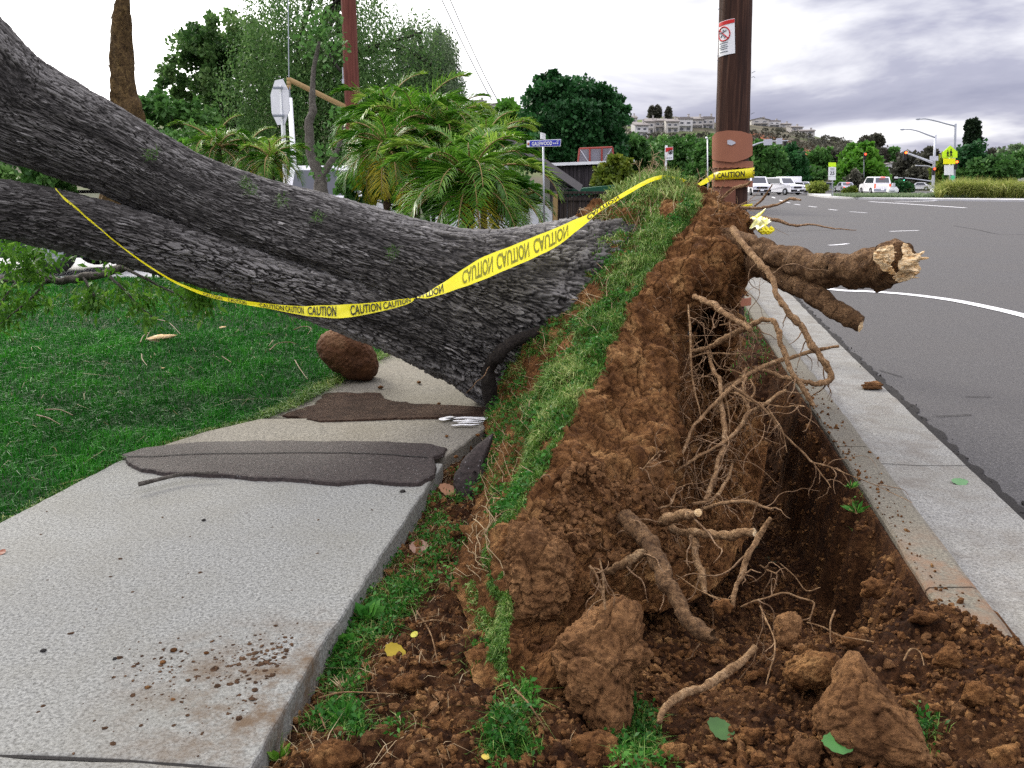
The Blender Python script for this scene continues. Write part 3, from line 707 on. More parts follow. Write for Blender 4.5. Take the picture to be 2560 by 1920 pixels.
if np.mean(np.sum(nN * (np.array([0, 0, CAM_H]) - bV), 1)) < 0: nN = -nN
cf = np.tile(np.linspace(0, 6, NR), MR)                  # column coordinate 0..6 (2 = ridge)
dsp = .05 * fbm(bV * 4, 3, 2) + .022 * fbm(bV * 14, 3, 6)
soilw = sstep(1.75, 2.25, cf)
f1, f2, cid = worley(bV * 9 + .5 * fbm(bV * 6, 3, 1)[:, None], 71)
crk = sstep(.0, .10, f2 - f1)                            # drying cracks in the broken face
g1, _, gid = worley(bV * 30 + .4 * fbm(bV * 20, 2, 1)[:, None], 72); dome = np.sqrt(np.clip(1 - (g1 / .65) ** 2, 0, 1)) * gid
h1, _, hid = worley(bV * 75, 73); dome2 = np.sqrt(np.clip(1 - (h1 / .65) ** 2, 0, 1)) * hid
crumb = sstep(.15, -.25, bV[:, 2] - .15 + .15 * fbm(bV * 5, 3, 44))           # loose crumbs gather low on the face
lay = np.sin(bV @ np.array([9, -7, 16.]) + 3 * fbm(bV * 3, 3, 12)) * .012
dsp = dsp + soilw * (-.018 * (1 - crk) + .030 * cid + lay + (.004 + .026 * crumb) * dome + (.002 + .011 * crumb) * dome2 - .01) + (1 - soilw) * (.014 * dome + .007 * dome2)
fib = sstep(4.0, 5, cf); dsp = dsp + fib * .05 * np.abs(fbm(bV * np.array([14, 14, 4]), 4, 19))
pV = bV + nN * dsp[:, None]
o = obj('root_plate', pV, gridF(MR, NR), M['soil_face'], TREE)
pg = pV.reshape(MR, NR, 3); ng = nN.reshape(MR, NR, 3)
# closing back of the plate (seen only from the side)
bk = CP[::-1].copy()
back = np.concatenate([CP[:, :1] + np.array([.25, .35, -.15]), (CP[:, :1] * .4 + CP[:, 4:5] * .6) + np.array([.45, .5, -.35]), CP[:, 4:5] + np.array([.12, .45, -.25])], 1)
bb = loft(back, 60, 40).reshape(-1, 3); bb = bb + .04 * fbm(bb * 6, 3, 5)[:, None]
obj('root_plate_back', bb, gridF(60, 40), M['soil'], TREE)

# ---- turf still growing on the plate
def on_plate(r, c):                                       # r 0..10 rows, c 0..6 columns
    i = np.clip((r / 10 * (MR - 1)).round().astype(int), 0, MR - 1); j = np.clip((c / 6 * (NR - 1)).round().astype(int), 0, NR - 1)
    return pg[i, j], ng[i, j]
def tuft(B, Nn, hgt, wid, lean, droop=.35):
    n = len(B); d = Nn * .75 + runit(n) * lean + np.array([0, 0, .25]); d /= np.linalg.norm(d, axis=1)[:, None]
    s = perp(d) * (wid * rng.uniform(.6, 1.3, n))[:, None]; h = (hgt * rng.uniform(.4, 1.3, n))[:, None]
    mid = B + d * h * .55; tip = B + d * h + np.array([0, 0, -1.]) * h * droop * rng.uniform(0, 1.4, n)[:, None] + runit(n) * h * .15
    V = np.stack([B - s, B + s, mid - s * .8, mid + s * .8, tip], 1).reshape(-1, 3); i = np.arange(n)[:, None] * 5
    return V, [i + np.array([[0, 1, 3, 2]]), i + np.array([[2, 3, 4]])], n
def bare(B, r, c):
    q = fbm(B * np.array([6, 2.4, 6]), 4, 55); uv = proj(B)
    k = q < (.46 + .35 * (c > 1.35) - .55 * (r < 3.2) * (c < 1.5))
    k &= ~inpoly(uv[:, 0], uv[:, 1], [(1420, 470), (1440, 385), (1495, 395), (1475, 440), (1440, 480)])
    k &= ~((r > 3) & (r < 8) & (c < .12))
    return k
n = 120000; r = rng.uniform(.1, 9.7, n); c = 2.12 * np.sqrt(rng.uniform(0, 1, n)); c = np.where(rng.uniform(size=n) < .3, rng.uniform(1.5, 2.15, n), c)
B, Nn = on_plate(r, c); k = bare(B, r, c); B, Nn, r, c = B[k], Nn[k], r[k], c[k]
w = fbm(B * 6, 2, 3)
V, F, n = tuft(B - Nn * .004, Nn, (.042 + .022 * (w > 0)) * (.45 + .55 * sstep(2.2, 3.4, r)), .0026, .8, .8)
green = np.clip(.38 + .42 * w + rng.normal(0, .27, n) + .25 * (r > 7.5), 0, 1)
o = obj('turf', V, F, M['turf'], TREE, attrs={'tint': np.repeat(green, 5)}, kind='stuff')
# shaggy pale grass along the top of the plate
n = 4200; r = rng.uniform(7.9, 9.9, n); c = rng.uniform(0, 1.7, n); B, Nn = on_plate(r, c)
V, F, n = tuft(B, np.tile([[-.3, -.2, 1.0]], (n, 1)), .13, .0035, .75, .8)
obj('turf', V, F, M['turf'], TREE, attrs={'tint': np.repeat(np.clip(rng.normal(.75, .2, n), 0, 1), 5)}, kind='stuff', label='shaggy pale grass along the top of the plate')
# broad-leaved weeds in clumps
def rosette(C, Nn, R, nl, size):
    n = len(C); V = []; T = []
    for k in range(nl):
        d = runit(n) + Nn * .8; d /= np.linalg.norm(d, axis=1)[:, None]
        b = C + runit(n) * (R * rng.uniform(.0, 1, n) ** .6)[:, None]; b = b + Nn * (.3 * R * rng.uniform(0, 1, n))[:, None]
        L = size * rng.uniform(.5, 1.25, n); v, f = leafquads(b, d, perp(d), L, L * .26, .18); V.append(v); T.append(np.clip(rng.normal(.45, .22, n), 0, 1))
    V = np.concatenate(V); return V, np.arange(len(V)).reshape(-1, 4), np.repeat(np.concatenate(T), 4)
n = 1500; r = rng.uniform(2.2, 9.3, n); c = rng.uniform(.0, 2.1, n); B, Nn = on_plate(r, c); uv = proj(B)
w = fbm(B * 4.5, 3, 91)
k = (w > .12) | (c < .32) & (r > 3.6) & (r < 6.2) & (w > -.35) | inpoly(uv[:, 0], uv[:, 1], [(1400, 520), (1440, 470), (1505, 440), (1490, 500), (1430, 570)])
k &= bare(B, r, c)
V, F, T = rosette(B[k], Nn[k], .045, 15, .026)
obj('weeds', V, F, M['weed'], TREE, attrs={'tint': T}, kind='stuff')
# runners, straws and fine stems lying on the turf
mb = MB(); tt = []
for _ in range(170):
    r0, c0 = rng.uniform(1.2, 9), rng.uniform(.15, 2.1); a = rng.uniform(-.5, .5) + (1.2 if rng.uniform() < .4 else 0)
    s = np.linspace(0, 1, 7); L = rng.uniform(.2, .75)
    B, Nn = on_plate(np.clip(r0 + L * s * math.cos(a), 0, 10), np.clip(c0 - L * 1.2 * s * math.sin(a) - .25 * s, 0, 2.2)); B = B + Nn * (.010 + .03 * rng.uniform() * np.sin(s * 3.14))[:, None]
    mb.tube(B + runit(7) * .006, .0016 * rng.uniform(.7, 1.6), 4)
obj('runners', np.concatenate(mb.V), [mb.F], M['litter'], TREE, attrs={'tint': np.clip(rng.normal(.45, .25, mb.n), 0, 1)}, kind='stuff')

# ---- trunk and the second stem: ridged tubes with plated bark
def barktube(name, path, rad, m, n, furrow=(), seed=0, plate=1.0, mat='bark', parent=TREE, roll=0, ky=1.0):
    pts = np.array([P(u, v, y) for u, v, y in path]); R = np.array([px(r, q[2]) for r, q in zip(rad, path)])
    c = catmull(pts, m); rr = catmull(np.column_stack([R, R, R]), m)[:, 0]
    T, N, B = frames(c); s = np.concatenate([[0], np.cumsum(np.linalg.norm(np.diff(c, axis=0), axis=1))])
    a = np.linspace(0, 2 * np.pi, n) + roll
    A, S = np.meshgrid(a, s); q = np.stack([np.cos(A) * 1.1, np.sin(A) * 1.1, S * .55], -1).reshape(-1, 3)
    wob = 1 + .055 * fbm(q * 1.4, 3, seed).reshape(m, n) + .03 * np.sin(3 * A + S * 1.1 + seed) + .02 * np.sin(7 * A - S * .7) + .028 * fbm(q * 5, 3, seed + 30).reshape(m, n)
    tocam = np.array([0, 0, CAM_H]) - c; a0 = np.arctan2(np.sum(tocam * B, 1), np.sum(tocam * N, 1)); dn = -(N * np.cos(a0 + 1)[:, None] + B * np.sin(a0 + 1)[:, None])[:, 2] + (N * np.cos(a0 - 1)[:, None] + B * np.sin(a0 - 1)[:, None])[:, 2]; sg = np.sign(dn.mean())
    for fa, fw, fd in furrow: wob = wob - fd * np.exp(-((np.angle(np.exp(1j * (A - (a0 + sg * fa)[:, None] - .10 * np.sin(S * 1.7)))) / fw) ** 2))
    Rr = rr[:, None] * wob
    V = c[:, None] + Rr[..., None] * (N[:, None] * np.cos(A)[..., None] + B[:, None] * np.sin(A)[..., None])
    dirn = (N[:, None] * np.cos(A)[..., None] + B[:, None] * np.sin(A)[..., None]).reshape(-1, 3)
    buv = np.stack([S, A * R.mean() * 1.0, 0 * S], -1).reshape(-1, 3)
    p3 = np.stack([S * 10.5, np.cos(A) * R.mean() * 52, np.sin(A) * R.mean() * 52], -1).reshape(-1, 3)
    p3 = p3 + .8 * np.stack([fbm(p3 * .5, 3, 4 + k) for k in range(3)], 1)
    f1, f2, cid = worley(p3, seed + 5); e1 = sstep(.0, .24, f2 - f1)
    g1, g2, gid = worley(p3 * np.array([1.9, 2.4, 2.4]), seed + 6); e2 = sstep(0, .3, g2 - g1)
    big = fbm(p3 * .09, 3, seed + 21); h = e1 * (.60 + .6 * cid) * (.75 + .35 * big) + e2 * .3 * gid + .22 * fbm(p3 * 1.7, 3, 9) + .10 * big
    V = V.reshape(-1, 3) + dirn * ((h - .5) * .030 * plate * (rr / rr.max()).repeat(n)[:])[:, None]
    return obj(name, V, gridF(m, n), M[mat], parent, attrs={'crack': np.clip(h, 0, 1.3), 'buv': buv})
barktube('trunk', [(-900, -820, 4.0), (-330, -130, 4.55), (-160, 60, 4.7), (0, 216, 4.9), (120, 277, 5.02), (230, 327, 5.15), (330, 379, 5.28), (440, 431, 5.4), (640, 497, 5.65), (850, 566, 5.88), (1000, 622, 6.0), (1110, 655, 6.1), (1230, 686, 6.25), (1330, 700, 6.45)],
         [112, 118, 118, 113, 98, 88, 83, 82, 88, 99, 132, 172, 220, 240], 1150, 520, furrow=[(.25, .12, .04), (-.5, .16, .04)], seed=3, roll=1.2)
barktube('limb', [(-1100, 330, 3.9), (-330, 430, 4.45), (-150, 446, 4.6), (0, 450, 4.76), (130, 474, 4.92), (300, 516, 5.12), (480, 570, 5.34), (660, 628, 5.56), (850, 694, 5.76), (1000, 755, 5.93), (1080, 795, 6.05), (1150, 800, 6.25)],
         [62, 66, 66, 63, 63, 61, 57, 56, 63, 74, 82, 80], 1050, 330, furrow=[(.5, .2, .07), (-.1, .1, .04)], seed=13, roll=1.2)
ROOTS = []
def pxtube(name, path, rad, mat, m=70, n=14, wob=.16, parent=TREE, label=None, seed=0, extra=None):
    pts = np.array([P(u, v, y) for u, v, y in path]); R = np.array([px(r, q[2]) for r, q in zip(rad, path)])
    c = catmull(pts, m); rr = catmull(np.column_stack([R, R, R]), m)[:, 0]
    w_ = np.sin(np.linspace(0, np.pi, m)) ** .5; c = c + (np.stack([fbm(c * 9 + 31 * k + seed, 3, 40 + k) for k in range(3)], 1) * min(.016, R.mean() * .8) + np.stack([fbm(c * 30 + 31 * k + seed, 2, 50 + k) for k in range(3)], 1) * min(.004, R.mean() * .3)) * w_[:, None]
    rr = rr * (1 + (.20 if R.mean() < .025 else .05) * fbm(c * min(26, .5 / R.mean()) + seed, 2, 8))
    ROOTS.append((c, rr))
    V, F, (T, N, B) = tube(c, rr, n)
    V = V + (V - np.repeat(c, n, 0)) * (wob * fbm(V * (2.2 / max(R.mean(), .01)) * .35, 3, seed) + wob * .5 * fbm(V * (2.2 / max(R.mean(), .01)), 2, seed + 3))[:, None]
    return obj(name, V, [F], M[mat], parent, label=label), c, rr, T
# surface root looping round the base, old wound on the near side
pxtube('buttress_root', [(1064, 885, 5.5), (1057, 830, 5.45), (1066, 780, 5.42), (1092, 750, 5.42), (1140, 728, 5.5), (1190, 712, 5.6)], [18, 16, 15, 14, 13, 12], 'bark_plain' if 'bark_plain' in M else 'darkbark', 60, 16)

# ---- roots, traced joint by joint; picture frames A and B are two crops of the photograph
M['oldwood'] = mk_root('old_root_wood', (.10, .05, .022), (.24, .14, .065), (.42, .29, .16))
def A6(l): return [(1296 + x * .4167, 432 + y * .4167, d) for x, y, d in l]
def B5(l): return [(1296 + x * .4141, 1011 + y * .4141, d) for x, y, d in l]
def rootA(l, r, mat='root', **k): return pxtube('root', A6(l), [q * .4167 * (.92 if mat != 'root' else .82) for q in r], mat, seed=int(l[0][0]), **k)
def rootB(l, r, mat='root', **k): return pxtube('root', B5(l), [q * .4141 for q in r], mat, seed=int(l[0][0]), **k)
def cutface(name, c, d, r, parent, ragged=.0, seed=0, squash=1.0, up=None):
    """fresh wood at the end of a root: domed, ragged disc"""
    d = d / np.linalg.norm(d); x = np.cross(d, [0, 0, 1.]); x /= np.linalg.norm(x); y = np.cross(x, d)
    nr, na = 22, 64; rho = np.linspace(0, 1, nr)[:, None]; a = np.linspace(0, 2 * np.pi, na)[None]
    rim = 1 + ragged * .5 * fbm(np.stack([np.cos(a[0]) * 1.3, np.sin(a[0]) * 1.3, a[0] * 0 + seed], 1), 3, seed)[None]
    q = np.stack([(rho * np.cos(a)).ravel() * 2.2, (rho * np.sin(a)).ravel() * 2.2, np.full(nr * na, seed * 3.1)], 1)
    hh = (.12 * (1 - rho ** 2) + ragged * (.55 * fbm(q, 3, seed) + .30 * np.abs(fbm(q * np.array([1.5, 4.5, 1]), 4, seed + 4))).reshape(nr, na) * np.minimum(1, 1.3 - rho ** 4)) * r
    V = c + (rho * rim * np.cos(a) * r)[..., None] * x + (rho * rim * np.sin(a) * r * squash)[..., None] * y + hh[..., None] * d
    return obj(name, V.reshape(-1, 3), gridF(nr, na), M['cutwood'], parent)
ro, c, rr, T = rootA([(560, 150, 6.0), (690, 210, 5.75), (800, 245, 5.6), (900, 285, 5.45), (1020, 325, 5.3), (1150, 352, 5.15), (1290, 362, 5.02), (1410, 345, 4.93), (1490, 325, 4.86), (1565, 322, 4.74)],
                     [40, 52, 62, 72, 80, 88, 98, 112, 120, 112], 'root_thick', m=240, n=72, wob=.22, label='thickest root, snapped off with a splintered pale end')
for k, (fu, fv, fy, r, dd, sq) in enumerate([(1592, 352, 4.655, 106, (.60, -.78, -.10), .80), (1470, 292, 4.66, 66, (.12, -.98, .15), 1.0), (1590, 262, 4.70, 44, (.55, -.7, .4), .8)]):
    cc = P(1296 + fu * .4167, 432 + fv * .4167, fy)
    cutface('splintered_end', cc, np.array(dd), px(r * .4167, fy), ro, .5, k + 2, sq)
mbk = MB()
for k in range(12):                                       # standing splinters round the break
    a = rng.uniform(0, 6.28); c0 = P(1296 + (1580 + 95 * math.cos(a)) * .4167, 432 + (315 + 85 * math.sin(a)) * .4167, 4.70)
    dd = np.array([.75, -.45, .15]) + runit(1)[0] * .5; L = rng.uniform(.02, .07)
    mbk.tube(np.stack([c0 - dd * .03, c0 + dd * L * .5, c0 + dd * L]), np.array([.010, .007, .0015]), 5)
mbk.build('splinters', M['cutwood'], ro)['kind'] = 'stuff'
ro, c, rr, T = rootA([(600, 240, 6.0), (740, 300, 5.7), (830, 345, 5.55), (930, 390, 5.4), (1050, 455, 5.22), (1180, 535, 5.05), (1280, 598, 4.95), (1352, 645, 4.88)], [50, 62, 66, 64, 60, 56, 52, 46], 'root_thick', m=180, n=56, wob=.13, label='thick root sawn off square')
cutface('sawn_end', c[-1], np.array([.80, -.60, -.10]), rr[-1] * .97, ro, .16, 9)
rootA([(690, 150, 5.5), (725, 205, 5.3), (790, 290, 5.1), (850, 360, 4.95), (895, 435, 4.85), (950, 540, 4.75), (1010, 620, 4.7), (1070, 700, 4.65), (1120, 790, 4.6), (1170, 860, 4.58), (1185, 905, 4.56), (1160, 940, 4.55), (1110, 950, 4.55), (1040, 938, 4.55), (960, 920, 4.6), (880, 890, 4.65), (800, 870, 4.7)],
      [22, 20, 20, 20, 19, 20, 21, 22, 22, 23, 22, 20, 18, 17, 16, 14, 11], m=200, label='long root bending down in a hook over the gutter')
rootA([(490, 500, 5.0), (540, 515, 4.9), (590, 548, 4.8), (640, 590, 4.7), (700, 612, 4.62), (745, 640, 4.56), (780, 675, 4.52)], [17, 19, 21, 20, 19, 20, 18])
rootA([(480, 785, 4.9), (560, 765, 4.8), (640, 725, 4.72), (720, 695, 4.66), (790, 645, 4.6), (850, 612, 4.55), (905, 622, 4.5), (925, 670, 4.46), (935, 740, 4.42), (962, 815, 4.38), (1000, 890, 4.34), (1050, 980, 4.3), (1108, 1070, 4.26)],
      [13, 16, 18, 18, 17, 16, 17, 18, 17, 17, 17, 16, 13], m=150, label='kinked root rising and dropping to the kerb')
rootA([(620, 985, 4.7), (740, 920, 4.7), (850, 862, 4.7), (940, 830, 4.7), (1040, 803, 4.7), (1130, 782, 4.68), (1240, 758, 4.66)], [10, 12, 13, 13, 12, 12, 9])
rootA([(340, 1440, 4.0), (420, 1385, 4.02), (490, 1345, 4.05), (570, 1290, 4.1), (680, 1222, 4.15), (735, 1165, 4.2), (780, 1105, 4.22), (870, 1050, 4.25), (920, 1010, 4.25), (966, 985, 4.25)], [8, 10, 11, 11, 12, 13, 12, 13, 12, 9])
rootA([(545, 1560, 3.8), (572, 1505, 3.85), (600, 1400, 4.0), (638, 1290, 4.12), (648, 1160, 4.25), (630, 1050, 4.4), (610, 940, 4.55), (582, 860, 4.7), (556, 780, 4.85)], [16, 16, 16, 17, 16, 14, 13, 12, 10])
rootA([(880, 850, 4.6), (740, 925, 4.5), (640, 1012, 4.4), (530, 1120, 4.3), (480, 1190, 4.2), (450, 1260, 4.1), (400, 1370, 4.0)], [11, 12, 13, 12, 11, 11, 9])
rootA([(458, 545, 4.7), (462, 620, 4.6), (470, 720, 4.55), (474, 860, 4.5), (492, 980, 4.45), (510, 1060, 4.4), (522, 1130, 4.35)], [5, 6, 7, 6, 6, 5, 3])
rootA([(760, 920, 4.4), (742, 960, 4.35), (748, 1030, 4.3), (772, 1090, 4.26), (745, 1150, 4.22), (730, 1180, 4.2)], [8, 9, 9, 9, 8, 6])
rootA([(680, 960, 4.3), (760, 1015, 4.25), (830, 1062, 4.22), (890, 1130, 4.18), (930, 1190, 4.15), (1000, 1260, 4.12), (1060, 1320, 4.1), (1110, 1362, 4.08), (1200, 1385, 4.05), (1300, 1430, 4.0), (1420, 1475, 3.9), (1540, 1530, 3.75), (1620, 1570, 3.62)], [8, 8, 8, 7, 7, 7, 7, 7, 5, 3.5, 2.6, 2.2, 1.5], m=120, label='long thin root trailing out over the kerb')
rootA([(850, 1055, 4.22), (900, 1065, 4.2), (960, 1072, 4.17), (1020, 1065, 4.15), (1060, 1070, 4.12)], [6, 6, 5, 5, 4])
rootA([(1105, 1360, 4.08), (1140, 1410, 4.05), (1180, 1460, 4.0), (1198, 1492, 3.97)], [5, 4, 3.5, 2.5])
rootA([(870, 1080, 4.2), (910, 1140, 4.15), (945, 1200, 4.1), (958, 1260, 4.08), (970, 1310, 4.05)], [7, 6, 4, 3, 2])
rootA([(686, 1368, 4.0), (664, 1450, 3.92), (615, 1525, 3.85), (560, 1558, 3.8), (480, 1575, 3.75)], [9, 10, 11, 11, 11])
rootA([(540, 1600, 3.6), (600, 1585, 3.58), (690, 1565, 3.55), (770, 1565, 3.52), (840, 1588, 3.5), (898, 1608, 3.48)], [10, 11, 12, 12, 11, 8])
rootA([(760, 870, 4.6), (740, 915, 4.55), (690, 960, 4.5), (650, 1000, 4.45), (660, 1060, 4.4), (672, 1150, 4.3), (668, 1210, 4.25)], [6, 7, 8, 7, 6, 5, 3])
rootA([(780, 930, 4.45), (800, 990, 4.4), (770, 1050, 4.35), (790, 1110, 4.3)], [6, 7, 6, 5])
rootA([(640, 1000, 4.5), (700, 1000, 4.4), (780, 1040, 4.3), (860, 1060, 4.25)], [7, 8, 7, 7])
rootA([(820, 870, 4.7), (760, 905, 4.6), (700, 890, 4.7), (620, 870, 4.8), (570, 800, 4.9)], [7, 6, 5, 5, 4])
rootA([(430, 840, 4.9), (520, 800, 4.8), (600, 795, 4.75), (680, 800, 4.7), (735, 798, 4.68)], [5, 6, 6, 6, 5])
rootA([(620, 650, 5.0), (660, 645, 4.95), (690, 648, 4.92)], [5, 6, 5])
rootA([(300, 1600, 3.55), (370, 1570, 3.55), (400, 1500, 3.6), (440, 1480, 3.6)], [6, 6, 5, 4])
rootA([(200, 1425, 3.62), (240, 1375, 3.6), (280, 1330, 3.62), (310, 1300, 3.62)], [5, 5, 5, 4])
# stubs low on the plate
ro, c, rr, T = rootB([(330, 285, 3.4), (380, 268, 3.33), (450, 250, 3.25), (512, 232, 3.18)], [34, 32, 28, 22], m=50, n=24, label='short stub of root cut clean, above the others')
cutface('sawn_end', c[-1], T[-1], rr[-1] * .95, ro, .2, 3)
ro, c, rr, T = rootB([(370, 310, 3.45), (430, 338, 3.38), (520, 348, 3.3), (620, 345, 3.22), (720, 345, 3.15), (806, 336, 3.1)], [22, 23, 23, 24, 25, 22], m=80, n=26, label='straight level stub of root with a bright cut end')
cutface('sawn_end', c[-1], T[-1], rr[-1] * .95, ro, .25, 4)
rootB([(470, 345, 3.35), (490, 410, 3.28), (520, 490, 3.2), (535, 570, 3.12), (546, 655, 3.05)], [22, 23, 21, 19, 16], m=60, n=20, label='stub of root hanging straight down')
rootB([(892, 262, 3.05), (862, 315, 3.05), (830, 375, 3.03), (785, 440, 3.0), (756, 510, 2.98), (738, 565, 2.95), (706, 640, 2.9), (694, 728, 2.86)], [11, 13, 15, 16, 15, 14, 13, 9], m=80)
rootB([(130, 250, 3.3), (190, 325, 3.22), (265, 410, 3.1), (322, 495, 3.0), (360, 590, 2.9), (395, 690, 2.82), (450, 775, 2.76), (520, 840, 2.7), (590, 880, 2.66)], [48, 50, 50, 49, 46, 44, 42, 44, 40], 'root_thick', m=140, n=40, label='stout bent root running down into the loose soil')
rootB([(20, 555, 3.02), (70, 535, 3.0), (110, 505, 3.0), (170, 460, 3.02), (225, 440, 3.05)], [10, 20, 26, 28, 22], 'oldwood', m=50, n=20, wob=.3, label='pale shattered piece of root wood')
rootB([(735, 724, 2.75), (800, 695, 2.75), (860, 680, 2.75), (910, 662, 2.75), (965, 650, 2.75), (1040, 675, 2.74), (1112, 702, 2.72), (1108, 745, 2.7), (1088, 805, 2.68)], [4, 5, 5, 5, 5, 5, 5, 5, 3])
rootB([(395, 560, 3.0), (440, 585, 2.95), (500, 630, 2.9), (570, 665, 2.85), (650, 702, 2.8)], [4, 4, 4, 4, 2])
rootB([(835, 720, 2.72), (868, 790, 2.65), (905, 880, 2.55), (912, 960, 2.48), (890, 1040, 2.42), (866, 1132, 2.36)], [4, 5, 5, 5, 5, 3])
rootB([(835, 508, 3.0), (870, 532, 2.98), (926, 556, 2.95)], [5, 5, 4])
rootB([(940, 498, 3.0), (1010, 560, 2.95), (1075, 638, 2.9), (1150, 622, 2.88)], [3, 3, 3, 2])
rootB([(1226, 742, 2.6), (1205, 800, 2.55), (1200, 850, 2.5), (1205, 915, 2.45)], [5, 5, 4, 3])
rootB([(1080, 806, 2.6), (1160, 830, 2.55), (1250, 875, 2.5), (1330, 890, 2.48), (1430, 908, 2.46)], [3, 4, 4, 4, 3])
rootB([(-2, 470, 2.5), (10, 540, 2.48), (18, 620, 2.46), (15, 690, 2.44)], [5, 6, 7, 8])
rootB([(-55, 510, 2.5), (-20, 560, 2.48), (12, 650, 2.45), (30, 740, 2.42)], [8, 8, 8, 6], label='forked pale rootlet standing on the big clod')
rootB([(560, 660, 2.9), (620, 680, 2.88), (690, 690, 2.86)], [3, 4, 3])
# hair roots: hanging and creeping over the cavity
mb = MB()
for k in range(280):
    r0, c0 = rng.uniform(2.0, 8.4), rng.uniform(3.1, 6.0) if rng.uniform() < .8 else rng.uniform(2.2, 3.2)
    B, Nn = on_plate(np.array([r0]), np.array([c0])); p = B[0] + Nn[0] * -.01; d = Nn[0] * rng.uniform(.15, 1) + runit(1)[0] * .5
    L = rng.gamma(2.0, .055); q = [p]; stp = L / 8
    for _ in range(9):
        d = d * .8 + runit(1)[0] * .45 + np.array([.05, 0, -.35]); d /= np.linalg.norm(d); p = p + d * stp; q.append(p)
    R = rng.uniform(.0012, .0034); mb.tube(catmull(np.array(q), 16), np.linspace(R, R * .35, 16), 5)
for k in range(150):                                      # strands spanning between the larger roots
    u0, v0 = rng.uniform(1470, 1640), rng.uniform(650, 1060); y0 = np.interp(v0, [650, 800, 950, 1060], [5.3, 4.8, 4.4, 4.0]) + rng.uniform(-.25, .35)
    p = P(u0, v0, y0); d = runit(1)[0]; q = [p]; L = rng.uniform(.15, .55)
    for _ in range(9):
        d = d * .85 + runit(1)[0] * .35 + np.array([0, 0, -.12]); d /= np.linalg.norm(d); p = p + d * L / 9; q.append(p)
    R = rng.uniform(.0012, .0036); mb.tube(catmull(np.array(q), 18), np.linspace(R, R * .4, 18), 5)
for k in range(90):                                       # torn ends around the top of the plate
    B, Nn = on_plate(np.array([rng.uniform(7.6, 9.8)]), np.array([rng.uniform(2.6, 4.4)])); p = B[0]; d = np.array([.8, -.2, .1]) + runit(1)[0] * .8; q = [p]; L = rng.gamma(2, .06)
    for _ in range(7):
        d = d * .8 + runit(1)[0] * .4; d /= np.linalg.norm(d); p = p + d * L / 7; q.append(p)
    mb.tube(catmull(np.array(q), 12), np.linspace(.003, .0008, 12), 5)
for c_, r_ in [q for q in ROOTS if .0025 < q[1].mean() < .05]:         # side rootlets forking off every root
    for k in range(max(3, int(len(c_) / 12))):
        j = rng.integers(4, len(c_) - 3); p = c_[j]; d = runit(1)[0]; t_ = c_[j] - c_[j - 1]; t_ /= np.linalg.norm(t_) + 1e-9; d = d - .5 * t_ * d.dot(t_) + t_ * .5; L = rng.gamma(2.2, .06); q = [p]
        for _ in range(8):
            d = d * .8 + runit(1)[0] * .42 + np.array([0, 0, -.10]); d /= np.linalg.norm(d); p = p + d * L / 8; q.append(p)
        R = rng.uniform(.0014, .0030) + .16 * min(r_[j], .014); mb.tube(catmull(np.array(q), 16), np.linspace(R, R * .3, 16), 5)
mb.build('root_hairs', M['root_hair'], TREE, smooth=True)['kind'] = 'stuff'
pxtube('root', [(1600, 448, 6.5), (1640, 448, 6.4), (1680, 442, 6.3), (1706, 430, 6.2), (1730, 432, 6.1)], [3, 3, 3, 3, 2], 'root_hair', 50, 8)
pxtube('root', [(1630, 445, 6.4), (1648, 430, 6.35), (1660, 412, 6.3), (1668, 398, 6.28)], [2, 2.5, 2, 1], 'root_hair', 40, 8)
pxtube('root', [(1550, 440, 6.5), (1580, 412, 6.45), (1612, 400, 6.4), (1622, 392, 6.38)], [3, 3, 3, 2], 'root', 40, 8)
pxtube('root', [(1640, 470, 6.4), (1680, 476, 6.25), (1710, 488, 6.2), (1755, 486, 6.1), (1800, 495, 6.05), (1850, 497, 6.0)], [5, 4, 3, 2, 1.5, .7], 'root_hair', 60, 10)

# ---- leafy side branch lying on the lawn at the left
def branch_leaves(ends, nl, R, size):
    Bs, Ds = [], []
    for (p, d) in ends:
        n = nl; b = p + runit(n) * (R * rng.uniform(0, 1, n) ** .5)[:, None]; dd = runit(n) * .8 + d * .4 + np.array([0, 0, -.35]); dd /= np.linalg.norm(dd, axis=1)[:, None]; Bs.append(b); Ds.append(dd)
    B, D = np.concatenate(Bs), np.concatenate(Ds); L = size * rng.uniform(.6, 1.3, len(B)); V, F = leafquads(B, D, perp(D), L, L * .17, .12)
    return V, F, np.repeat(np.clip(rng.normal(.5, .25, len(B)), 0, 1), 4)
b1, c, rr, T = pxtube('branch', [(340, 560, 5.6), (290, 572, 5.75), (240, 585, 5.85), (180, 600, 5.95), (110, 605, 6.05), (40, 604, 6.15), (-60, 600, 6.3), (-200, 590, 6.5)], [13, 10, 9, 8.5, 8, 8, 8, 7], 'greybark', 90, 12)
tw = [[(230, 590, 5.8), (265, 625, 5.7), (300, 662, 5.6), (335, 690, 5.5)], [(270, 580, 5.7), (330, 610, 5.6), (390, 640, 5.5), (425, 665, 5.4)], [(120, 603, 6.0), (80, 590, 5.9), (40, 560, 5.8), (10, 530, 5.7)], [(40, 604, 6.1), (10, 640, 6.0), (-10, 680, 5.9)],
      [(290, 572, 5.7), (230, 560, 5.6), (150, 545, 5.5), (60, 520, 5.4), (0, 512, 5.3)], [(180, 600, 5.9), (205, 640, 5.8), (190, 655, 5.75)], [(100, 605, 6), (60, 650, 5.9), (0, 700, 5.8)], [(400, 600, 5.5), (420, 622, 5.4), (440, 640, 5.35)], [(60, 604, 6), (60, 570, 5.8), (90, 545, 5.7)]]
ends = []
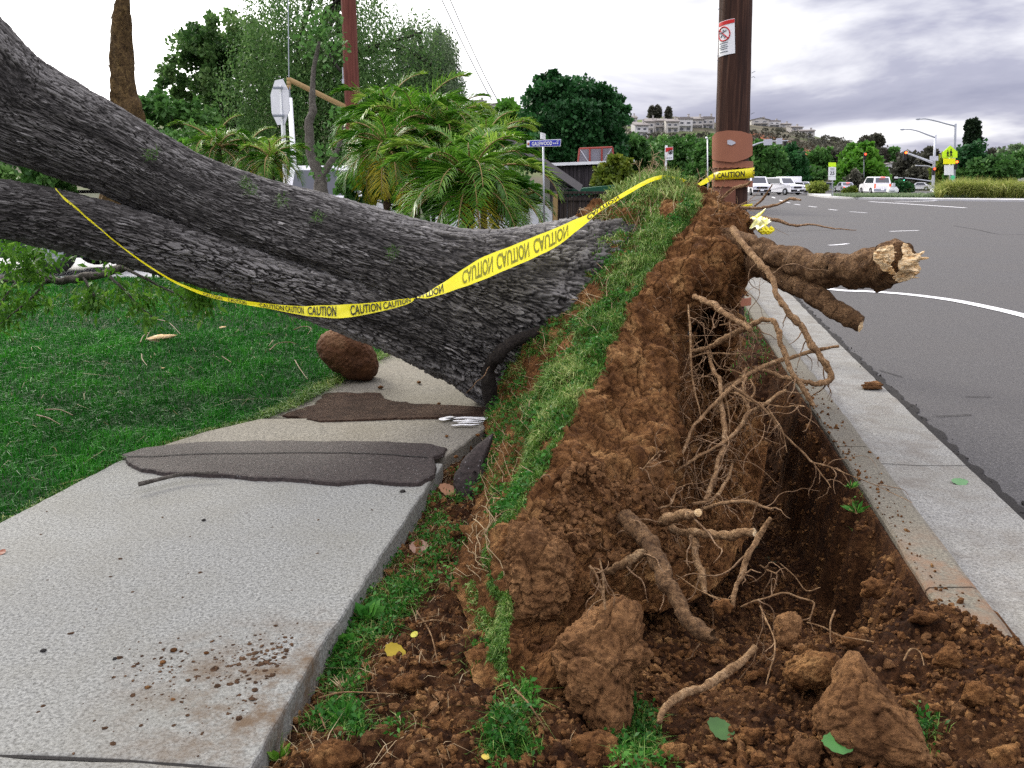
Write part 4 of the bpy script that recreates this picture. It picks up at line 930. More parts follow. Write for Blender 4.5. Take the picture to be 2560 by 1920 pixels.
for w in tw:
    o, c, rr, T = pxtube('twig', w, np.linspace(3.2, 1.2, len(w)), 'greybark', 40, 8, parent=b1)
    for k in (10, 18, 26, 33, 39): ends.append((c[k], T[k]))
for u, v, y in [(20, 530, 5.6), (60, 520, 5.7), (95, 540, 5.7), (110, 565, 5.8), (40, 570, 5.8), (75, 585, 5.9), (10, 620, 6), (60, 645, 6), (20, 660, 5.9), (95, 650, 6), (265, 620, 5.8), (240, 635, 5.8), (300, 650, 5.7), (320, 640, 5.7), (165, 640, 5.9), (200, 630, 5.85), (420, 600, 5.5), (410, 630, 5.5), (430, 640, 5.4), (30, 545, 5.6), (85, 565, 5.7), (15, 580, 5.8)]: ends.append((P(u, v, y), np.array([0, 0, -1.])))
V, F, T = branch_leaves(ends, 30, .10, .062)
obj('leaves', V, F, M['ash_leaf'], TREE, attrs={'tint': T}, kind='stuff')
# moss / air plants on the bark
V, F, n = tuft(np.concatenate([np.array([P(u, v, y)]) + runit(60) * .03 for u, v, y in [(532, 395, 5.18), (545, 410, 5.18), (610, 432, 5.3), (690, 470, 5.4), (850, 545, 5.5), (330, 335, 4.95)]]), np.tile([[-.2, -1, .3]], (360, 1)), .05, .0016, .9, .6)
obj('tufts', V, F, M['turf'], TREE, attrs={'tint': np.repeat(np.clip(rng.normal(.12, .15, n), 0, 1), 5)}, kind='stuff')
# ================================================================ BACKGROUND
def limbs(base, tips, r0, name='trunk', mat='darkbark', parent=None, n=10):
    """trunk path plus limbs to the given tips, as one tapered mesh"""
    mb = MB()
    for k, path in enumerate(tips):
        p = catmull(np.array(path, float), 14); p = p + .02 * r0 * runit(14); r = np.linspace(1, .3, 14) * (r0 if k == 0 else r0 * .55)
        mb.tube(p, r, n)
    return mb.build(name, M[mat], parent, smooth=True)
def clump_tree(name, label, pxs, y, depth, leaf, mat, nclump, nleaf, trunk=None, group=None, cr=.16, base_v=None, trunk_mat='darkbark', cat='tree', asp=.42, gap=0.0, shell=.45):
    """pxs: ellipses (u,v,ru,rv) traced on the photo, filled with leaf clumps at depth y"""
    us = [e[0] for e in pxs]; bx = P(np.mean(us) if trunk is None else trunk[0][0], 480, y); zg = float(gz(y)) if bx[0] > .1 * y else -.05
    root = thing(name, label, cat, (bx[0], y, zg), group=group)
    Cs = []; Rs = []
    vol = np.array([e[2] * e[3] for e in pxs], float); vol /= vol.sum()
    for e, w in zip(pxs, vol):
        k = max(3, int(nclump * w)); d = runit(k); rad = (shell + (1 - shell) * rng.uniform(0, 1, k) ** .6)[:, None]
        c = P(e[0], e[1], y + (e[4] if len(e) > 4 else 0)); R = np.array([px(e[2], y), depth, px(e[3], y)])
        q = c + d * rad * R; Cs.append(q); Rs.append(np.full(k, px(min(e[2], e[3]), y) * cr) * rng.uniform(.6, 1.5, k))
    C = np.concatenate(Cs); R = np.concatenate(Rs); C[:, 2] = np.maximum(C[:, 2], zg + .1)
    idx = np.repeat(np.arange(len(C)), nleaf); n = len(idx); o = runit(n) * (rng.uniform(0, 1, n) ** .45)[:, None]
    b = C[idx] + o * R[idx][:, None] * np.array([1.15, 1.15, .8]); dd = o * .6 + runit(n) * .7 + np.array([0, 0, -.12]); dd /= np.linalg.norm(dd, axis=1)[:, None]
    L = leaf * rng.uniform(.6, 1.4, n); V, F = leafquads(b, dd, perp(dd), L, L * asp)
    tint = np.clip(.42 + .22 * rng.normal(size=len(C))[idx] + rng.normal(0, .14, n), 0, 1)
    obj('crown', V, F, M[mat], root, attrs={'tint': np.repeat(tint, 4)})
    base = np.array([bx[0], y, zg - .2]); ctr = C.mean(0)
    if trunk is None: paths = [[base, base * .5 + ctr * .5 + [.05, 0, 0], ctr]]; r0 = px(np.mean([e[2] for e in pxs]) * .11, y)
    else: paths = [[P(u, v, y) for u, v in trunk[:]]]; paths[0] = [base] + paths[0][::1]; r0 = px(trunk_r, y) if False else px(6, y)
    top = paths[0][-1]
    for k in rng.choice(len(C), min(9, len(C)), replace=False): m = paths[0][1]; paths.append([m, (np.array(m) + C[k]) / 2 + [0, 0, .1], C[k]])
    limbs(base, paths, r0, parent=root, mat=trunk_mat)
    return root
# ---- hills
M['hill'] = None
t = NT('hill_scrub_ground'); f = t.noise(.10, 7, .6); g = t.noise(.035, 4, .5)
c = t.ramp(f, [(.34, (.05, .045, .034)), (.66, (.13, .115, .08)), (.5, (.08, .073, .052))])
c = t.mix(t.ramp(g, [(.50, 0), (.60, .8)]), c, (.11, .15, .05))
d = t.n('ShaderNodeVectorMath', operation='DISTANCE'); t.l(t.vec((1, .25, 1.5)), d.inputs[0]); hp = P(1695, 308, 235); d.inputs[1].default_value = (hp[0], hp[1] * .25, hp[2] * 1.5)
w = t.math('SUBTRACT', 1.0, t.math('DIVIDE', d.outputs['Value'], 11.0), True); w = t.math('MULTIPLY', w, t.ramp(t.noise(.22, 6, .7), [(.42, 0), (.55, 1)]), True)
c = t.mix(t.math('MULTIPLY', w, 4.0, True), c, (.30, .10, .045)); M['hill'] = t.fin(c, .95, .1)
ridge = [(-300, 300), (200, 262), (600, 235), (980, 232), (1060, 236), (1130, 250), (1250, 262), (1350, 268), (1440, 262), (1550, 268), (1620, 270), (1700, 282), (1760, 300), (1800, 307), (1860, 318), (1920, 332), (1990, 345), (2100, 350), (2300, 352), (2700, 350)]
uu = np.linspace(-300, 2700, 260); rv = np.interp(uu, [q[0] for q in ridge], [q[1] for q in ridge]); prof = []
for s_, yy in [(0, 150), (.12, 175), (.35, 210), (.65, 255), (.9, 300), (1, 330), (.8, 420)]:
    top = P(uu, rv, np.full(260, 330.)); q = P(uu, rv, np.full(260, float(yy))); q[:, 2] = .2 + (top[:, 2] - .2) * s_; prof.append(q)
Vh = np.stack(prof, 1)
Vh = np.stack([catmull(Vh[i], 60) for i in range(260)], 0); Vh[..., 2] += (1.3 * fbm(Vh.reshape(-1, 3) * .05, 4, 3)).reshape(260, 60) * np.clip((Vh[..., 1] - 150) / 60, 0, 1)
struct(obj('hills', Vh.reshape(-1, 3), gridF(260, 60), M['hill']))
def hill_z(u, y):                                          # hill height along the pixel column at depth y
    i = int(np.clip((u + 300) / 3000 * 259, 0, 259)); return float(np.interp(y, Vh[i, :42, 1], Vh[i, :42, 2]))
def hill_at(u, v):                                         # depth at which the hill surface shows at this picture point
    i = int(np.clip((u + 300) / 3000 * 259, 0, 259)); q = proj(Vh[i, :42])[:, 1]; k = np.where(q <= v)[0]
    return float(Vh[i, k[0], 1]) if len(k) else 320.
def scrub(us, ys, size):
    C = []
    for u, y in zip(us, ys): q = P(u, 300, y); C.append([q[0], y, hill_z(u, y) + size * .2])
    C = np.array(C); R = size * rng.uniform(.5, 1.5, len(C)); idx = np.repeat(np.arange(len(C)), 60); n = len(idx)
    o = runit(n); o[:, 2] = np.abs(o[:, 2]); b = C[idx] + o * R[idx][:, None] * (.5 + .5 * rng.uniform(0, 1, n) ** .5)[:, None]; d = o + runit(n) * .6; d /= np.linalg.norm(d, axis=1)[:, None]
    L = .5 * rng.uniform(.6, 1.4, n); V, F = leafquads(b, d, perp(d), L, L * .4); return V, F, np.repeat(np.clip(rng.normal(.45, .25, len(C))[idx] + rng.normal(0, .1, n), 0, 1), 4)
n = 1000; us = rng.uniform(1330, 2230, n); ys_ = 160 + 165 * rng.uniform(0, 1, n) ** .8
k = np.array([ys_[i] < hill_at(us[i], np.interp(us[i], [1330, 1375, 1400, 1550, 1620, 1700, 1765, 1780, 1800], [280, 300, 290, 288, 277, 288, 302, 302, 200])) - 6 for i in range(n)]); us, ys_ = us[k], ys_[k]
V, F, T = scrub(us, ys_, 1.05)
o = obj('scrub', V, F, M['scrub'], attrs={'tint': T}); o['kind'] = 'stuff'
n = 260; V, F, T = scrub(rng.uniform(940, 1350, n), 200 + 60 * rng.uniform(0, 1, n), 2.0)
o = obj('scrub', V, F, M['scrub'], attrs={'tint': T}); o['kind'] = 'stuff'

# ---- hillside houses
M['condo'] = [plain('pale_stucco_a', (.46, .44, .41), .9, var=.06, scale=.8), plain('pale_stucco_b', (.55, .54, .53), .9, var=.06, scale=.8), plain('pale_stucco_c', (.38, .36, .34), .9, var=.08, scale=.8)]
M['condoroof'] = plain('grey_shingle_roof', (.21, .19, .18), .9, var=.15, scale=2)
M['window'] = plain('distant_window', (.05, .055, .065), .25, .6)
def house(u0, u1, vt, vb, y, kind, label, rz=0.0, roof='shed', wall=0, nw=2, group='houses along the hill crest', dep=None, name='hillside_house', cat='house', balcony=True, roofmat='condoroof', chim=True):
    a, b = P(u0, vb, y), P(u1, vb, y); w = b[0] - a[0]; h = P(u0, vt, y)[2] - a[2]; c = (a + b) / 2; dep = dep or w * .9
    o = thing(name, label, cat, (c[0], y + dep / 2, a[2]), rz, group)
    rh = h * .24; wh = h - rh
    mb = MB(); mb.box((0, 0, wh / 2 - 1.5), (w, dep, wh + 3)); 
    if roof == 'shed': mb.prism([(-dep / 2, wh), (dep / 2, wh), (dep / 2, wh + rh * .8)], 0, -w / 2 + .01, w / 2 - .01)
    elif roof == 'gable': mb.prism([(-w / 2, wh), (w / 2, wh), (0, wh + rh * .95)], 1, -dep / 2 + .01, dep / 2 - .01)
    wl_ = mb.build('wall', M['condo'][wall] if wall is not None else M['stucco'], o, local=True)
    e = w * .05
    mb = MB()
    if roof == 'shed': mb.prism([(-dep / 2 - e * 2, wh - .1), (dep / 2 + e, wh + rh * .85), (dep / 2 + e, wh + rh), (-dep / 2 - e * 2, wh + .15)], 0, -w / 2 - e, w / 2 + e)
    elif roof == 'gable':
        mb.prism([(-w / 2 - e, wh - .12), (0, wh + rh * .97), (0, wh + rh * 1.1), (-w / 2 - e, wh + .1)], 1, -dep / 2 - e, dep / 2 + e)
        mb.prism([(0, wh + rh * .97), (w / 2 + e, wh - .12), (w / 2 + e, wh + .1), (0, wh + rh * 1.1)], 1, -dep / 2 - e, dep / 2 + e)
    else: mb.box((0, 0, wh + rh * .25), (w + e, dep + e, rh * .5)); mb.box((0, 0, wh + rh * .6), (w * .7, dep * .7, rh * .3))
    rf = mb.build('roof', M[roofmat], o, local=True)
    if chim:
        mb = MB(); mb.box((w * .28, dep * .1, wh + rh * .9), (w * .12, w * .12, rh * 1.2)); mb.box((w * .28, dep * .1, wh + rh * 1.55), (w * .15, w * .15, rh * .12)); c2 = mb.build('chimney', M['condo'][2], rf, local=True)
    for fl in (0, 1):
        for k in range(nw):
            wx = (-.5 + (k + .5) / nw) * w * .9; wz = wh * (.22 + .46 * fl); ww, wwh = w / nw * .42, wh * .22
            mb = MB(); mb.box((wx, -dep / 2 - .02, wz), (ww + .25, .1, wwh + .25)); f = mb.build('window', M['condo'][1], o, local=True)
            mb = MB(); mb.box((wx, -dep / 2 - .06, wz), (ww, .1, wwh)); mb.build('pane', M['window'], f, local=True)
    if balcony:
        mb = MB(); mb.box((0, -dep / 2 - w * .08, wh * .46), (w * .86, w * .16, wh * .04)); mb.box((0, -dep / 2 - w * .155, wh * .55), (w * .86, .12, wh * .13))
        for sx in (-.42, .42): mb.box((sx * w, -dep / 2 - w * .14, wh * .15), (.25, .25, wh * .6))
        mb.build('balcony', M['condo'][(wall or 0) % 3], o, local=True)
    return o
HL = [(985,1012,226,244,'gable',0,'leftmost pale house on the skyline, above the palm clump'),(1010,1050,213,243,'flat',1,'cream two-storey house on the skyline left of the wires'),(1052,1092,222,246,'gable',2,'grey-roofed house on the skyline where the wires come down'),(1090,1128,228,250,'gable',0,'pale house on the skyline touching the round dark tree'),
 (1352,1376,248,276,'shed',0,'first townhouse right of the round dark tree, upper row'),(1368,1398,262,298,'shed',1,'white lower townhouse in front, nearest the round dark tree'),(1392,1416,254,290,'shed',0,'pale townhouse stepping up second in the upper row'),(1412,1442,254,285,'shed',2,'greyish townhouse below the three hilltop pines'),(1438,1466,255,287,'shed',0,'townhouse with balcony right of the hilltop pines'),
 (1464,1496,250,284,'flat',1,'flat-topped cream townhouse in the middle of the row'),(1492,1520,250,282,'shed',0,'townhouse second from the utility pole on its left'),(1516,1544,249,280,'flat',2,'townhouse nearest the utility pole on its left'),
 (1624,1662,254,274,'gable',0,'wide gabled house just right of the utility pole on the hill'),(1660,1686,258,276,'flat',1,'second house right of the pole, stepping down the hill'),(1684,1708,264,282,'shed',0,'third house right of the pole, stepping down the hill'),(1706,1732,270,290,'shed',2,'fourth house right of the pole, half hidden by scrub'),(1730,1762,278,298,'shed',0,'last house right of the pole where the hill drops')]
for k, (u0, u1, vt, vb, rf, wl2, lab) in enumerate(HL):
    house(u0, u1, vt, vb, min(322, hill_at((u0 + u1) / 2, vb)), 0, lab, rz=rng.uniform(-.25, .25), roof=rf, wall=wl2, nw=2)
for k, (u, v, lab) in enumerate([(1408, 232, 'left one of three dark pines on the hilltop'), (1421, 229, 'middle, tallest of three dark pines on the hilltop'), (1444, 232, 'right one of three dark pines on the hilltop, set apart')]):
    clump_tree('pine_tree', lab, [(u, v + 12, 3.6, 7), (u, v + 5, 2, 6), (u, v + 19, 4.6, 5)], 300, 1.4, .8, 'scrub', 40, 40, group='pines on the hilltop', cr=.5)
house(2195, 2245, 344, 352, 150, 0, 'low grey-roofed house at the far right edge behind the hedge', roof='gable', wall=1, group=None, name='house', balcony=False)
house(1902, 1944, 352, 376, 150, 0, 'white house with dark roof behind the signals', roof='gable', wall=1, group=None, name='house', balcony=False)
house(2150, 2178, 368, 388, 120, 0, 'pale gabled house roof between trees behind the school sign', roof='gable', wall=1, group=None, name='house', balcony=False)
house(1625, 1668, 376, 402, 120, 0, 'low pale building under trees behind the pickup', roof='shed', wall=0, group=None, name='roadside_building', balcony=False, cat='building', nw=3, chim=False)

# ---- near background: pepper trees, snag, hedge on the left
def weeping(name, label, pxs, y, depth, nstr, mat, trunks, slen, leaf=.085, group=None, tr=7):
    bx = P(trunks[0][0][0], trunks[0][0][1], y); root = thing(name, label, 'tree', (bx[0], y, -.05), group=group)
    vol = np.array([e[2] * e[3] for e in pxs], float); vol /= vol.sum(); Bs = []; Ds = []; Ts = []; Cs = []
    for e, w in zip(pxs, vol):
        k = int(nstr * w); d = runit(k) * (.35 + .65 * rng.uniform(0, 1, k) ** .5)[:, None]
        s = P(e[0], e[1], y) + d * np.array([px(e[2], y), depth, px(e[3], y)]); Cs.append(s); L = slen * rng.uniform(.25, 1.3, k) * e[4]
        m = 16; tt = np.linspace(0, 1, m); dr = runit(k) * .35; dr[:, 2] = 0
        p = s[:, None, :] + dr[:, None] * (L[:, None] * np.sin(tt * 1.5)[None])[..., None] * .5 + np.array([0, 0, -1.]) * (L[:, None] * (tt ** 1.25)[None])[..., None]
        p = p + rng.normal(0, .03, p.shape); Bs.append(p.reshape(-1, 3)); dd = runit(k * m) * .8 + np.array([0, 0, -.75]); Ds.append(dd / np.linalg.norm(dd, axis=1)[:, None])
        Ts.append(np.repeat(rng.normal(.42, .2, k), m) + rng.normal(0, .12, k * m))
    B = np.concatenate(Bs); D = np.concatenate(Ds); k = B[:, 2] > .1; B, D, T = B[k], D[k], np.clip(np.concatenate(Ts)[k], 0, 1)
    L = leaf * rng.uniform(.6, 1.5, len(B)); V, F = leafquads(B, D, perp(D), L, L * .24); obj('crown', V, F, M[mat], root, attrs={'tint': np.repeat(T, 4)})
    paths = []; C = np.concatenate(Cs)
    for tpx in trunks: paths.append([P(u, v, y + rng.uniform(-.3, .3)) for u, v in tpx])
    for k in rng.choice(len(C), 16, replace=False): q = paths[k % len(trunks)][-1]; paths.append([q, (np.array(q) + C[k]) / 2 + [0, 0, .5], C[k]])
    limbs(None, paths, px(tr, y), parent=root); return root
weeping('pepper_tree', 'big weeping pepper tree behind the octagonal sign, running out of the top of the picture', [(690, 20, 150, 130, 1.2), (640, 110, 130, 90, 1.1), (560, 190, 70, 60, .8), (700, 180, 110, 80, 1.), (860, 120, 110, 100, 1.1), (800, 200, 90, 70, .9)], 27, 3.2, 5200, 'pepper', [[(700, 470), (690, 350), (680, 250), (670, 150)], [(745, 470), (735, 340), (725, 240), (740, 120)], [(640, 460), (636, 350), (620, 250)]], 2.6, tr=13)
weeping('pepper_tree', 'grey-green weeping tree at the right of the pepper trees, above the palms', [(920, 120, 70, 80, .9), (950, 200, 48, 60, .8), (890, 210, 60, 70, 1.0), (960, 100, 28, 40, .6), (985, 180, 18, 40, .5)], 29, 2.6, 2300, 'bluepepper', [[(900, 470), (905, 350), (915, 240), (925, 150)]], 1.9, tr=8)
clump_tree('broadleaf_tree', 'leafy tree left of the pepper tree, thin at its sunlit left edge', [(470, 110, 66, 50), (430, 160, 50, 42), (400, 190, 28, 28), (520, 90, 60, 52), (440, 92, 42, 34), (510, 190, 50, 44), (560, 130, 50, 60)], 30, 2.4, .12, 'pepper', 190, 120, trunk=[(500, 300), (495, 200), (490, 130)], cr=.30, shell=.3)
clump_tree('broadleaf_tree', 'low dark trees along the skyline between the stump and the pepper tree', [(345, 240, 34, 34), (400, 240, 50, 32), (450, 250, 50, 34), (500, 265, 60, 40), (320, 262, 26, 24)], 42, 3, .24, 'midtree', 120, 70, cr=.34, cat='tree')
clump_tree('shrub', 'pale lime shrub showing above the trunk beside the stump', [(412, 322, 14, 12), (400, 315, 10, 9)], 22, .4, .13, 'lighttree', 20, 50, cr=.5, cat='shrub')
clump_tree('hedge', 'dark green hedge along the far side of the lawn behind the trunk', [(300, 300, 60, 40), (420, 315, 80, 45), (540, 330, 70, 45), (200, 330, 90, 45), (60, 380, 110, 50), (640, 350, 60, 50), (-80, 400, 100, 60)], 34, 1.6, .20, 'midtree', 260, 60, cr=.25, cat='hedge')
# broken standing trunk
SN = thing('broken_trunk', 'tall snapped tree trunk standing against the bright sky at the left', 'tree stump', P(262, 470, 9.5) * [1, 1, 0])
pts = [(264, 480, 9.5), (268, 330, 9.5), (270, 240, 9.5), (266, 205, 9.5), (264, 150, 9.5), (262, 90, 9.5), (263, 40, 9.5), (266, 0, 9.5), (268, -40, 9.5), (270, -75, 9.5)]
rr_ = [44, 40, 34, 28, 23, 19, 17, 13, 9, 3]
c = catmull(np.array([P(*q) for q in pts]), 160); r = np.interp(np.linspace(0, 9, 160), range(10), [px(q, 9.5) for q in rr_])
V, F, _ = tube(c, r, 60); dv = V - np.repeat(c, 60, 0); q = V * np.array([9, 9, 1.6]); f1, f2, cid = worley(q * 1.2, 5)
V = V + dv * (.24 * fbm(q * .6, 4, 3) + .20 * (cid - .5) + .10 * fbm(q * 3, 3, 6))[:, None]
obj('trunk', V, [F], M['snag'], SN)
mb = MB()
for k in range(12):
    j = rng.integers(40, 150); a = rng.uniform(0, 6.28); p = c[j] + r[j] * .95 * np.array([math.cos(a), math.sin(a), 0]); d = np.array([math.cos(a) * .5, math.sin(a) * .5, rng.choice([-1, 1]) * 1.0]); L = rng.uniform(.03, .12)
    mb.tube(np.stack([p - d * .03, p + d * L * .5, p + d * L]), np.array([.012, .008, .002]), 5)
mb.build('bark_shreds', M['snag'], SN)['kind'] = 'stuff'

# ---- left utility pole with strut, guy wire and guard
def wood_pole(o, name, u0, v0, u1, v1, y, r0, r1, mat):
    a, b = P(u0, v0, y), P(u1, v1, y); a[2] = -.4
    c = np.linspace(b, a, 120); rr = np.linspace(px(r1, y), px(r0, y), 120); V, F, _ = tube(c, rr, 40); dv = V - np.repeat(c, 40, 0)
    V = V + dv * (.030 * fbm(V * np.array([16, 16, .9]), 4, 3) + .02 * fbm(V * np.array([50, 50, 2]), 3, 7))[:, None]
    return obj(name, V, [F], M[mat], o)
UP = thing('utility_pole', 'reddish wooden utility pole in front of the pepper tree', 'utility pole', (P(770, 480, 22)[0], 22, 0))
wood_pole(UP, 'pole', 772, 480, 750, -60, 22, 16.5, 14.5, 'pole_red')
a, b = P(625, 172, 21.4), P(762, 239, 22); mb = MB(); mb.tube(np.linspace(a, b, 8), px(5.2, 21.5), 14); mb.build('guy_strut', M['strut'], UP, smooth=True)
mb = MB()
for v in (168, 176, 184): q = P(624, v, 21.4); mb.tube(np.array([q, q - [0, 0, .085]]), np.array([.055, .05]), 10)
mb.build('insulator', M['strut'], UP, smooth=True)
mb = MB(); mb.tube(np.array([P(622, -40, 21.4), P(624, 172, 21.4), P(627, 214, 21.3)]), .012, 5); mb.tube(np.array([P(627, 214, 21.3), P(634, 345, 21), P(636, 480, 20.9)]), .012, 5); mb.build('guy_wire', M['grey_metal'], UP, smooth=True)
mb = MB(); mb.tube(np.array([P(626.5, 212, 21.2), P(634, 345, 20.95), P(637, 450, 20.8)]), np.array([.055, .065, .065]), 12); mb.build('guy_guard', M['white'], UP, smooth=True)
mb = MB(); mb.box(P(741, 176, 21.75), (.05, .05, .10)); mb.box(P(741, 160, 21.8), (.02, .06, .3)); mb.build('bracket', M['metal'], UP)
# stop sign seen from behind
SG = thing('stop_sign', 'octagonal road sign seen from behind on a white post among the palms', 'road sign', (P(612, 470, 15)[0], 15, 0))
c = P(605, 221, 14.9); hw, hh = px(23.5, 15), px(44, 15); ax = np.array([.62, -.78, 0]); ax /= np.linalg.norm(ax); R = hh
an = np.linspace(0, 2 * np.pi, 8, endpoint=False) + np.pi / 8; nrm = np.array([ax[1], -ax[0], 0])
ring = np.stack([c + R / math.cos(math.pi / 8) * (math.cos(t_) * ax + math.sin(t_) * np.array([.0, 0, 1])) for t_ in an])
V = np.concatenate([ring + nrm * .004, ring - nrm * .004]); F = [tuple(range(8)), tuple(range(8, 16))[::-1]] + [(i, (i + 1) % 8, 8 + (i + 1) % 8, 8 + i) for i in range(8)]
obj('sign_panel', V, [F], M['alu'], SG, smooth=False)
mb = MB(); a, b = P(608, 184, 14.86), P(620, 480, 14.86); mb.tube(np.array([a, b]), px(4.6, 15), 4); mb.build('post', M['white'], SG)
mb = MB()
for v in (190, 250): mb = MB(); mb.box(P(604, v, 14.8), (.22, .03, .04), bev=.006); mb.build('bracket', M['grey_metal'], SG)
# overhead wires
for k, (pp, lab) in enumerate([([(940, -30), (957, 5), (1000, 95), (1040, 175), (1062, 216)], 'left one of two overhead wires dropping towards the hill'), ([(957, -30), (975, 5), (1010, 85), (1050, 170), (1080, 226)], 'right one of two overhead wires dropping towards the hill')]):
    c = catmull(np.array([P(u, v, 24 + 18 * i) for i, (u, v) in enumerate(pp)]), 40); V, F, _ = tube(c, np.linspace(.016, .045, 40), 6); tag(obj('overhead_wire', V, [F], M['grey_metal']), lab, 'wire', 'overhead wires')
# grey leaning tree
GT = thing('bare_tree', 'slender grey tree with a kinked bare trunk and one forked limb', 'tree', (P(690, 470, 18)[0], 18, 0))
pts = [(696, 480), (694, 400), (688, 375), (672, 335), (668, 290), (668, 262), (676, 240), (675, 205), (678, 150), (690, 90)]
c = catmull(np.array([P(u, v, 18) for u, v in pts]), 90); r = np.interp(np.linspace(0, 9, 90), range(10), [px(q, 18) for q in (17, 15, 13, 10, 9, 8.5, 8, 6.5, 5, 3)])
V, F, _ = tube(c, r, 20); V = V + (V - np.repeat(c, 20, 0)) * (.2 * fbm(V * 6, 3, 3))[:, None]; obj('trunk', V, [F], M['greybark'], GT)
c = catmull(np.array([P(u, v, 18) for u, v in [(692, 385), (712, 355), (722, 338), (734, 310), (740, 270)]]), 30); V, F, _ = tube(c, np.linspace(px(9, 18), px(3, 18), 30), 14); obj('limb', V, [F], M['greybark'], GT)
C = np.array([P(u, v, 18) for u, v in [(690, 90), (700, 60), (670, 70), (712, 100), (738, 268), (700, 345), (725, 350)]]); idx = np.repeat(np.arange(7), 60); b = C[idx] + runit(420) * .35; d = runit(420); V, F = leafquads(b, d, perp(d), .12, .04)
obj('crown', V, F, M['midtree'], GT, attrs={'tint': np.repeat(rng.uniform(.2, .8, 420), 4)})

# ---- pygmy date palms
def palm(label, u, v, y, R, nf, seed, tiltspan=(.15, 1.9), dry=4, trunk_r=7, group='feathery palms behind the trunk', flat=1.0):
    rs = np.random.default_rng(seed); c = P(u, v, y); root = thing('palm', label, 'palm tree', (c[0], y, -.03), group=group)
    pts = np.array([[c[0] + .05, y, -.2], [c[0] - .04, y, c[2] * .5], [c[0], y, c[2] - .02]]); cc = catmull(pts, 40); V, F, _ = tube(cc, px(trunk_r, y), 20); q = V * np.array([1, 1, 9]); V = V + (V - np.repeat(cc, 20, 0)) * (.25 * fbm(q * 3, 3, 2))[:, None]
    obj('trunk', V, [F], M['palmtrunk'], root)
    Rm = px(R, y); m = 26; VV = {'palm': [], 'palmdry': []}; TT = {'palm': [], 'palmdry': []}; mbr = MB()
    for k in range(nf):
        a = k * 2.399 + rs.uniform(-.3, .3); el = 1.45 - (tiltspan[1]) * ((k + .5) / nf) ** .85 + rs.uniform(-.12, .12); L = Rm * rs.uniform(.85, 1.15) * (1.0 if el < 1.0 else .9)
        t_ = np.linspace(0, 1, m); curl = rs.uniform(1.2, 1.9); ang = el - curl * t_ ** 1.35
        dx = np.cumsum(np.cos(ang)) / m * L; dz = np.cumsum(np.sin(ang)) / m * L; h = np.array([math.cos(a), math.sin(a) * flat, 0]); p = c + h * dx[:, None] + np.array([0, 0, 1.]) * dz[:, None]
        mbr.tube(p, np.linspace(.016, .004, m), 4)
        tan = np.gradient(p, axis=0); tan /= np.linalg.norm(tan, axis=1)[:, None]; side = np.cross(tan, [0, 0, 1.]); side /= np.linalg.norm(side, axis=1)[:, None] + 1e-6; upv = np.cross(side, tan)
        key = 'palmdry' if k >= nf - dry else 'palm'; per = 2
        for sg in (-1, 1):
            i = np.repeat(np.arange(2, m), per); fr = (i + rs.uniform(0, 1, len(i))) / m; pos = p[i] + tan[i] * (rs.uniform(0, 1, len(i)) * L / m)[:, None]
            d = side[i] * sg * .80 + tan[i] * (.5 + .6 * fr)[:, None] + upv[i] * .30 + rs.normal(0, .09, (len(i), 3)); d /= np.linalg.norm(d, axis=1)[:, None]
            ll = L * .33 * np.sin(np.pi * np.clip(fr * .86 + .12, 0, 1)) ** .7 * rs.uniform(.8, 1.15, len(i)); s2 = np.cross(d, upv[i]); s2 /= np.linalg.norm(s2, axis=1)[:, None] + 1e-6
            wv = (.0082 * (Rm / 1.5) * np.ones(len(i)))[:, None]; mid = pos + d * (ll * .5)[:, None]; tip = pos + d * ll[:, None] + np.array([0, 0, -1.]) * (ll * rs.uniform(.05, .38, len(i)))[:, None]
            V = np.stack([pos - s2 * wv * .5, pos + s2 * wv * .5, mid + s2 * wv, tip, mid - s2 * wv], 1); VV[key].append(V.reshape(-1, 3)); TT[key].append(np.repeat(np.clip(rs.normal(.34 + .20 * (el > .6), .20) + rs.normal(0, .14, len(i)), 0, 1), 5))
    mbr.build('frond_stems', M['strut'], root, smooth=True)['kind'] = 'stuff'
    for key in VV:
        if VV[key]:
            V = np.concatenate(VV[key]); F = np.arange(len(V)).reshape(-1, 5); obj('fronds', V, F, M[key], root, attrs={'tint': np.concatenate(TT[key])}, kind='stuff', label='yellowing lower fronds' if key == 'palmdry' else None)
    return root
palm('palm with arching yellow-green fronds in front, in the middle above the trunk', 1015, 398, 10.5, 195, 38, 1, dry=2, trunk_r=14)
palm('palm with dark green fronds at the back of the clump, beneath the weeping tree', 900, 290, 14, 175, 36, 2, dry=0)
palm('palm leaning left in front of the reddish pole with yellowing lower fronds', 838, 325, 12.5, 128, 32, 3, dry=5)
palm('tall palm frond spray topping the clump left of centre', 835, 255, 14.5, 125, 24, 4, dry=0)
palm('palm on the right of the clump, in front of the white house wall', 1050, 320, 12.5, 118, 32, 5, dry=1)
palm('palm in the middle of the clump with pale upright fronds', 965, 290, 13.5, 145, 34, 6, dry=0)
palm('low palm at the right foot of the clump, beside the dark fence', 1115, 440, 11, 80, 26, 9, dry=2)
palm('left palm of the separate clump, seen over the trunk below the octagonal sign', 470, 320, 13, 95, 24, 7, dry=0)
palm('right palm of the separate clump, drooping over the trunk toward the white car', 585, 345, 12.5, 86, 26, 8, dry=2)
palm('palm between the two clump palms below the octagonal sign', 535, 330, 13.5, 82, 22, 10, dry=3)
clump_tree('shrub', 'mid-green shrubs filling the ground behind the palm clump', [(860, 380, 60, 60), (960, 400, 70, 60), (780, 400, 40, 40), (1090, 420, 60, 40)], 15.5, .8, .12, 'midtree', 160, 60, cr=.25, cat='shrub')

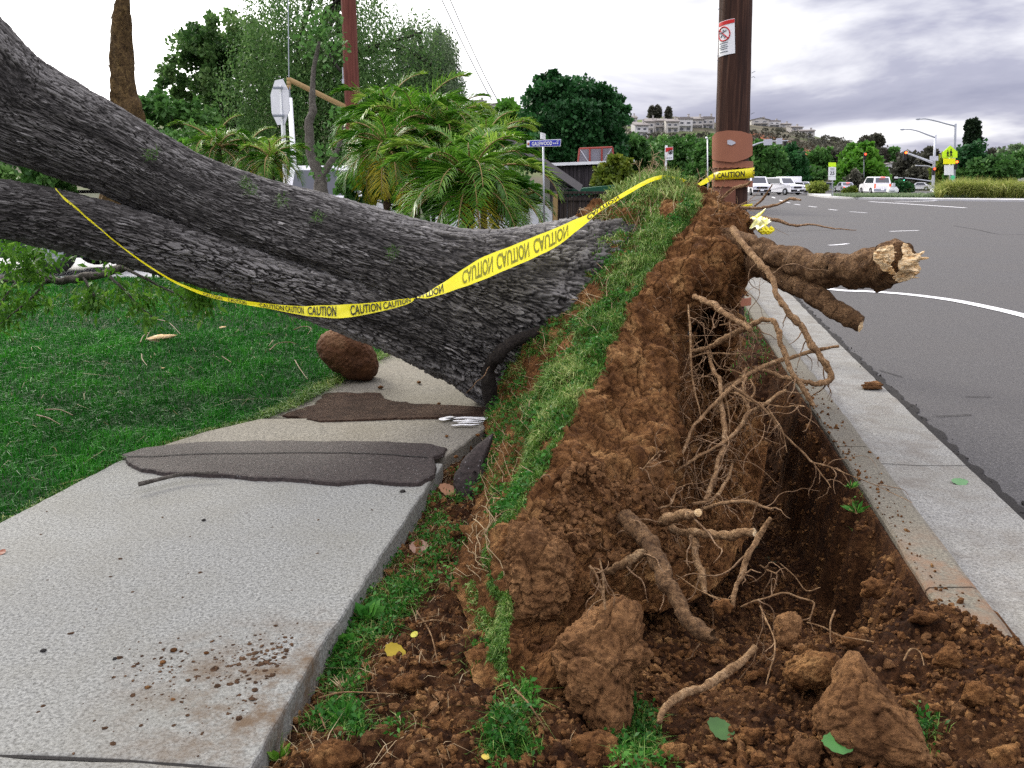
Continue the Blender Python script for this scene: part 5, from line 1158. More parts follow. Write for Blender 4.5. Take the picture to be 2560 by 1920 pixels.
# ---- house, shed walls, fences behind the palms
WH = thing('white_house', 'white stucco house behind the palms with a dark sloping eave at its right', 'house', (P(1120, 470, 21)[0], 22, 0))
a, b = P(930, 480, 21), P(1192, 380, 21)
mb = MB(); x0, x1, zt = a[0], P(1196, 400, 21)[0], P(1100, 400, 21)[2]; mb.prism([(x0, -.3), (x1, -.3), (x1, zt - .55), ((x0 + x1) / 2, zt + .9), (x0, zt - .5)], 1, 21, 27); mb.build('wall', M['stucco'], WH)
mb = MB(); A = P(1168, 352, 20.6); B_ = P(1250, 409, 20.6); d = np.array([B_[0] - A[0], 0, B_[2] - A[2]]); nrm = np.array([-d[2], 0, d[0]]) / np.linalg.norm(d) * .10
C_ = A - d * 1.1
mb.prism([(C_[0], C_[2]), (B_[0], B_[2]), (B_[0] + nrm[0], B_[2] + nrm[2]), (C_[0] + nrm[0], C_[2] + nrm[2])], 1, 20.3, 27.4); mb.build('roof', M['siding'], WH)
mb = MB(); q = np.array([0, 0, -.02]); mb.prism([(C_[0], C_[2] - .05), (B_[0], B_[2] - .05), (B_[0] + nrm[0] * 1.2, B_[2] + nrm[2] * 1.2), (C_[0] + nrm[0] * 1.2, C_[2] + nrm[2] * 1.2)], 1, 20.24, 20.298); mb.build('fascia', plain('grey_fascia', (.16, .15, .15), .7), WH)
SH = thing('wooden_building', 'dark weathered board-sided building with a thin white roof edge', 'building', (P(1270, 470, 28)[0], 30, 0))
x0, x1 = P(1188, 400, 28)[0], P(1360, 400, 28)[0]; zt = P(1260, 359, 28)[2]
mb = MB(); mb.box(((x0 + x1) / 2, 31, zt / 2 - .2), (x1 - x0, 6, zt + .4)); mb.build('wall', M['siding'], SH)
mb = MB(); mb.prism([(x0 - .12, zt + .0), (x1 + .1, zt + .10), (x1 + .1, zt + .19), (x0 - .12, zt + .09)], 1, 27.8, 34.2); mb.build('roof_edge', M['white'], SH)
RF = thing('red_frame_canopy', 'red metal frame with a grey mesh screen standing above the dark wooden building', 'canopy', P(1287, 440, 30) * [1, 1, 0])
y = 34.6; pts = {k: P(*k, y) for k in [(1252, 321), (1323, 318), (1248, 355), (1326, 352), (1274, 320), (1300, 319), (1274, 354), (1300, 353)]}
mb = MB()
for A, B_ in [((1252, 321), (1323, 318)), ((1248, 355), (1326, 352)), ((1252, 321), (1248, 355)), ((1323, 318), (1326, 352)), ((1274, 320), (1274, 354)), ((1300, 319), (1300, 353))]: mb.tube(np.array([pts[A], pts[B_]]), .036, 6)
for u in (1248, 1326): q = P(u, 354, y); mb.tube(np.array([q, q * [1, 1, 0] - [0, 0, .3]]), .036, 6)
mb.build('frame', M['dullred'], RF)
mb = MB(); mb.tube(np.array([pts[(1252, 321)], pts[(1274, 354)]]), .016, 5); mb.tube(np.array([pts[(1323, 318)], pts[(1300, 353)]]), .016, 5); mb.build('brace', M['alu'], RF)
q = [P(1253, 322, y + .1), P(1322, 319, y + .1), P(1325, 351, y + .1), P(1249, 354, y + .1)]; V = np.array(q + [p + [0, .03, 0] for p in q]); obj('screen', V, [[(0, 1, 2, 3), (7, 6, 5, 4), (0, 4, 5, 1), (1, 5, 6, 2), (2, 6, 7, 3), (3, 7, 4, 0)]], plain('grey_mesh', (.20, .20, .23), .7), RF, smooth=False)
FN = thing('wooden_fence', 'dark board fence with a lattice top between the white house and the root plate', 'fence', (P(1265, 480, 19)[0], 19, 0))
x0, x1 = P(1198, 450, 19)[0], P(1420, 450, 19)[0]; zt = P(1260, 418, 19)[2]; zl = P(1260, 430, 19)[2]
mb = MB(); k = 0; x = x0
while x < x1: mb.box((x + .065, 19 + .01 * math.sin(k * 9.1), zl / 2 - .05 + .006 * math.sin(k * 5)), (.124, .022, zl + .1)); x += .135; k += 1
mb.build('boards', M['fence'], FN)
mb = MB(); s = .09
for i in range(int((x1 - x0) / s)):
    xx = x0 + i * s; mb.tube(np.array([[xx, 19, zl], [xx + (zt - zl), 19, zt]]), .012, 4); mb.tube(np.array([[xx + (zt - zl), 19.02, zl], [xx, 19.02, zt]]), .012, 4)
mb.build('lattice', M['fence'], FN)
for xx in np.arange(x0, x1, 1.35):
    mb = MB(); mb.box((xx, 18.95, zt / 2 - .1), (.1, .1, zt + .3), bev=.012); mb.build('post', plain('grey_post', (.10, .09, .085), .8) if 'grey_post' not in bpy.data.materials else bpy.data.materials['grey_post'], FN)
mb = MB(); mb.box(((x0 + x1) / 2, 18.98, zt + .02), (x1 - x0, .07, .05)); mb.box(((x0 + x1) / 2, 18.975, zl), (x1 - x0, .05, .06)); mb.build('rail', M['fence'], FN)
mb = MB(); q = P(1199, 455, 18.9); mb.box((q[0], 18.8, .55), (.10, .08, 1.4), bev=.01); tag(mb.build('timber_post', M['strut']), 'ochre timber post at the left end of the dark fence', 'post')
GA = thing('green_awning', 'dark green awning edge showing above the fence', 'awning', P(1275, 470, 22) * [1, 1, 0])
a, b = P(1225, 415, 22.4), P(1330, 404, 22.4); mb = MB(); mb.prism([(a[0], a[2] - .12), (b[0], b[2] - .12), (b[0], b[2] + .05), (a[0], a[2] + .05)], 1, 22.4, 23.6); mb.build('cloth', plain('green_cloth', (.012, .075, .04), .8), GA)
mb = MB()
for u in (1228, 1326): q = P(u, 412, 22.5); mb.tube(np.array([q, [q[0], q[1], -.1]]), .03, 6)
mb.build('post', M['grey_metal'], GA)
# ---- trees in the middle distance
clump_tree('round_tree', 'big dense dark green round-crowned tree behind the street name sign', [(1225, 270, 92, 88), (1190, 215, 48, 45), (1270, 235, 58, 48), (1310, 260, 38, 52), (1160, 300, 40, 60), (1290, 320, 62, 52), (1200, 330, 72, 50), (1185, 190, 26, 26)], 42, 3.8, .17, 'darktree', 520, 150, cr=.20, shell=.62)
clump_tree('broadleaf_tree', 'bright yellow-green tree between the skyline houses and the round dark tree', [(1095, 250, 26, 28), (1118, 270, 24, 26), (1075, 268, 18, 20)], 60, 2, .30, 'lighttree', 60, 60, cr=.35)
clump_tree('shrub', 'small purplish dark tree under the skyline houses', [(1052, 262, 13, 16)], 75, 1.6, .3, 'scrub', 24, 60, cr=.5)
clump_tree('citrus_tree', 'yellowish-green bushy tree in front of the dark wooden building', [(1318, 385, 34, 30), (1305, 405, 30, 24), (1340, 400, 34, 30), (1335, 360, 24, 20), (1365, 395, 24, 24)], 24, 1.0, .12, 'citrus', 150, 80, cr=.22)
clump_tree('broadleaf_tree', 'small dark tree between the citrus and the round tree', [(1360, 325, 34, 30), (1335, 340, 26, 24), (1390, 345, 30, 28)], 46, 2, .18, 'midtree', 120, 110, cr=.28)
clump_tree('broadleaf_tree', 'wide mid-green tree behind the bus stop sign', [(1440, 348, 62, 46), (1480, 332, 46, 34), (1420, 370, 60, 34), (1400, 345, 44, 36), (1490, 370, 46, 34)], 55, 3, .20, 'midtree', 300, 130, cr=.22)
clump_tree('broadleaf_tree', 'darker tree left of the utility pole, behind its guard plate', [(1530, 350, 36, 50), (1515, 385, 40, 30), (1545, 320, 20, 26)], 50, 2.4, .19, 'midtree', 180, 130, cr=.24)
clump_tree('broadleaf_tree', 'leafy tree just right of the utility pole, over the pickup', [(1640, 340, 34, 30), (1625, 365, 26, 26), (1665, 350, 32, 30), (1655, 375, 30, 20)], 108, 3, .5, 'midtree', 120, 70, cr=.26)
clump_tree('broadleaf_tree', 'dark dense tree over the box truck', [(1706, 350, 24, 36), (1716, 378, 26, 26), (1700, 385, 22, 20)], 120, 3, .5, 'darktree', 110, 70, cr=.28)
clump_tree('broadleaf_tree', 'bushy green tree over the white sedan', [(1742, 390, 26, 20), (1760, 380, 20, 18), (1730, 400, 20, 14)], 125, 3, .5, 'midtree', 90, 60, cr=.3)
clump_tree('broadleaf_tree', 'tall bright green tree behind the speed limit sign', [(1855, 355, 34, 34), (1840, 380, 30, 34), (1880, 380, 26, 34), (1855, 325, 20, 18), (1850, 400, 40, 18)], 118, 4, .5, 'lighttree', 200, 80, cr=.22)
clump_tree('shrub', 'purple-grey bush under the bright green tree', [(1846, 392, 14, 22)], 112, 1.2, .4, 'scrub', 30, 60, cr=.4, cat='shrub')
clump_tree('shrub', 'rounded shrub on the island behind the white sedan', [(1768, 408, 19, 12)], 90, 1, .25, 'fountain', 60, 70, cr=.35, cat='shrub')
clump_tree('shrub', 'low shrub on the island between the two rear-lit cars', [(1838, 413, 13, 8)], 96, .8, .25, 'citrus', 30, 60, cr=.4, cat='shrub')
for u, v, ru, rv, y, m, lab in [(1770, 345, 24, 24, 170, 'midtree', 'dark tree low on the hillside above the white sedan'), (1800, 350, 20, 22, 170, 'scrub', 'brownish tree low on the hillside left of the speed sign'), (1900, 340, 14, 16, 160, 'scrub', 'dark tree left of the hanging signal'), (1925, 345, 16, 18, 160, 'midtree', 'dark tree behind the mast-arm signal'), (1955, 365, 26, 34, 140, 'scrub', 'large dark brown tree behind the signal pole'), (1985, 385, 22, 26, 135, 'scrub', 'dark tree left of the signal pole base'),
                                (2035, 375, 18, 40, 130, 'citrus', 'olive tree between the two signal poles'), (2092, 350, 34, 40, 125, 'darktree', 'dense dark tree below the cypresses'), (2080, 385, 34, 22, 124, 'midtree', 'green bush right of the school sign'), (2125, 372, 30, 30, 122, 'midtree', 'leafy tree right of the dark tree, above the grass hedge'), (2185, 335, 22, 20, 150, 'bluepepper', 'pale grey-green tree near the right edge on the skyline'), (2168, 365, 24, 26, 120, 'midtree', 'green tree in front of the gabled roof'),
                                (2212, 350, 26, 24, 140, 'midtree', 'tree at the right edge of the picture'), (2150, 340, 16, 14, 160, 'scrub', 'distant tree left of the pale skyline tree'), (2010, 340, 14, 18, 150, 'scrub', 'dark tree between the street lights'), (1870, 308, 10, 8, 240, 'scrub', 'lone tree on the skyline end of the hill'), (1893, 304, 9, 9, 240, 'scrub', 'rightmost lone tree on the skyline end of the hill'), (1690, 330, 30, 16, 180, 'midtree', 'trees below the red earth cut'), (1980, 352, 40, 14, 200, 'scrub', 'distant scrub trees behind the signal head')]:
    clump_tree('broadleaf_tree' if rv > 9 else 'broadleaf_tree', lab, [(u, v, ru, rv), (u - ru * .35, v + rv * .35, ru * .7, rv * .65), (u + ru * .4, v + rv * .3, ru * .65, rv * .7)], y, max(1.5, px(ru, y) * .6), .004 * y, m, 70, 60, cr=.34)
for u, v0, r, lab in [(2094, 264, 6.5, 'left, more pointed of the two tall cypresses'), (2107, 262, 7.5, 'right, broader of the two tall cypresses')]:
    clump_tree('cypress_tree', lab, [(u, v, r * w, 12) for v, w in ((v0 + 8, .45), (v0 + 20, .8), (v0 + 34, 1), (v0 + 50, 1.1), (v0 + 66, 1.15), (v0 + 84, 1.1))], 128, .9, .40, 'cypress', 150, 70, cr=.30, group='tall cypresses on the right', asp=.3)
clump_tree('hedge', 'dark clipped hedge behind the utility cabinet', [(1945, 405, 24, 14), (1915, 405, 16, 14)], 105, 1.2, .3, 'darktree', 70, 70, cr=.35, cat='hedge')
# fountain grass along the island
cl = []
for k in range(34):
    u = 2032 + (k % 17) * 12.5 + rng.uniform(-4, 4); y = 70 + (k // 17) * 3 + rng.uniform(-.5, .5); q = GR(u, 421); cl.append((P(u, 415, y)[0], y))
for k, (x, y) in enumerate(cl):
    n = 340; h = 1.45 * rng.uniform(.8, 1.15) * (1 if k % 17 else .8); a = rng.uniform(0, 6.28, n); rr = .25 * rng.uniform(0, 1, n) ** .5
    V, F, n = blades(x + rr * np.cos(a), y + rr * np.sin(a), np.full(n, float(gz(y)) + .1), np.full(n, h), np.full(n, .020), .75)
    tag(obj('fountain_grass', V, F, M['fountain'], attrs={'tint': np.repeat(np.clip(rng.normal(.55, .28, n), 0, 1), 5)}), 'clump of tall straw-green grass in the hedge along the island', 'ornamental grass', 'tall grass hedge on the island')
n = 9000; u = rng.uniform(1790, 2060, n); x = np.array([0.] * n); q0 = np.array([GR(a, 431) for a in np.linspace(1790, 2060, 20)]); t_ = (u - 1790) / 270
x = np.interp(t_, np.linspace(0, 1, 20), q0[:, 0]); y = np.interp(t_, np.linspace(0, 1, 20), q0[:, 1]) + rng.uniform(.3, 6, n)
V, F, n = blades(x + .03 * (y), y, gz(y) + .15, .28, .04, .9); o = obj('ground_cover', V, F, M['bluepepper'], attrs={'tint': np.repeat(rng.uniform(.5, 1, n), 5)}); o['kind'] = 'stuff'
# ================================================================ THE POLE BY THE HOLE
PO = thing('power_pole', 'thick dark brown power pole by the kerb with a no-climbing notice and brown guards', 'utility pole', (P(1574, 480, 8.8)[0], 8.8, -.05))
wood_pole(PO, 'pole', 1578, 620, 1591, -40, 8.8, 36.5, 32.5, 'pole')
def pole_c(v): return np.interp(v, [-40, 620], [1591, 1578])
def pole_r(v): return np.interp(v, [-40, 620], [32.5, 36.5])
def wrap(u0, u1, vt, vb, y=8.8, off=.012, n=28, thick=.014, edge=None, m=2):
    """plate bent round the pole between two picture columns; vt, vb tops and bottoms (functions of 0..1)"""
    V = []
    for r_ in (0, 1):
        for j in range(m):
            for i in range(n):
                s = i / (n - 1); u = u0 + (u1 - u0) * s; f = j / (m - 1); v = vt(s) * (1 - f) + vb(s) * f
                c = P(pole_c(v), v, y); R = px(pole_r(v), y) + off; x = np.clip((u - pole_c(v)) / (pole_r(v) + off / px(1, y)), -1.25, 1.25); a = x * math.pi / 2 * .92
                rr = R + (thick if r_ == 0 else 0); V.append([c[0] + rr * math.sin(a), y - rr * math.cos(a), c[2]])
    V = np.array(V); k = m * n; F = [tuple(q) for q in gridF(m, n).tolist()] + [tuple(reversed([i + k for i in q])) for q in gridF(m, n).tolist()]
    for i in range(n - 1): F.append((i + 1, i, i + k, i + 1 + k)); j = (m - 1) * n; F.append((j + i, j + i + 1, j + i + 1 + k, j + i + k))
    for i in range(m - 1): a = i * n; b = (i + 1) * n; F.append((a, b, b + k, a + k)); F.append((b + n - 1, a + n - 1, a + n - 1 + k, b + n - 1 + k))
    return V, F
def line(*p): return lambda s: np.interp(s, [q[0] for q in p], [q[1] for q in p])
saw = lambda v, a, k: (lambda s: v + a * abs(((s * k) % 1) * 2 - 1))
V, F = wrap(1541, 1606, line((0, 296), (.18, 287), (.45, 284), (.7, 286), (.93, 292), (1, 298)), line((0, 344), (.1, 347), (.55, 352), (.8, 345), (1, 336)), off=.045, n=40, thick=.012)
sh = obj('guard_plate', V, [F], M['guard'], PO, smooth=False)
V, F = wrap(1568, 1579, line((0, 305), (.4, 304), (1, 309)), line((0, 313), (.5, 316), (1, 312)), off=.060, n=10, thick=.004); obj('sticker', V, [F], M['alu'], sh, smooth=False)
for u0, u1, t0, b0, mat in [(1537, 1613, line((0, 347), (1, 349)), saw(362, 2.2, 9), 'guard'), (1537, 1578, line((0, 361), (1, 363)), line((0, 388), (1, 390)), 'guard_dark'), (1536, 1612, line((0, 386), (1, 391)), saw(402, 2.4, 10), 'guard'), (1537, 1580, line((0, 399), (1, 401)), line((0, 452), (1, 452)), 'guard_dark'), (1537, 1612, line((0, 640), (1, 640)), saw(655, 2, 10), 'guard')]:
    V, F = wrap(u0, u1, t0, b0, off=.020 if mat == 'guard' else .008, n=60, thick=.014); obj('guard_strip', V, [F], M[mat], PO, smooth=False)
# notice
V, F = wrap(1554.5, 1582, line((0, 51), (1, 46)), line((0, 125), (1, 120)), off=.006, n=14, thick=.004); nt_ = obj('notice', V, [F], M['white'], PO, smooth=False)
V, F = wrap(1555, 1581.6, line((0, 52), (1, 47)), line((0, 60), (1, 55)), off=.0115, n=14, thick=.002); obj('notice_header', V, [F], M['red'], nt_, smooth=False)
def on_pole(u, v, off):
    c = P(pole_c(v), v, 8.8); R = px(pole_r(v), 8.8) + off; a = np.clip((u - pole_c(v)) / pole_r(v), -1.2, 1.2) * math.pi / 2 * .92
    return np.array([c[0] + R * math.sin(a), 8.8 - R * math.cos(a), c[2]])
mb = MB(); an = np.linspace(0, 2 * np.pi, 30); mb.tube(np.array([on_pole(1566.5 + 9.5 * math.cos(t_), 77 + 15 * math.sin(t_), .013) for t_ in an]), .006, 5); mb.tube(np.array([on_pole(1566.5 + 8 * t_, 77 + 11 * t_, .013) for t_ in np.linspace(-1, 1, 9)]), .005, 5)
mb.build('prohibition_ring', M['red'], nt_, smooth=True)
mb = MB()
for a, b in [((1567, 68), (1566, 70)), ((1566, 71), (1564, 78)), ((1565, 73), (1571, 70)), ((1565, 73), (1560, 75)), ((1564, 78), (1569, 82)), ((1564, 78), (1562, 84)), ((1569, 82), (1568, 86))]: mb.tube(np.array([on_pole(*a, .013), on_pole(*b, .013)]), .006, 5)
for k, v in enumerate((97, 102, 106, 110, 116)): mb.tube(np.array([on_pole(1559 + (k % 2) * 2 + s * (14 - k % 2 * 3), v - s * 1.6 + .6 * math.sin(s * 30 + k), .012) for s in np.linspace(0, 1, 14)]), .0035, 4)
mb.build('notice_print', M['grey_metal'], nt_, smooth=True)
mb = MB()
for _ in range(7):
    v = rng.uniform(20, 280); s = rng.choice([-1, 1]); a = on_pole(pole_c(v) + s * pole_r(v) * .95, v, 0); mb.tube(np.stack([a, a + [s * .015, -.01, .01], a + [s * .03, -.012, -.01 + rng.uniform(0, .03)]]), .0028, 4)
mb.build('staples', M['grey_metal'], PO)['kind'] = 'stuff'

# ================================================================ CAUTION TAPE
TP = thing('caution_tape', 'long twisted yellow caution tape slung from the trunk over the root plate to the pole', 'caution tape', (.2, 5.2, 0))
E_ = [(118, 406, 4.48, 120, 410, 4.48), (132, 419, 4.42, 135, 427, 4.42), (165, 448, 4.4, 168, 456, 4.4), (200, 479, 4.38, 203, 485, 4.38), (245, 517, 4.38, 247, 522, 4.38), (292, 553, 4.4, 294, 558, 4.4), (340, 585, 4.42, 342, 590, 4.42), (385, 610, 4.45, 387, 616, 4.45), (450, 634, 4.5, 452, 642, 4.5), (520, 648, 4.56, 522, 657, 4.56), (580, 656, 4.62, 582, 667, 4.62), (640, 661, 4.68, 642, 679, 4.66),
      (690, 660, 4.74, 690, 685, 4.7), (740, 658, 4.8, 740, 687, 4.76), (790, 655, 4.86, 792, 679, 4.84), (840, 650, 4.92, 842, 668, 4.9), (880, 645, 4.98, 882, 656, 4.96), (905, 643.5, 5.0, 905, 641, 5.03),
      (930, 643, 5.02, 928, 629, 5.08), (966, 632, 5.08, 964, 606, 5.14), (1037, 607, 5.2, 1036, 559, 5.28), (1100, 580, 5.32, 1098, 534, 5.4), (1145, 561, 5.42, 1142, 516, 5.5), (1203, 532, 5.55, 1202, 492, 5.62), (1242, 502, 5.66, 1240, 475, 5.7), (1272, 478, 5.74, 1269, 463, 5.78), (1290, 461, 5.8, 1288, 452, 5.82), (1315, 445, 5.86, 1311, 437, 5.87), (1340, 430, 5.92, 1336, 422, 5.93), (1370, 412, 6.0, 1367, 404, 6.02), (1392, 400, 6.1, 1389, 392, 6.12), (1412, 391, 6.3, 1409, 383, 6.32), (1430, 386, 6.45, 1428, 379, 6.47),
      (1446, 385, 6.5, 1446, 379.5, 6.5), (1470, 391, 6.45, 1471, 385, 6.45), (1492, 400, 6.5, 1496, 393, 6.5), (1503, 403, 6.7, 1504, 398, 6.7), (1522, 398, 7.7, 1522, 386, 7.7), (1539, 388, 8.3, 1541, 374, 8.3)]
A_ = np.array([P(a, b, c) for a, b, c, *_ in E_]); B2 = np.array([P(d, e, f) for *_, d, e, f in E_])
mN = 900; Ac, Bc = catmull(A_, mN), catmull(B2, mN); mid = (Ac + Bc) / 2; S_ = np.concatenate([[0], np.cumsum(np.linalg.norm(np.diff(mid, axis=0), axis=1))])
nT = np.cross(np.gradient(mid, axis=0), Bc - Ac); nT /= np.linalg.norm(nT, axis=1)[:, None] + 1e-9
cr = 9; V = []
for j in range(cr): f = j / (cr - 1); V.append(Ac * (1 - f) + Bc * f + nT * (.004 * math.sin(f * math.pi) + .002 * np.sin(S_ * 40 + f * 6))[:, None])
obj('ribbon', np.stack(V, 1).reshape(-1, 3), gridF(mN, cr), M['tape'], TP)
def tape_text(word, s0, s1, mat, off, hgt=.66, flip=False):
    V, F = text(word, 1.0); V[:, 0] -= V[:, 0].min(); V[:, 0] /= V[:, 0].max(); y = V[:, 1]; y = (y - y.min()) / (y.max() - y.min())
    s = s0 + V[:, 0] * (s1 - s0); f = .5 + (.5 - y) * hgt
    q = np.stack([np.interp(s, S_, Ac[:, k]) * (1 - f) + np.interp(s, S_, Bc[:, k]) * f for k in range(3)], 1); nn = np.stack([np.interp(s, S_, nT[:, k]) for k in range(3)], 1)
    nn /= np.linalg.norm(nn, axis=1)[:, None] + 1e-9
    tow = np.array([0, 0, CAM_H]) - q; sg = np.sign(np.sum(nn * tow, 1)).reshape(-1, 1)
    return q + nn * (.004 * np.sin(f * math.pi) + off)[:, None] * np.where(off > 0, sg, 1), F
def s_at(u): return float(np.interp(u, proj(mid)[:, 0], S_)) if True else 0
pm = proj(mid)[:, 0]
def sat(u): i = int(np.argmin(np.abs(pm[:int(.82 * mN)] - u))); return S_[i]
def word(u0, u1, hgt, mat, **k):
    V, F = tape_text('CAUTION', sat(u0), sat(u1), None, np.full(1, .0035), hgt); obj('lettering', V, [F], M[mat], TP, smooth=False, **k)
for u0, u1, hh_ in [(664, 727, .8), (756, 822, .8), (828, 886, .8), (893, 958, .8), (492, 532, .8), (560, 612, .8), (615, 655, .8), (440, 480, .8), (1268, 1336, .85), (150, 182, .6), (196, 226, .6), (244, 270, .6)]: word(u0, u1, hh_, 'ink')
for u0, u1 in [(998, 1064), (1072, 1142), (1152, 1226)]: word(u0, u1, .72, 'ink_back', label='word showing through from the back of the tape, upside down')
# the turns round the pole
top, bot = line((0, 377), (.25, 370), (1, 362)), line((0, 389), (.3, 388), (1, 384)); V, F = wrap(1537.5, 1613, top, bot, off=.052, n=40, thick=.003); obj('pole_wrap', V, [F], M['tape'], TP)
Vt, Ft = text('CAUTION', 1.0); Vt[:, 0] = (Vt[:, 0] - Vt[:, 0].min()) / np.ptp(Vt[:, 0]); Vt[:, 1] = (Vt[:, 1] - Vt[:, 1].min()) / np.ptp(Vt[:, 1])
mb = MB()
def wraptext(Vt, Ft, u0, u1, f0=.20, f1=.80):
    Q = []
    for x, y_, _ in Vt:
        u = u0 + (u1 - u0) * x; s = (u - 1537.5) / 75.5; v = top(s) + (bot(s) - top(s)) * (f1 - (f1 - f0) * y_)
        c = P(pole_c(v), v, 8.8); R = px(pole_r(v), 8.8) + .0585; a = (u - pole_c(v)) / (pole_r(v) + .052 / px(1, 8.8)) * math.pi / 2 * .92; Q.append([c[0] + R * math.sin(a), 8.8 - R * math.cos(a), c[2]])
    mb.add(Q, Ft)
wraptext(Vt, Ft, 1552, 1592)
V2_, F2_ = text('ON', 1.0); V2_[:, 0] = (V2_[:, 0] - V2_[:, 0].min()) / np.ptp(V2_[:, 0]); V2_[:, 1] = (V2_[:, 1] - V2_[:, 1].min()) / np.ptp(V2_[:, 1]); wraptext(V2_, F2_, 1538.5, 1547)
V2_, F2_ = text('C', 1.0); V2_[:, 0] = (V2_[:, 0] - V2_[:, 0].min()) / np.ptp(V2_[:, 0]); V2_[:, 1] = (V2_[:, 1] - V2_[:, 1].min()) / np.ptp(V2_[:, 1]); wraptext(V2_, F2_, 1607.5, 1612.5)
mb.build('lettering', M['ink'], TP)
V, F = wrap(1588, 1611, line((0, 441), (1, 439)), line((0, 446), (1, 444)), off=.035, n=14, thick=.004); obj('pole_wrap', V, [F], M['tape'], TP, label='lower short turn of tape at the foot of the pole')
# crumpled bundle by the torn roots
q = [(1612, 478), (1630, 466), (1643, 464), (1658, 474), (1660, 484), (1648, 492), (1632, 498), (1618, 496)]
n1, n2 = 34, 26; U_, V_ = np.meshgrid(np.linspace(0, 1, n1), np.linspace(0, 1, n2)); Uf, Vf = U_.ravel(), V_.ravel()
c00, c10, c11, c01 = P(1611, 480, 6.0), P(1640, 462, 6.2), P(1661, 484, 6.0), P(1630, 503, 5.8)
q = c00 * ((1 - Uf) * (1 - Vf))[:, None] + c10 * (Uf * (1 - Vf))[:, None] + c11 * (Uf * Vf)[:, None] + c01 * ((1 - Uf) * Vf)[:, None]
q = q + np.array([.3, -.7, .5]) * (.045 * fbm(np.stack([Uf * 4, Vf * 4, Uf * 0], 1), 3, 4) + .03 * np.abs(np.sin(Uf * 11 + Vf * 5)))[:, None]
pale = NT('faded_tape'); M['tape_pale'] = pale.fin(pale.ramp(pale.noise(9, 4), [(.45, (.86, .86, .62)), (.6, (.85, .78, .03))]), .4, .4)
TB = obj('tape_bundle', q, gridF(n2, n1), M['tape_pale']); tag(TB, 'crumpled pale yellow wad of tape caught on the torn roots', 'tape')
mb = MB()
for k in range(5): a = P(1634 + k * 5, 490 + (k % 2) * 4, 5.9); mb.tube(catmull(np.array([a, a + [.02, -.02, -.03], a + [.05, -.01, -.02], a + [.03, .0, .0]]), 12), .010, 4)
ORG[TB.name] = np.zeros(3); mb.build('loop', M['tape'], TB, smooth=True)

# ================================================================ SIGNS
ST = thing('street_name_sign', 'blue street name sign lettered in white on a thin pole before the round tree', 'street sign', (P(1174, 480, 9.2)[0], 9.2, 0))
mb = MB(); mb.tube(np.array([P(1173.5, 316, 9.2), P(1175.5, 480, 9.2)]), px(1.9, 9.2), 8); mb.build('post', M['metal'], ST, smooth=True)
def panel(name, corners, thick, mat, parent, y=None):      # four picture corners at depth
    q = np.array(corners, float); nrm = np.cross(q[1] - q[0], q[3] - q[0]); nrm /= np.linalg.norm(nrm); 
    if nrm[1] > 0: nrm = -nrm
    V = np.concatenate([q, q - nrm * thick]); return obj(name, V, [[(0, 1, 2, 3), (7, 6, 5, 4), (0, 4, 5, 1), (1, 5, 6, 2), (2, 6, 7, 3), (3, 7, 4, 0)]], mat, parent, smooth=False), nrm
def quad_text(s, corners, off, nrm, parent, mat, name='lettering', box=(0, 0, 1, 1)):
    V, F = text(s); x = (V[:, 0] - V[:, 0].min()) / np.ptp(V[:, 0]); y = (V[:, 1] - V[:, 1].min()) / np.ptp(V[:, 1]); x = box[0] + x * (box[2] - box[0]); y = box[1] + (1 - y) * (box[3] - box[1])
    a, b, c, d = [np.array(k) for k in corners]; q = a * ((1 - x) * (1 - y))[:, None] + b * (x * (1 - y))[:, None] + c * (x * y)[:, None] + d * ((1 - x) * y)[:, None]
    return obj(name, q + nrm * off, [F], mat, parent, smooth=False)
cs = [P(1138, 303.5, 9.13), P(1212, 300.5, 9.13), P(1211, 316, 9.13), P(1138, 318, 9.13)]
pn, nr = panel('panel', cs, .012, M['white'], ST)
def sub(c, x0, y0, x1, y1):
    a, b, d, e = [np.array(k) for k in c]; g = lambda x, y: a * (1 - x) * (1 - y) + b * x * (1 - y) + d * x * y + e * (1 - x) * y
    return [g(x0, y0), g(x1, y0), g(x1, y1), g(x0, y1)]
c2 = [k + nr * .004 for k in sub(cs, .085, .09, .985, .91)]; panel('blue_field', c2, .003, M['blue'], pn)
quad_text('GALEWOOD', cs, .007, nr, pn, M['white'], box=(.145, .24, .745, .80)); quad_text('ST', cs, .007, nr, pn, M['white'], box=(.875, .16, .935, .36))
for k in range(3): panel('print_mark', [p + nr * .007 for p in sub(cs, .78 + k * .055, .46, .81 + k * .055, .66)], .002, M['white'], pn)
c3 = sub(cs, .02, .3, .07, .75); q = np.mean(c3, 0); mb = MB(); V, F = ico(1); mb.add(V * np.array([px(2.6, 9.2), .003, px(3.2, 9.2)]) + q + nr * .003, F.tolist()); mb.build('emblem', plain('emblem_brown', (.35, .10, .05), .6), pn, smooth=True)
panel('cross_panel', [P(1169.5, 286, 9.22), P(1178.5, 289, 9.5), P(1178.5, 302, 9.5), P(1169.5, 300, 9.22)], .012, M['white'], ST)
BS = thing('bus_stop_sign', 'small white bus stop sign with red top on a white post behind the root plate', 'bus stop sign', (P(1433, 480, 17)[0], 17, -.03))
mb = MB(); mb.box((P(1433, 480, 17)[0], 17, P(1433, 320, 17)[2] / 2), (px(4.4, 17), .05, P(1433, 320, 17)[2] + .1)); mb.build('post', M['white'], BS)
cs = [P(1437, 318.5, 16.95), P(1454, 317, 16.95), P(1454, 345, 16.95), P(1437, 346, 16.95)]; pn, nr = panel('panel', cs, .012, M['white'], BS)
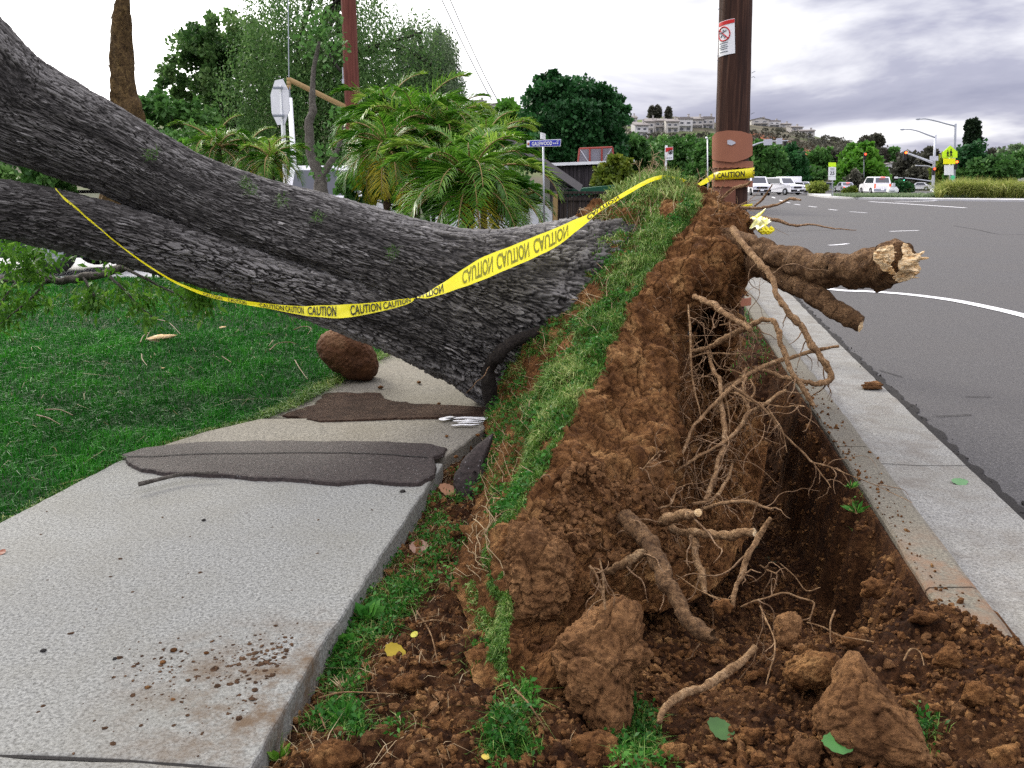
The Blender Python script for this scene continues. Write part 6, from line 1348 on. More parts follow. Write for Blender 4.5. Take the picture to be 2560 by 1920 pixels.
panel('red_band', [p + nr * .004 for p in [sub(cs, .04, .03, .96, .1)[0], sub(cs, .04, .03, .96, .1)[1], sub(cs, .04, .03, .96, .22)[2], sub(cs, .04, .03, .96, .38)[3]]], .002, M['red'], pn)
mb = MB(); q = sub(cs, .66, .38, .66, .38)[0]; an = np.linspace(0, 6.283, 20); mb.tube(np.stack([q + nr * .006 + np.array([math.cos(a) * px(4, 17), 0, math.sin(a) * px(4.2, 17)]) for a in an]), px(.75, 17), 5); mb.box(q + nr * .006, (px(4, 17), .004, px(3.2, 17))); mb.box(q + nr * .006 - [0, 0, px(2.6, 17)], (px(3.2, 17), .004, px(1.2, 17)))
for k in range(6): mb.box(sub(cs, .16 + k * .13, .84, .2, .84)[0] + nr * .005, (px(1.4, 17), .003, px(1.0 + .5 * (k % 2), 17)))
mb.build('bus_symbol', M['black'], pn)
SL = thing('speed_limit_sign', 'speed limit 25 sign with lime school plate on the island', 'road sign', GR(1798, 428))
y = SL.location.y; mb = MB(); mb.tube(np.array([P(1798, 351, y), P(1798, 430, y)]), px(1.3, y), 8); mb.build('post', M['metal'], SL, smooth=True)
cs = [P(1790, 361, y - .1), P(1806, 361, y - .1), P(1805.5, 381.5, y - .1), P(1789.5, 381.5, y - .1)]; pn, nr = panel('panel', cs, .03, M['white'], SL); quad_text('25', cs, .01, nr, pn, M['black'], box=(.18, .45, .82, .82))
panel('print_mark', [p + nr * .01 for p in sub(cs, .2, .12, .8, .18)], .004, M['grey_metal'], pn); panel('print_mark', [p + nr * .01 for p in sub(cs, .2, .26, .8, .32)], .004, M['grey_metal'], pn)
panel('lower_panel', [P(1789.5, 382.2, y - .1), P(1805.5, 382.2, y - .1), P(1805.5, 389, y - .1), P(1789.5, 389, y - .1)], .03, M['white'], SL); panel('school_plate', [P(1790, 351, y - .1), P(1806, 351, y - .1), P(1806, 360.2, y - .1), P(1790, 360.2, y - .1)], .03, M['lime'], SL)
SX = thing('school_crossing_sign', 'lime pentagon school crossing sign with two walking figures above a yellow plate', 'road sign', GR(2052, 428))
y = SX.location.y + 2; mb = MB(); mb.tube(np.array([P(2052, 330, y), P(2051.5, 430, y)]), px(1.6, y), 8); mb.build('post', M['metal'], SX, smooth=True)
pt = [P(u, v, y - .12) for u, v in [(2053, 314), (2068.5, 328), (2068, 340.5), (2036, 341), (2036, 329)]]; V = np.array(pt + [p + [0, .03, 0] for p in pt]); pn = obj('panel', V, [[(0, 1, 2, 3, 4), (9, 8, 7, 6, 5)] + [(i, i + 5, (i + 1) % 5 + 5, (i + 1) % 5) for i in range(5)]], M['lime'], SX, smooth=False)
mb = MB()
for x0, sc in ((2047.5, .85), (2054.5, 1.0)):
    def q_(dx, dv): return P(x0 + dx * sc, 339 - dv * sc, y - .14)
    V, F = ico(1); mb.add(V * px(1.5 * sc, y) * np.array([1, .2, 1]) + q_(0, 16.2), F.tolist())
    for a, b, r in [((0, 14), (0, 7.5), 1.5), ((0, 7.5), (-2.2, 1), .95), ((0, 7.5), (2.6, 1.2), .95), ((.2, 13), (2.8, 9), .7), ((-.2, 13), (-2.8, 9.5), .7)]: mb.tube(np.array([q_(*a), q_(*b)]), px(r * sc, y), 6)
mb.build('walking_figures', M['black'], pn)
panel('yellow_plate', [P(2038, 342, y - .12), P(2064, 342, y - .12), P(2064, 354.5, y - .12), P(2038, 354.5, y - .12)], .03, M['yellow'], SX)
panel('white_plate', [P(2040, 356.5, y - .06), P(2060, 356.5, y - .06), P(2060, 378, y - .06), P(2040, 378, y - .06)], .03, M['white'], SX)
mb = MB(); q = P(2058, 382, y); 
GS_ = thing('small_sign', 'small green sign low behind the school crossing sign', 'sign', (P(2058, 430, y + 1)[0], y + 1, .2))
an = np.linspace(0, 6.283, 8, endpoint=False); pt = np.array([P(2058, 384, y + .9) + [px(5.2, y) * math.cos(a), 0, px(5.2, y) * math.sin(a)] for a in an]); V = np.concatenate([pt, pt + [0, .03, 0]]); obj('panel', V, [[tuple(range(8)), tuple(range(8, 16))[::-1]] + [(i, i + 8, (i + 1) % 8 + 8, (i + 1) % 8) for i in range(8)]], plain('turquoise_green', (.06, .55, .28), .5), GS_, smooth=False)
mb = MB(); mb.tube(np.array([P(2058, 388, y + 1), P(2058, 430, y + 1)]), .04, 6); mb.build('post', M['metal'], GS_)

# ================================================================ SIGNALS AND STREET LIGHTS
def head(parent, u, v, y, lamp='redlamp', s=1.0, lit=0):
    c = P(u, v, y); mb = MB(); w = px(5.2 * s, y); h = px(14 * s, y); mb.box(c + [0, .1, -h * .28], (w, w * .7, h), bev=w * .08)
    for k in range(3):
        a = np.linspace(0, np.pi, 10); zc = c[2] + h * .08 - k * h * .31; pts = np.array([[c[0] + math.cos(t_) * w * .4, c[1] - w * .45, zc + math.sin(t_) * w * .4] for t_ in a]); mb.tube(pts, w * .06, 4)
    o = mb.build('signal_head', M['black'], parent)
    V, F = ico(2); mb = MB(); mb.add(V * np.array([w * .42, w * .2, w * .42]) + c + [0, -w * .34, h * .08 - lit * h * .31], F.tolist()); l = mb.build('lamp', M[lamp], o, smooth=True); return o
def arm_light(parent, pts, y, tipr=1.0):
    c = catmull(np.array([P(u, v, y) for u, v in pts]), 30); V, F, _ = tube(c, np.linspace(px(1.7, y), px(1.0, y), 30), 8); obj('arm', V, [F], M['grey_metal'], parent)
    e = c[-1]; mb = MB(); V, F = ico(2); mb.add(V * np.array([px(5, y), px(2.2, y), px(1.9, y)]) + e + [-px(3, y), 0, 0], F.tolist()); mb.box(e + [0, 0, px(1.2, y)], (px(3, y), px(2, y), px(1.4, y)), bev=.02); mb.build('luminaire', M['grey_metal'], parent, smooth=True)
TA = thing('traffic_signal', 'tall signal pole with street light arm, mast arm and two lit red signals', 'traffic signal', (P(2018, 430, 84)[0], 84, float(gz(84))))
mb = MB(); mb.tube(np.array([P(2021, 291, 84), P(2018, 345, 84), P(2015, 414, 84)]), np.array([px(2.2, 84), px(2.6, 84), px(3.2, 84)]), 12); mb.tube(np.array([P(2015, 409, 84), P(2015, 414, 84)]), px(5, 84), 10); mb.build('pole', M['metal'], TA, smooth=True)
arm_light(TA, [(2020, 297), (2003, 291), (1985, 284), (1968, 280), (1952, 280)], 84)
c = catmull(np.array([P(u, v, 84) for u, v in [(2016, 352), (1998, 345), (1980, 338), (1958, 330), (1948, 327)]]), 20); V, F, _ = tube(c, np.linspace(px(2.6, 84), px(1.2, 84), 20), 8); obj('mast_arm', V, [F], M['metal'], TA)
head(TA, 1956, 331, 83.6, 'amberlamp', 1.25); head(TA, 2018, 366, 83.4, 'redlamp', 1.1)
panel('name_panel', [P(2009, 337, 83.5), P(2027, 337, 83.5), P(2027, 347, 83.5), P(2009, 347, 83.5)], .05, M['alu'], TA)
mb = MB(); mb.tube(catmull(np.array([P(u, v, 84.3) for u, v in [(2014, 362), (2005, 358.5), (1993, 358), (1982, 357.5)]]), 12), px(.8, 84), 6); mb.box(P(1981, 357.5, 84.3), (px(6, 84), .3, px(1.6, 84)), bev=.03); mb.build('lamp_arm', M['metal'], TA, smooth=True)
TB2 = thing('traffic_signal', 'nearer street light pole carrying a lit orange-red signal beside the school sign', 'traffic signal', (P(2063, 430, 78)[0], 78, float(gz(78))))
mb = MB(); mb.tube(np.array([P(2064, 267, 78), P(2061, 340, 78), P(2059, 430, 78)]), np.array([px(2.5, 78), px(3, 78), px(3.6, 78)]), 12); mb.build('pole', M['grey_metal'], TB2, smooth=True)
arm_light(TB2, [(2062, 272), (2042, 267), (2020, 261), (2000, 257), (1986, 257.5)], 78); head(TB2, 2066, 351, 77.4, 'amberlamp', 1.3)
TC = thing('traffic_signal', 'long low mast arm with a lit green signal over the far junction', 'traffic signal', (P(2012, 420, 118)[0], 118, .27))
c = catmull(np.array([P(u, v, 118) for u, v in [(2014, 392), (1985, 388), (1960, 385), (1936, 384)]]), 20); V, F, _ = tube(c, np.linspace(px(1.4, 118), px(.9, 118), 20), 8); obj('mast_arm', V, [F], M['metal'], TC)
mb = MB(); mb.tube(np.array([P(2014, 386, 118), P(2014, 416, 118)]), px(1.4, 118), 8); mb.build('pole', M['metal'], TC, smooth=True); head(TC, 1953, 383.5, 117.6, 'greenlamp', .75, 2); panel('name_panel', [P(1932, 381.5, 117.8), P(1940, 381.5, 117.8), P(1940, 385.5, 117.8), P(1932, 385.5, 117.8)], .05, M['white'], TC)
TD = thing('traffic_signal', 'single lit red signal hanging left of the mast arm, before the bright green tree', 'traffic signal', (P(1862, 425, 112)[0], 112, .27))
head(TD, 1869, 334, 111.5, 'redlamp', 1.0); mb = MB(); mb.tube(np.array([P(1869, 330, 112), P(1866, 330, 112), P(1866, 420, 112)]), px(.7, 112), 6); mb.build('pole', M['grey_metal'], TD, smooth=True)
TE = thing('traffic_signal', 'curved mast arm with two white sign panels seen from behind, right of the power pole', 'traffic signal', (P(1600, 425, 70)[0], 70, float(gz(70))))
c = catmull(np.array([P(u, v, 70) for u, v in [(1598, 430), (1598, 360), (1600, 330), (1610, 322), (1625, 315), (1645, 308), (1672, 305), (1703, 304)]]), 60); V, F, _ = tube(c, np.linspace(px(2.6, 70), px(1.0, 70), 60), 10); obj('mast_arm', V, [F], M['metal'], TE)
panel('sign_panel', [P(1650, 301, 69.7), P(1668, 300, 69.7), P(1668, 313, 69.7), P(1650, 314, 69.7)], .05, M['alu'], TE); panel('sign_panel', [P(1677, 299, 69.7), P(1690, 298, 69.7), P(1690, 311, 69.7), P(1677, 312, 69.7)], .05, M['alu'], TE); o = head(TE, 1697, 304, 70.3, 'black', .9)
for k, (u, v0, lab) in enumerate([(1912, 322, 'left one of two distant thin power poles on the skyline'), (1939, 328, 'right one of two distant thin power poles on the skyline')]):
    o = thing('power_pole', lab, 'utility pole', (P(u, 430, 150)[0], 150, .27), group='distant power poles'); mb = MB(); mb.tube(np.array([P(u, v0, 150), P(u - 1, 430, 150)]), px(.9, 150), 6); mb.build('pole', M['darkbark'], o); mb = MB(); mb.box(P(u, v0 + 4, 149.8), (px(9, 150), .2, .2)); mb.box(P(u, v0 + 8, 149.8), (px(7, 150), .2, .2)); mb.build('crossarm', M['darkbark'], o)
o = thing('street_light', 'thin white street light post just left of the power pole', 'street light', (P(1527, 470, 34)[0], 34, -.1)); mb = MB(); mb.tube(np.array([P(1528, 300, 34), P(1529, 420, 34)]), px(1.2, 34), 8); mb.build('pole', M['white'], o, smooth=True); mb = MB(); V, F = ico(2); mb.add(V * px(2.6, 34) + P(1526, 298, 34), F.tolist()); mb.build('lamp_head', M['white'], o, smooth=True)

# ================================================================ VEHICLES
def car(name, label, cat, u, v, y, wpx, kind, paint, facing, yaw=0.0, lights=False, plate=True):
    W_ = px(wpx, y); c = P(u, v, y); root = thing(name, label, cat, (c[0], y, float(gz(y)) if u > 1500 else c[2]), yaw + (0 if facing == 'front' else math.pi))
    L, Hh = {'pickup': (5.4, 1.85), 'suv': (4.8, 1.85), 'sedan': (4.6, 1.42), 'van': (4.9, 1.95)}[kind]; k = W_ / {'pickup': 1.95, 'suv': 1.9, 'sedan': 1.8, 'van': 1.95}[kind]; L *= k; Hh *= k; w = W_ / 2; gc = .26 * k
    hood = {'pickup': .56, 'suv': .58, 'sedan': .60, 'van': .56}[kind] * Hh
    body = {'pickup': [(-.5, gc), (-.5, hood * .72), (-.485, hood * .92), (-.44, hood), (-.20, hood * 1.06), (.5, hood * 1.04), (.5, gc)], 'suv': [(-.5, gc), (-.5, hood * .75), (-.48, hood * .93), (-.43, hood), (-.20, hood * 1.05), (.48, hood * 1.06), (.5, hood * .9), (.5, gc)],
            'sedan': [(-.5, gc), (-.5, hood * .7), (-.48, hood * .88), (-.42, hood * .96), (-.18, hood * 1.08), (.28, hood * 1.1), (.47, hood * 1.06), (.5, hood * .85), (.5, gc)], 'van': [(-.5, gc), (-.5, hood * .8), (-.48, hood), (-.2, hood * 1.05), (.5, hood * 1.05), (.5, gc)]}[kind]
    cab = {'pickup': [(-.20, hood * 1.05), (-.08, Hh), (.16, Hh), (.22, hood * 1.04)], 'suv': [(-.22, hood * 1.04), (-.09, Hh * .985), (.0, Hh), (.42, Hh * .98), (.485, hood * 1.05)], 'sedan': [(-.2, hood * 1.07), (-.06, Hh * .98), (.02, Hh), (.2, Hh * .97), (.36, hood * 1.08)], 'van': [(-.24, hood * 1.04), (-.12, Hh * .97), (0, Hh), (.46, Hh * .98), (.49, hood)]}[kind]
    bm = bmesh.new(); vs = []
    for sx, sc in ((-1, 1), (1, 1)): vs.append([bm.verts.new((sx * w * (.90 if (abs(a) > .47) else 1.0), a * L, z)) for a, z in body])
    n = len(body); bm.faces.new(vs[0]); bm.faces.new(vs[1][::-1])
    for i in range(n): bm.faces.new((vs[0][i], vs[0][(i + 1) % n], vs[1][(i + 1) % n], vs[1][i]))
    bmesh.ops.bevel(bm, geom=bm.edges[:], offset=.05 * k, segments=2, affect='EDGES'); bmesh.ops.recalc_face_normals(bm, faces=bm.faces[:]); bm.verts.index_update()
    V = np.array([q.co[:] for q in bm.verts]); F = [[q.index for q in f.verts] for f in bm.faces]; bm.free(); bd = obj('body', V, [F], paint, root, smooth=False, local=True)
    n = len(cab); zt = max(z for _, z in cab); V = []
    for sx in (-1, 1):
        for a, z in cab: f = (z - hood) / (zt - hood); V.append((sx * w * (.93 - .14 * f), a * L, z))
    F = [tuple(range(n)), tuple(range(n, 2 * n))[::-1]] + [(i, n + i, n + i + 1, i + 1) for i in range(n - 1)]
    obj('cabin', V, [F], paint, root, smooth=False, local=True)
    def pane(nm, i, e=.035, lo=.14, hi=.88, sx=.86):
        a, b = np.array(V[i]), np.array(V[i + 1]); a2, b2 = np.array(V[n + i]), np.array(V[n + i + 1]); g = lambda s_, t_: (a * (1 - t_) + b * t_) * (1 - s_) + (a2 * (1 - t_) + b2 * t_) * s_
        q = np.array([g(.5 - sx / 2, lo), g(.5 + sx / 2, lo), g(.5 + sx / 2 * .97, hi), g(.5 - sx / 2 * .97, hi)]); nn = np.cross(q[1] - q[0], q[3] - q[0]); nn /= np.linalg.norm(nn); nn = nn if (nn[1] < 0) == (i == 0) else -nn
        Q = np.concatenate([q + nn * .012 * k, q - nn * .03]); obj(nm, Q, [[(0, 1, 2, 3), (7, 6, 5, 4), (0, 4, 5, 1), (1, 5, 6, 2), (2, 6, 7, 3), (3, 7, 4, 0)]], M['glass'], root, smooth=False, local=True)
    pane('windscreen', 0); pane('rear_window', n - 2)
    for sx in (-1, 1):
        q = []
        zb, zu = hood * 1.1, zt * .94; ya = [p[0] for p in cab]; y0, y1 = (ya[0] * .72 + ya[1] * .28) * L, (ya[-1] * .72 + ya[-2] * .28) * L; y2, y3 = ya[-2] * L * .93, (ya[1] * .93 + .01) * L
        for yy_, z in ((y0 + .25 * k, zb), (y1 - .2 * k, zb), (y2, zu), (y3, zu)): f = (z - hood) / (zt - hood); q.append((sx * (w * (.93 - .14 * f) + .012), yy_, z))
        q = np.array(q); Q = np.concatenate([q, q - [sx * .04, 0, 0]]); obj('side_window', Q, [[(0, 1, 2, 3), (7, 6, 5, 4), (0, 4, 5, 1), (1, 5, 6, 2), (2, 6, 7, 3), (3, 7, 4, 0)]], M['glass'], root, smooth=False, local=True)
    wr = .36 * k
    for sx in (-1, 1):
        for yy_ in (-.31, .30):
            a = np.linspace(0, 2 * np.pi, 22, endpoint=False); prof = [(wr * .55, w * .80), (wr * .97, w * .80), (wr, w * .86), (wr, w * .97), (wr * .93, w * 1.0), (wr * .60, w * 1.0), (wr * .55, w * .97)]; Vw = np.array([[sx * xx, yy_ * L + r_ * math.cos(t_), wr + r_ * math.sin(t_)] for r_, xx in prof for t_ in a]); m_ = 22
            Fw = [(j * m_ + i, j * m_ + (i + 1) % m_, (j + 1) * m_ + (i + 1) % m_, (j + 1) * m_ + i) for j in range(6) for i in range(m_)]; ty = obj('wheel', Vw, [Fw], M['tyre'], root, local=True)
            Vr = np.array([[sx * w * .965, yy_ * L + wr * .57 * math.cos(t_), wr + wr * .57 * math.sin(t_)] for t_ in a] + [[sx * w * .985, yy_ * L, wr]]); obj('rim', Vr, [[(i, (i + 1) % 22, 22) for i in range(22)]], M['metal'], ty, local=True, smooth=False)
    mb = MB(); mb.box((0, -.505 * L, gc + .20 * k), (w * 1.84, .14 * k, .22 * k), bev=.04 * k); mb.build('front_bumper', M['black'] if kind != 'sedan' else paint, root, local=True)
    mb = MB(); mb.box((0, .505 * L, gc + .20 * k), (w * 1.84, .14 * k, .24 * k), bev=.04 * k); mb.build('rear_bumper', M['grey_metal'] if kind != 'sedan' else paint, root, local=True)
    mb = MB(); mb.box((0, -.503 * L, hood * .74), (w * 1.1, .05 * k, hood * .20), bev=.02 * k); mb.build('grille', M['black'], root, local=True)
    for sx in (-1, 1):
        mb = MB(); mb.box((sx * w * .73, -.494 * L, hood * .76), (w * .34, .08 * k, hood * .19), bev=.03 * k); mb.build('headlight', M['alu'], root, local=True)
        mb = MB(); tall = kind in ('suv', 'van', 'pickup'); mb.box((sx * w * .80, .492 * L, hood * (.80 if tall else .82)), (w * .20, .09 * k, hood * (.42 if tall else .2)), bev=.03 * k); mb.build('tail_light', M['brakelamp' if lights else 'red'], root, local=True)
        mb = MB(); mb.box((sx * w * 1.07, -.19 * L, hood * 1.12), (.16 * k, .08 * k, .13 * k), bev=.02 * k); mb.build('mirror', M['black'], root, local=True)
    if lights: mb = MB(); mb.box((0, .478 * L * (1 if kind != 'sedan' else .62), Hh * (.955 if kind != 'sedan' else .93)), (w * .5, .05 * k, .07 * k), bev=.01 * k); mb.build('brake_light', M['brakelamp'], root, local=True)
    for yy_ in (-.512, .512): mb = MB(); mb.box((0, yy_ * L - (.06 * k if yy_ < 0 else -.06 * k), gc + .26 * k), (.34 * k, .02, .17 * k), bev=.005); mb.build('number_plate', M['white'], root, local=True)
    return root
PW = plain('white_car_paint', (.80, .80, .83), .25, .6, var=.02); PR = plain('red_car_paint', (.40, .05, .04), .25, .6); PS = plain('silver_car_paint', (.42, .43, .50), .3, .6, .3); PD = plain('dark_car_paint', (.03, .035, .05), .25, .6); PB = plain('dark_blue_car_paint', (.06, .07, .13), .25, .6)
t13 = -math.atan(.19)
pk = car('pickup_truck', 'white pickup truck coming nearest of the traffic, just right of the power pole', 'pickup truck', 1634, 418, 86, 40, 'pickup', PW, 'front', t13 * .4)
car('parked_suv', 'white SUV turned three-quarters to the camera, beside the box truck', 'SUV', 1689, 417, 88, 37, 'suv', PW, 'front', .42)
car('oncoming_sedan', 'low white oncoming sedan at the tip of the island', 'car', 1733, 417, 108, 28, 'sedan', PW, 'front', t13 * .4)
car('oncoming_car', 'dark car half hidden behind the white sedan', 'car', 1752, 416, 118, 20, 'sedan', PD, 'front', t13 * .4)
car('waiting_sedan', 'silver sedan seen from behind with red lights, waiting at the junction', 'car', 1823, 416, 108, 27, 'sedan', PS, 'rear', t13 * .3, True)
car('waiting_car', 'red car half hidden behind the white SUV with brake lights', 'car', 1867, 415, 112, 20, 'sedan', PR, 'rear', t13 * .3, True)
car('waiting_suv', 'tall white SUV seen from behind with its brake lights on', 'SUV', 1888, 415, 92, 37, 'suv', PW, 'rear', t13 * .3, True)
car('parked_van', 'white van roof with a dark rear window behind the trunk, left of the reddish pole', 'van', 752, 531, 22.8, 171, 'suv', PW, 'rear', .0)
for k, (u, lab) in enumerate([(1790, 'pale car behind the speed limit sign post'), (1984, 'white car far away behind the signal pole')]): car('distant_car', lab, 'car', u, 416, 130, 22, 'sedan', PS if k == 0 else PW, 'rear', .9)
lc = car('parked_car', 'dark car parked beyond the lawn, glimpsed under the fallen limb at the far left', 'car', -4, 581, 15.2, 215, 'sedan', PD, 'front', math.pi / 2 + .02)
BT = thing('box_truck', 'white box truck behind the three-quarter white SUV', 'truck', (P(1705, 417, 97)[0], 97, float(gz(97))), t13 * .4)
mb = MB(); w = px(35, 97); mb.box((.3, 2.2, 1.17), (w, 4.6, 1.3), bev=.04); mb.build('cargo_box', PW, BT, local=True); mb = MB(); mb.box((.3, -1.0, .80), (w * .85, 1.6, .95), bev=.12); mb.build('cab', PW, BT, local=True); mb = MB(); mb.box((.3, -1.81, 1.0), (w * .7, .06, .36), bev=.02); mb.build('windscreen', M['glass'], BT, local=True); mb = MB(); mb.box((.3, 1.0, .42), (w * .8, 5.2, .16)); mb.build('chassis', M['black'], BT, local=True)
for sx in (-1, 1):
    for yy_ in (-1.0, 2.8): mb = MB(); mb.tube(np.array([[.3 + sx * w * .30, yy_, .26], [.3 + sx * w * .36, yy_, .26], [.3 + sx * w * .42, yy_, .26]]), np.array([.25, .26, .25]), 18); mb.build('wheel', M['tyre'], BT, local=True)
    mb = MB(); mb.box((.3 + sx * w * .34, -1.81, .58), (.22, .06, .14), bev=.02); mb.build('headlight', M['alu'], BT, local=True)
UC = thing('utility_cabinet', 'small white roadside cabinet with a rounded top on the island', 'cabinet', GR(1928, 429)); y = UC.location.y + 1
mb = MB(); c = P(1928, 409, y); mb.box(P(1928, 411, y), (px(21, y), .6, px(10, y)), bev=.08); mb.box(P(1928, 405, y), (px(18, y), .5, px(3, y)), bev=.06); mb.build('housing', M['white'], UC); mb = MB(); mb.box(P(1930, 399, y), (px(6, y), .2, px(7, y)), bev=.02); mb.build('gauge', M['alu'], UC); mb = MB(); mb.box(P(1928, 412, y - .32), (px(9, y), .03, px(3, y))); mb.build('door', M['alu'], UC)
for k, (u, v, lab) in enumerate([(2043, 408, 'white utility box at the left end of the grass hedge'), (2018, 411, 'small white box at the foot of the signal pole')]):
    o = thing('utility_box', lab, 'utility box', P(u, 420, 80) * [1, 1, 0] + [0, 0, float(gz(80))]); mb = MB(); mb.box(P(u, v, 80), (px(5, 80), .3, px(14 - 6 * k, 80)), bev=.03); mb.build('housing', M['white'], o); mb = MB(); mb.box(P(u, v - 7 + 3 * k, 80), (px(6, 80), .4, px(1.5, 80)), bev=.02); mb.build('cap', M['alu'], o)
# ================================================================ BOULDER, CLODS, DEBRIS
def blob(name, label, cat, outline, y, depth, mat, sub=6, rough=.05, facet=0.0, seed=0, flat=.6, group=None, lean=0.0, yc=None, fine=.012, crumbs=0.0):
    """a solid body whose outline is traced on the photo; real thickness along the view"""
    o = np.array([P(u, v, y) for u, v in outline]); c = o.mean(0); d = ray(*np.mean(np.array(outline), 0)); d /= np.linalg.norm(d)
    ex = np.array([1., 0, 0]); ey = np.cross(ex, d); ey /= np.linalg.norm(ey); ex = np.cross(d, ey)
    ex = -ex if ex[0] < 0 else ex; ey = -ey if ey[2] < 0 else ey
    q = np.stack([(o - c) @ ex, (o - c) @ ey], 1); th = np.arctan2(q[:, 1], q[:, 0]); r = np.linalg.norm(q, axis=1); k = np.argsort(th); th, r = th[k], r[k]
    V, F = ico(sub); t_ = np.arctan2(V[:, 1], V[:, 0]); R = np.interp(t_, np.concatenate([th - 2 * np.pi, th, th + 2 * np.pi]), np.tile(r, 3))
    rho = np.hypot(V[:, 0], V[:, 1]); z = V[:, 2]; rho2 = np.minimum(1, rho) ** flat; zz_ = np.sign(z) * np.abs(z) ** .85
    W_ = c + (np.cos(t_) * R * rho2)[:, None] * ex + (np.sin(t_) * R * rho2)[:, None] * ey + (zz_ * depth)[:, None] * d + (np.sin(t_) * R * rho2 * lean)[:, None] * d
    n = (W_ - c) / (np.linalg.norm(W_ - c, axis=1)[:, None] + 1e-9); s = np.mean(r)
    h = rough * s * fbm(W_ / s * 1.5 + seed, 4, seed)
    if facet: f1, f2, cid = worley(W_ / s * 1.6 + seed + .3 * fbm(W_ / s * 2, 2, seed)[:, None], seed + 3); h = h + facet * s * (cid - .5) - facet * .5 * s * (1 - sstep(0, .16, f2 - f1))
    if crumbs: f1, _, cid = worley(W_ * 38, seed + 8); f3, _, c3_ = worley(W_ * 85, seed + 9); h = h + crumbs * (np.sqrt(np.clip(1 - (f1 / .65) ** 2, 0, 1)) * cid - .3) + crumbs * .5 * (np.sqrt(np.clip(1 - (f3 / .65) ** 2, 0, 1)) * c3_ - .3)
    h = h + fine * s * fbm(W_ / s * 9, 3, seed + 2)
    b = obj(name, W_ + n * h[:, None], F, M[mat]); return tag(b, label, cat, group)
tt_ = NT('boulder_stone'); f = tt_.noise(3.2, 6, .6); g = tt_.noise(60, 4, .8)
c = tt_.ramp(f, [(.34, (.055, .022, .009)), (.68, (.27, .15, .075)), (.52, (.13, .055, .022))]); c = tt_.mix(tt_.ramp(g, [(.35, .5), (.55, 0)]), c, (.03, .014, .007)); tt_.bump(g, .012, .8); M['boulder'] = tt_.fin(c, .8, .25)
blob('boulder', 'rounded rust-brown boulder tilted on the lawn edge under the trunk', 'boulder', [(683, 752), (690, 730), (705, 715), (730, 709), (760, 712), (783, 724), (800, 745), (813, 772), (819, 793), (815, 812), (803, 822), (780, 824), (757, 820), (735, 805), (708, 790), (690, 772)], 6.75, .19, 'boulder', 7, .05, seed=2, flat=.75, fine=.02, crumbs=.004)
CL = 'large clods of earth'
blob('earth_clod', 'big pointed slab of pale brown earth standing at the front of the root plate', 'clod', [(1196, 1410), (1215, 1370), (1250, 1335), (1290, 1305), (1312, 1300), (1330, 1282), (1372, 1288), (1388, 1310), (1386, 1380), (1394, 1415), (1388, 1440), (1368, 1450), (1360, 1500), (1358, 1540), (1345, 1590), (1322, 1598), (1295, 1570), (1262, 1540), (1235, 1510), (1210, 1470)], 2.42, .13, 'clod', 7, .07, .16, 5, .62, CL, lean=.25, fine=.03, crumbs=.010)
blob('earth_clod', 'triangular tan slab of earth at the lower right of the hole', 'clod', [(1838, 1400), (1856, 1405), (1876, 1440), (1905, 1480), (1940, 1520), (1985, 1585), (2010, 1640), (1960, 1655), (1900, 1650), (1850, 1645), (1800, 1640), (1772, 1600), (1765, 1530), (1790, 1470), (1820, 1420)], 2.12, .12, 'clod', 7, .05, .10, 8, .55, CL, lean=.3, fine=.02, crumbs=.005)
blob('earth_clod', 'thick brown clod hanging on the near end of the turf, above the pointed slab', 'clod', [(1100, 1180), (1108, 1125), (1130, 1118), (1180, 1140), (1215, 1175), (1238, 1225), (1232, 1290), (1205, 1330), (1165, 1345), (1118, 1350), (1098, 1320), (1094, 1250)], 2.86, .15, 'clod', 7, .07, .12, 11, .62, CL, lean=.1, fine=.03, crumbs=.011)
blob('stone', 'rounded brown stone half buried behind the triangular slab', 'stone', [(1690, 1455), (1700, 1435), (1730, 1418), (1770, 1410), (1808, 1416), (1812, 1450), (1795, 1478), (1750, 1486), (1705, 1480)], 2.45, .13, 'soil_face', 6, .07, seed=4, flat=.75, fine=.03, crumbs=.008)
